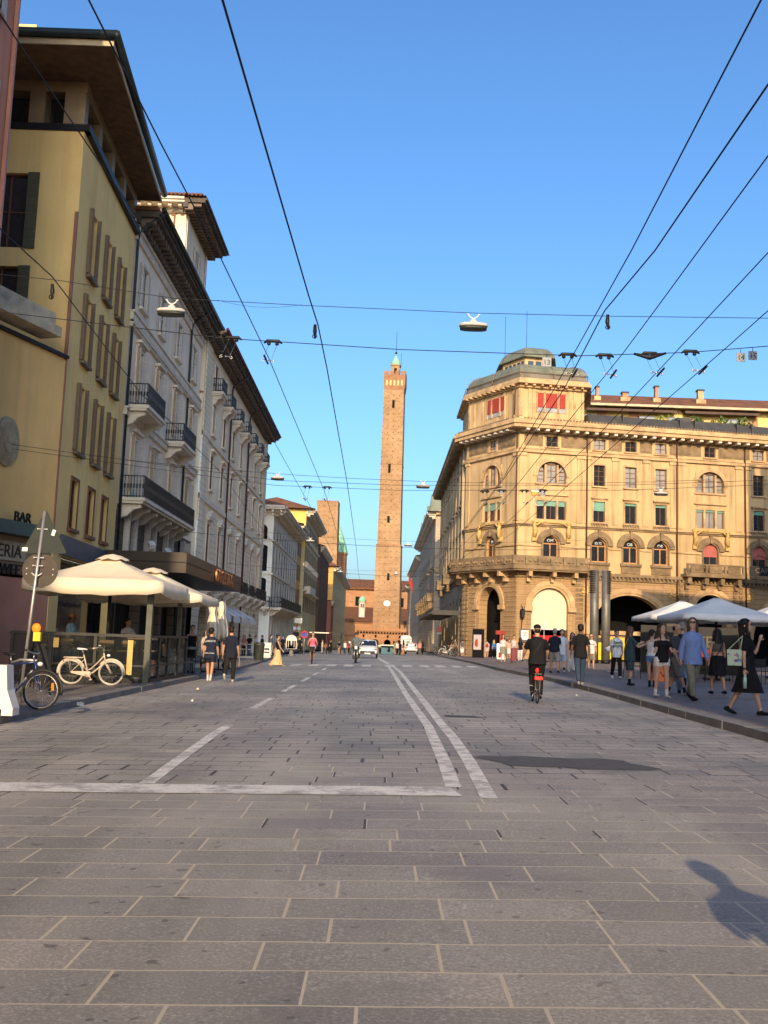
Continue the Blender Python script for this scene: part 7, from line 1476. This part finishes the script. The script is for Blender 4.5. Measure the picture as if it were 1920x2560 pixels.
# left-hand people
person(G(523,1702,0),4,1.74,'boy seen from behind in navy football jersey, navy shorts and white socks',NV,(.012,.015,.03),WH,'curly','k','t','m',((10,3),(-8,10)),((-8,10,14),(8,10,14)),(14,0),botk='shorts',toplen=.08,socks=WH,vox=.009,extra=(('print',m_plate,'J.OBERTO',(.37,.085)),('print',m_plate,'BOLOGNA',(-.02,.065)),('hand',m_blackp,0,'helmet')))
person(G(573,1705,0),2,1.80,'man seen from behind in black tee and black trousers holding a brown envelope',(.014,.016,.024),(.020,.018,.016),(.5,.45,.38),'short','k','t','m',((-16,36),(12,3)),((-8,12,14),(8,10,22)),(0,0),toplen=.06,vox=.009,extra=(('hand',(.42,.25,.10),1,'papers'),))
person(G(692,1665,0),70,1.68,'woman in black strap top and long cream skirt crossing from the left kerb',BL,(.62,.46,.22),(.5,.35,.22),'bun','k','l','f',((26,6),(-20,16)),((-18,8,10),(18,8,20)),(0,-4),topk='tank',botk='longskirt',vox=.012,extra=(('strap',BL),))
person(Vector((-9.35,30.9,zb+.14)),100,1.80,'man in light blue shirt and patterned cap sitting high at the left deck table',(.25,.42,.55),NV,BL,'short','k','d','m',((78,80),(78,80)),((30,8,70),(30,8,70)),(-10,-6),vox=.012,hat=('cap',(.5,.2,.07))).location.z+=.34
person(Vector((-8.2,33.2,zb+.14)),150,1.74,'man in white tee sitting on the cafe deck behind the rail',WH,NV,BL,'short','k','t','m',((80,82),(80,82)),((30,8,70),(30,8,70)),(-24,0),vox=.012).location.z+=.34
person(gp(-6.9,37.6,SW),178,1.74,'person in black vest standing beyond the end of the deck',BL,(.25,.3,.33),BL,'short','k','m','m',ST,topk='tank',vox=.014)
person(gp(-6.3,42.5,SW),20,1.76,'man in bright red cap and teal shirt half hidden behind the man in black',(.03,.09,.15),NV,BL,'short','k','m','m',WK,vox=.014,hat=('cap',(.7,.04,.04)))
person(gp(-7.3,43,SW),160,1.68,'woman in cream blouse half hidden between the two walking men',(.5,.42,.33),DN,BL,'long','k','l','f',WK,vox=.014)
mid=[(608,1640,175,'woman in patterned top behind the terrace railing',(.35,.12,.1),BL,'long','f'),(622,1638,10,'person in black with jeans leaning at the terrace railing',BL,DN,'short','m'),(638,1640,120,'seated-looking person in lilac behind the litter bin',(.4,.38,.5),NV,'short','f'),(654,1638,60,'man in dark brown shirt above the notice panel',(.05,.035,.025),NV,'short','m'),
(676,1641,100,'person with blue cap behind the woman in the cream skirt',(.08,.09,.12),(.5,.38,.2),'short','m'),(706,1638,175,'man in printed black tee left of the ornamental cabinet',BL,NV,'short','m'),(748,1636,170,'person in black and white right of the ornamental cabinet',BL,BL,'short','m'),(752,1634,20,'second person in black right of the ornamental cabinet',(.05,.05,.06),BL,'short','f')]
for px,py,fc,lb,tc,bc,hr_,sx in mid: person(G(px,py,SW),fc,1.72 if sx=='m' else 1.64,lb,tc,bc,BL,hr_,'k','l',sx,ST,vox=.018)
far=[(847,1634,175,'cyclist-like figure in black tee at the far left of the crossing crowd',BL,(.35,.2,.1)),(862,1636,178,'figure in white top with bare arms left of the motorcycle',WH,(.1,.1,.1)),(805,1634,100,'person in cream sitting on the far left kerb',(.6,.55,.45),(.3,.3,.3)),(813,1634,40,'person in brown at the far left kerb',(.2,.1,.06),(.1,.1,.1)),(826,1635,150,'dark figure under the far left parasols',BL,BL),(872,1634,5,'figure in dark red beside the motorcycle rider',(.2,.04,.04),BL),
(931,1636,5,'figure in bright crimson just right of the white car',(.6,.04,.07),(.5,.05,.07)),(938,1636,178,'second figure in crimson near the double line',(.5,.06,.08),(.2,.05,.05)),(950,1636,178,'small figure in green top in the middle of the far crowd',(.15,.2,.1),BL),(984,1637,60,'woman with beige skirt in the far crowd left of the taxi',(.25,.2,.12),(.4,.3,.18)),(993,1637,178,'figure in white vest in the far crowd left of the taxi',WH,BL),(1000,1638,20,'figure in black carrying a white bag left of the taxi',BL,BL),(1008,1638,90,'figure in orange trousers right beside the taxi',BL,(.7,.22,.03)),(990,1636,100,'figure in tan coat behind the white vest',(.3,.2,.1),(.2,.1,.05)),
(1049,1637,178,'small figure in pink right of the taxi',(.6,.25,.25),(.1,.1,.1)),(1056,1637,10,'small figure in black right of the taxi',BL,BL),(876,1636,100,'figure in grey between the motorcycle and the far kerb',(.2,.2,.2),(.1,.1,.1))]
for i,(px,py,fc,lb,tc,bc) in enumerate(far): person(G(px,py,0),fc,1.66+.1*((i*7)%5)/4,lb,tc,bc,BL,'short' if i%3 else 'long','kbr'[i%3],'lmt'[i%3],'mf'[i%2],WK if i%2 else ST,vox=.026)
# person beside the camera whose shadow falls into the lower right corner
person(Vector((1.93,1.75,.05)),0,1.78,'person just right of the camera, seen only as a shadow on the paving',(.3,.3,.3),NV,BL,'short','k','l','m',ST,((30,10,60),(40,45,70)),(0,10),vox=.012)
# ================================================================= CYCLES
def bicycle(name,label,pos,face,col,style='city',loc_rot=0,steer=0,rim=(.5,.5,.48),group=None,cat='bicycle',basket=False,tyre=(.02,.02,.02)):
    """faces +y before turning; face as for people"""
    t=thing(name,label,cat,pos,group); t.rotation_euler=(rad(loc_rot),0,-rad(face)) if not loc_rot else (0,rad(loc_rot),-rad(face)); t.rotation_mode='XYZ'; BASE[t.name]=Vector()
    R=.335; fm=cl(col,var=.08); fm=mat('paint_%02d%02d%02d'%tuple(int(q*99) for q in col),col,.3,.06,3,spec=.6); rear=Vector((0,-.52,R)); front=Vector((0,.54,R)); bb=Vector((0,-.06,.29)); st_=Vector((0,-.2,.80)); hd0=Vector((0,.33,.86)); hd1=Vector((0,.38,.62))
    stR=Matrix.Translation(front)@Matrix.Rotation(rad(steer),4,'Z')@Matrix.Translation(-front)
    for c,nm in ((rear,0),(front,1)):
        g=MB(); g.torus(c,R-.018,.019,'x',36,8); w_=g.xf(stR if nm else Matrix()).build('wheel',mat('tyre_%d'%int(tyre[0]*99),tyre,.8),t); g=MB(); g.torus(c,R-.045,.008,'x',36,6); g.tube([c-Vector((.05,0,0)),c+Vector((.05,0,0))],.02,8)
        for k in range(14):
            a=2*math.pi*k/14; g.tube([c+Vector((.02*(-1)**k,0,0)),c+Vector((0,(R-.05)*math.cos(a),(R-.05)*math.sin(a)))],.0018,3)
        g.xf(stR if nm else Matrix()).build('rim',mat('rim_metal',(.5,.48,.44),.35,.1,4,.8),w_)
    g=MB()
    if style=='city': g.tube([hd1,Vector((0,.2,.45)),Vector((0,.06,.33)),bb],.021,8); g.tube([hd0-Vector((0,0,.08)),Vector((0,.2,.62)),Vector((0,.0,.42)),bb+Vector((0,-.05,.1))],.017,8)
    else: g.tube([hd0-Vector((0,.0,.03)),st_-Vector((0,-.02,.03))],.02,8); g.tube([hd1+Vector((0,0,.05)),bb],.024,8)
    g.tube([bb,st_],.018,8); g.tube([hd1,hd0],.021,8)
    for s in (-1,1): g.tube([bb+Vector((s*.03,0,0)),rear+Vector((s*.055,0,0))],.010,6); g.tube([st_-Vector((-s*.02,-.03,.12)),rear+Vector((s*.055,0,0))],.009,6)
    g.build('frame',fm,t); g=MB()
    for s in (-1,1): g.tube([hd1-Vector((-s*.05,0,.0)),front+Vector((s*.05,0,0))],.011,6)
    g.tube([hd1-Vector((.05,0,0)),hd1+Vector((.05,0,0))],.014,6); g.xf(stR).build('fork',fm,t)
    g=MB(); g.tube([st_,st_+Vector((0,-.04,.13))],.013,8); g.build('seat_post',m_steel,t); sp_=st_+Vector((0,-.05,.15)); g=MB(); g.tube([sp_+Vector((0,-.12,.01)),sp_+Vector((0,-.03,.0)),sp_+Vector((0,.07,0)),sp_+Vector((0,.14,-.01))],[.07,.08,.04,.02],10,ry=[.025,.03,.022,.015]); g.build('saddle',m_plate if style=='city' and col[0]>.3 else m_blackp,t)
    hb=hd0+Vector((0,.0,.12)); g=MB(); g.tube([hd0,hb],.013,8)
    if style=='city': g.tube([hb+Vector((-.29,-.16,.04)),hb+Vector((-.2,-.03,.06)),hb,hb+Vector((.2,-.03,.06)),hb+Vector((.29,-.16,.04))],.011,8)
    else: g.tube([hb+Vector((-.3,-.02,.03)),hb+Vector((-.1,.02,0)),hb+Vector((.1,.02,0)),hb+Vector((.3,-.02,.03))],.012,8)
    o=g.xf(stR).build('handlebar',m_steel,t); g=MB()
    for s in (-1,1): g.tube([hb+Vector((s*.29,-.16 if style=='city' else -.02,.04)),hb+Vector((s*.33,-.22 if style=='city' else -.03,.035))],.017,8)
    g.xf(stR).build('grip',m_blackp if col[0]<.3 else m_cloth,o)
    g=MB()
    for c,a0,a1,st2 in ((rear,.1*math.pi,1.05*math.pi,Matrix()),(front,-.05*math.pi,.8*math.pi,stR)):
        s0=len(g.v); pts=[c+Vector((0,(R+.025)*math.cos(a0+(a1-a0)*k/14),(R+.025)*math.sin(a0+(a1-a0)*k/14))) for k in range(15)]; g.tube(pts,.028,6,ry=.005,up=(1,0,0)); g.xf(st2,s0)
    g.build('mudguard',fm if style=='city' else m_blackp,t)
    g=MB(); g.tube([bb+Vector((.05,0,0)),bb+Vector((.062,0,0))],.085,20); g.tube([bb+Vector((.06,0,0)),bb+Vector((.075,.1,-.13))],.012,6); g.tube([bb+Vector((-.06,0,0)),bb+Vector((-.075,-.1,.13))],.012,6); g.rbox(bb+Vector((.12,.1,-.13)),(.09,.07,.02)); g.rbox(bb+Vector((-.12,-.1,.13)),(.09,.07,.02)); g.build('crankset',m_steel if style!='city' else fm,t)
    if style=='city':
        g=MB(); g.hexa([Vector(v) for v in ((.045,-.5,.31),(.06,-.5,.31),(.06,.0,.21),(.045,.0,.21),(.045,-.5,.36),(.06,-.5,.36),(.06,.0,.37),(.045,.0,.37))]); g.build('chain_guard',fm,t)
        g=MB()
        for s in (-.07,0,.07): g.tube([(s,-.22,.72),(s,-.72,.72)],.008,6)
        g.tube([(-.07,-.72,.72),(.07,-.72,.72)],.008,6); 
        for s in (-1,1): g.tube([(s*.07,-.6,.72),(s*.06,-.52,.34)],.006,5)
        g.build('rear_rack',fm,t)
    g=MB(); g.ell((0,-.73,.62),(.03,.02,.03)); g.build('rear_reflector',m_sred,t); g=MB(); g.ell((0,.46,.8),(.04,.05,.04)); g.xf(stR).build('front_light',m_plate,t)
    if basket: g=MB(); g.hexa([Vector(v) for v in ((-.14,.42,.78),(.14,.42,.78),(.12,.68,.78),(-.12,.68,.78),(-.18,.4,1.0),(.18,.4,1.0),(.17,.72,1.0),(-.17,.72,1.0))]); g.build('basket',m_blackp,t)
    g=MB(); g.tube([(-.03,-.2,.28),(-.16,-.14,.0)],.01,6); g.build('kickstand',m_steel,t)
    return t
q=gp(-7.72,27.55,SW); bicycle('city_bicycle','old cream step-through bicycle with white tyres leaning against the cafe deck',q,88,(.62,.50,.38),'city',6,0,tyre=(.5,.46,.38))
q=gp(-6.42,18.25,SW); b_=bicycle('mountain_bicycle','dark blue and silver bicycle locked to the sign post at the left kerb',q,112,(.02,.035,.12),'mtb',-4,18)
g=MB(); g.tube([(0,.36,.86),(0,.0,.86),(0,-.18,.8)],.024,8); g.tube([(.0,.3,.68),(0,.02,.36)],.026,8); g.build('silver_tube',m_galv,b_); g=MB(); g.rbox((0.03,.80,.42),(.006,.05,.13),0,0,.2); g.build('spoke_reflector',mat('orange_reflector',(.8,.25,.02),.4),b_)
def rider_pose(face): return dict(legs=((72,70),(38,60)),lean=12)
# cyclist in black
q=G(1337,1756,0); bk=bicycle('road_bicycle','bicycle with silver mudguard and red rear lamp ridden by the man in black',q,2,(.25,.22,.18),'city',0,0,rim=(.5,.45,.3)); bk.scale=(.93,)*3
g=MB(); g.rbox((0,-.745,.62),(.19,.03,.07)); g.ell((0,-.40,.80),(.04,.03,.06)); g.build('red_lamp',emis('red_lamp_glow',(1,.02,.01),.6),bk)
p=person(Vector((q.x,q.y-.26,q.z)),2,1.70,'man in black hat and black clothes riding a bicycle away from the camera',BL,BL,BL,'short','k','l','m',((36,48),(14,26)),((42,14,14),(42,14,14)),(0,-6),lean=8,vox=.009,hat=('beanie',BL),bulk=1.14,toplen=.02,extra=(('strap',(.03,.03,.03)),)); p.location.z=q.z+.10
q=G(779,1660,0); bk=bicycle('upright_bicycle','dark bicycle with black basket ridden by the woman in pink',q,178,(.05,.03,.03),'city',0,0,basket=True)
p=person(Vector((q.x,q.y+.25,q.z)),178,1.68,'woman in pink sleeveless top and white skirt riding a bicycle towards the camera',(.72,.13,.22),WH,(.5,.3,.2),'short','k','t','f',((48,70),(30,50)),((44,18,14),(44,18,14)),(0,0),lean=6,vox=.012,topk='tank',botk='shorts',bulk=1.12); p.location.z=q.z+.2
# motorcycle
q=G(889,1658,0); t=thing('motorcycle','black motorcycle ridden towards the camera beside the white car','motorcycle',q); t.rotation_euler=(0,0,rad(180)); BASE[t.name]=Vector()
for y in (-.68,.68): g=MB(); g.torus((0,y,.31),.25,.06,'x',28,10); w_=g.build('wheel',m_blackp,t); g=MB(); g.torus((0,y,.31),.18,.015,'x',24,6); [g.tube([(0,y,.31),(0,y+.18*math.cos(a),.31+.18*math.sin(a))],.01,5) for a in (0,1.05,2.1,3.14,4.2,5.25)]; g.build('rim',m_steel,w_)
g=MB(); 
for s in (-.09,.09): g.tube([(s,.68,.31),(s,.46,.95)],.028,8)
g.tube([(-.38,.3,1.06),(-.2,.42,1.02),(.2,.42,1.02),(.38,.3,1.06)],.016,8); g.build('fork_and_handlebar',m_steel,t)
g=MB(); g.tube([(0,.38,.86),(0,.15,.9),(0,-.1,.84)],[.11,.17,.10],12,ry=[.09,.12,.07]); g.tube([(0,-.08,.80),(0,-.5,.84),(0,-.75,.9)],[.13,.14,.07],12,ry=[.06,.05,.03]); g.rbox((0,.05,.48),(.34,.5,.4)); g.tube([(.14,.1,.3),(.17,-.3,.28),(.19,-.8,.42)],.05,8); g.build('body',m_blackp,t)
g=MB(); g.ell((0,.56,.92),(.10,.06,.10)); g.build('headlight',m_plate,t); g=MB()
for s in (-1,1): g.tube([(s*.25,.4,1.05),(s*.36,.4,1.22)],.009,5); g.ell((s*.40,.4,1.25),(.075,.02,.05))
g.build('mirror',m_plate,t)
p=person(Vector((q.x,q.y+.15,q.z)),180,1.78,'motorcyclist in dark helmet and grey and black jacket',(.12,.14,.15),BL,BL,'short','k','m','m',((60,72),(60,72)),((48,22,30),(48,22,30)),(0,0),lean=6,vox=.013,topk='shirt',hat=('helmet',(.06,.04,.035)),bulk=1.05); p.location.z=q.z+.3
# parked far bicycles
for px,py,f,c,lb in ((1117,1638,88,(.6,.58,.52),'white framed bicycle parked at the brown rail'),(1104,1637,80,(.03,.03,.03),'dark bicycle parked at the left end of the brown rail'),(1143,1640,70,(.05,.05,.05),'dark bicycle leaning by the palazzo corner')): bicycle('parked_bicycle',lb,G(px,py,SW),f,c,'city',0,0,group='bicycles parked by the corner palazzo')
bicycle('parked_bicycle','bicycle standing at the far left end of the street crowd',G(850,1637,0),178,(.03,.03,.03),'mtb',0,0)
# ================================================================= CARS
def car(name,label,pos,face,paint,L=4.1,W_=1.78,H=1.55,kind='suv'):
    t=thing(name,label,'car',pos); t.rotation_euler=(0,0,-rad(face)); BASE[t.name]=Vector(); pm=mat('car_paint_white',(.72,.72,.70),.25,.04,2,spec=.6)
    hw=W_/2
    if kind=='suv': S_=[(-L/2,.86,.55,1.02,.9),(-L/2+.12,.93,.4,1.08,.95),(-L/2+.35,.98,.36,1.15,1.0),(-L*.2,1,.34,1.10,1.0),(.1,1,.34,1.05,1.0),(L*.22,.99,.34,.99,1.0),(L/2-.5,.97,.36,.94,.97),(L/2-.15,.90,.38,.84,.9),(L/2,.78,.46,.72,.8)]
    else: S_=[(-L/2,.82,.5,.9,.86),(-L/2+.12,.92,.38,.97,.92),(-L/2+.4,.97,.34,1.0,.97),(-L*.2,1,.33,.98,1.0),(.1,1,.33,.96,1.0),(L*.22,.99,.33,.92,1.0),(L/2-.5,.96,.35,.86,.97),(L/2-.15,.88,.38,.76,.9),(L/2,.74,.46,.64,.8)]
    rings=[]
    for y,f,zb_,zt,_ in S_:
        r=[]
        for x,z in ((-.86,zb_),(-1,zb_+.12),(-1.0,(zb_+zt)/2),(-.97,zt-.12),(-.86,zt),(-.4,zt+.035),(0,zt+.045),(.4,zt+.035),(.86,zt),(.97,zt-.12),(1.0,(zb_+zt)/2),(1,zb_+.12),(.86,zb_),(0,zb_)): r.append(Vector((x*hw*f,y,z)))
        rings.append(r)
    g=MB(); g.loft(rings); g.build('body',pm,t)
    # greenhouse
    y0,y1,y2,y3=(-L*.46,-L*.36,L*.02,L*.22); zb_=1.0 if kind=='suv' else .93
    GH=[(y0,.88,zb_+.05,.70,zb_+.12),(y1,.93,zb_,.76,H-.06),(-L*.15,.94,zb_-.02,.78,H),(y2,.94,zb_-.04,.76,H-.05),(y3,.9,zb_-.06,.62,zb_+.03)]
    g=MB(); g.loft([[Vector((a*hw*s,y,z)) for s,a,z in ((-1,wb,za),(-1,(wb+wt)/2+.02,(za+zt)/2),(-1,wt,zt-.03),(-.8,wt,zt),(0,wt,zt+.02),(.8,wt,zt),(1,wt,zt-.03),(1,(wb+wt)/2+.02,(za+zt)/2),(1,wb,za))] for y,wb,za,wt,zt in GH]); cab=g.build('cabin',pm,t)
    g=MB(); b_=GH[3]; c=GH[4]; e=.012
    g.add([Vector((-b_[3]*hw*.93,b_[0]+.04,b_[4]-.02+e)),Vector((b_[3]*hw*.93,b_[0]+.04,b_[4]-.02+e)),Vector((c[1]*hw*.90,c[0]+.02,c[4]+e+.02)),Vector((-c[1]*hw*.90,c[0]+.02,c[4]+e+.02))],[(0,1,2,3)]); g.build('windscreen',m_glassb,t)
    g=MB(); a,b2=GH[0],GH[1]; g.add([Vector((-b2[3]*hw*.92,b2[0]-.03,b2[4]-.02)),Vector((b2[3]*hw*.92,b2[0]-.03,b2[4]-.02)),Vector((a[1]*hw*.86,a[0]-.03,a[4]-.02)),Vector((-a[1]*hw*.86,a[0]-.03,a[4]-.02))],[(0,1,2,3)]); g.build('rear_window',m_glassb,t)
    for s in (-1,1):
        g=MB(); 
        for ya,yb in ((y1+.05,-L*.12),(-L*.10,y2+.15)): g.hexa([Vector((s*hw*(.935+k),y,z)) for k in (0,) for y,z in ((ya,zb_+.04),(yb,zb_+.02))]+[Vector((s*hw*.955,y,z)) for y,z in ((yb,zb_+.02),(ya,zb_+.04))]+[Vector((s*hw*.80,ya+.05,H-.1)),Vector((s*hw*.80,yb-.02,H-.1)),Vector((s*hw*.82,yb-.02,H-.1)),Vector((s*hw*.82,ya+.05,H-.1))])
        g.build('side_window',m_glassb,t); g=MB(); g.ell((s*(hw+.1),y3-.25,zb_+.08),(.11,.06,.075)); g.build('mirror',pm,t)
        for y in (-L/2+.78,L/2-.82):
            g=MB(); g.torus((s*(hw-.11),y,.33),.25,.085,'x',24,8); w_=g.build('wheel',m_blackp,t); g=MB(); g.tube([(s*(hw-.16),y,.33),(s*(hw-.03),y,.33)],.2,16); g.build('rim',m_steel,w_)
        g=MB(); g.ell((s*hw*.66,L/2-.16,.76 if kind=='suv' else .68),(.2,.12,.065)); g.build('headlight',m_glassb if kind=='suv' else m_plate,t)
        g=MB(); g.rbox((s*hw*.72,-L/2+.02,.84),(.34,.1,.12),0); g.build('tail_light',m_sred,t)
    g=MB(); g.rbox((0,L/2-.02,.50),(1.25,.09,.24)); g.rbox((0,L/2-.06,.74),(.95,.1,.05)); g.build('grille',m_blackp,t); g=MB(); g.rbox((0,L/2+.035,.42),(.5,.02,.11)); g.rbox((0,-L/2-.012,.62),(.5,.02,.11)); g.build('licence_plate',m_plate,t)
    g=MB(); g.ell((0,L/2+.03,.62),(.07,.02,.05)); g.build('badge',m_steel,t); g=MB(); g.rbox((0,-L/2+.03,.42),(1.3,.1,.2)); g.build('rear_bumper_insert',m_blackp,t)
    return t
car('white_car','white compact crossover with black grille driving towards the camera behind the motorcycle',G(918,1646,0)+Vector((0,1.9,0)),180,WH)
tx=car('white_taxi','white saloon taxi seen from behind at the far crossing',G(1030,1636,0)+Vector((0,2.1,0)),4,WH,4.5,1.8,1.45,'sedan'); g=MB(); g.rbox((0,-.3,1.52),(.35,.15,.12)); g.build('roof_sign',m_pinks,tx)
q=Vector((5.6,215,gz(5.6,215))); t=thing('white_shuttle','white rounded shuttle bus with coloured rear panels, beyond the taxi','bus',q); g=MB(); g.box(q.x-1.15,q.x+1.15,q.y,q.y+6,q.z+.35,q.z+2.6); g.loft([[Vector((q.x+a*1.15*s,y,q.z+z)) for a,z in ((-1,2.6),(-.95,3.0),(-.7,3.25),(0,3.35),(.7,3.25),(.95,3.0),(1,2.6))] for y,s in ((q.y,1),(q.y+6,1))],0,False); g.build('body',mat('car_paint_white',(.72,.72,.70)),t)
g=MB(); g.box(q.x-.75,q.x-.25,q.y-.03,q.y,q.z+1.1,q.z+2.2); g.build('red_panel',m_pinks,t); g=MB(); g.box(q.x+.05,q.x+.8,q.y-.03,q.y,q.z+1.1,q.z+2.2); g.build('green_panel',m_green,t); g=MB(); g.box(q.x-1.1,q.x+1.1,q.y-.02,q.y-.005,q.z+2.5,q.z+2.6); g.build('trim_line',m_blackp,t)
for s in (-1,1): g=MB(); g.tube([(q.x+s*.95,q.y+1,q.z+.4),(q.x+s*1.16,q.y+1,q.z+.4)],.4,16); g.build('wheel',m_blackp,t)
b=G(967,1637,0); t=thing('street_stall','small market stall with pale roof and blue front in the far crowd','stall',b); g=MB(); g.rbox(b+Vector((0,0,1.15)),(1.6,1.2,.12)); g.build('stall_roof',m_cloth,t); g=MB(); g.rbox(b+Vector((0,.2,.55)),(1.4,.3,1.05)); g.build('stall_front',mat('stall_blue',(.06,.14,.18),.6),t); g=MB(); g.tube([b+Vector((.2,-.1,0.4)),b+Vector((.25,-.1,.9))],.14,8); g.build('hanging_goods',m_blackp,t)
for i,(px,w_) in enumerate(((797,2.2),(836,1.8))): 
    b=G(px,1634,SW); b.z=gz(b.x,b.y)+SW; t=thing('far_awning',('long pale flat awning at the far left of the street','low dark parasol roof at the far left of the street')[i],'awning',b); g=MB(); g.rbox(b+Vector((0,0,2.35)),(w_,2,.12)); g.build('roof_panel',(m_cloth,m_dark)[i],t); g=MB(); [g.tube([b+Vector((x,0,0)),b+Vector((x,0,2.3))],.04,6) for x in (-w_/2+.2,w_/2-.2)]; g.build('post',m_dark,t)
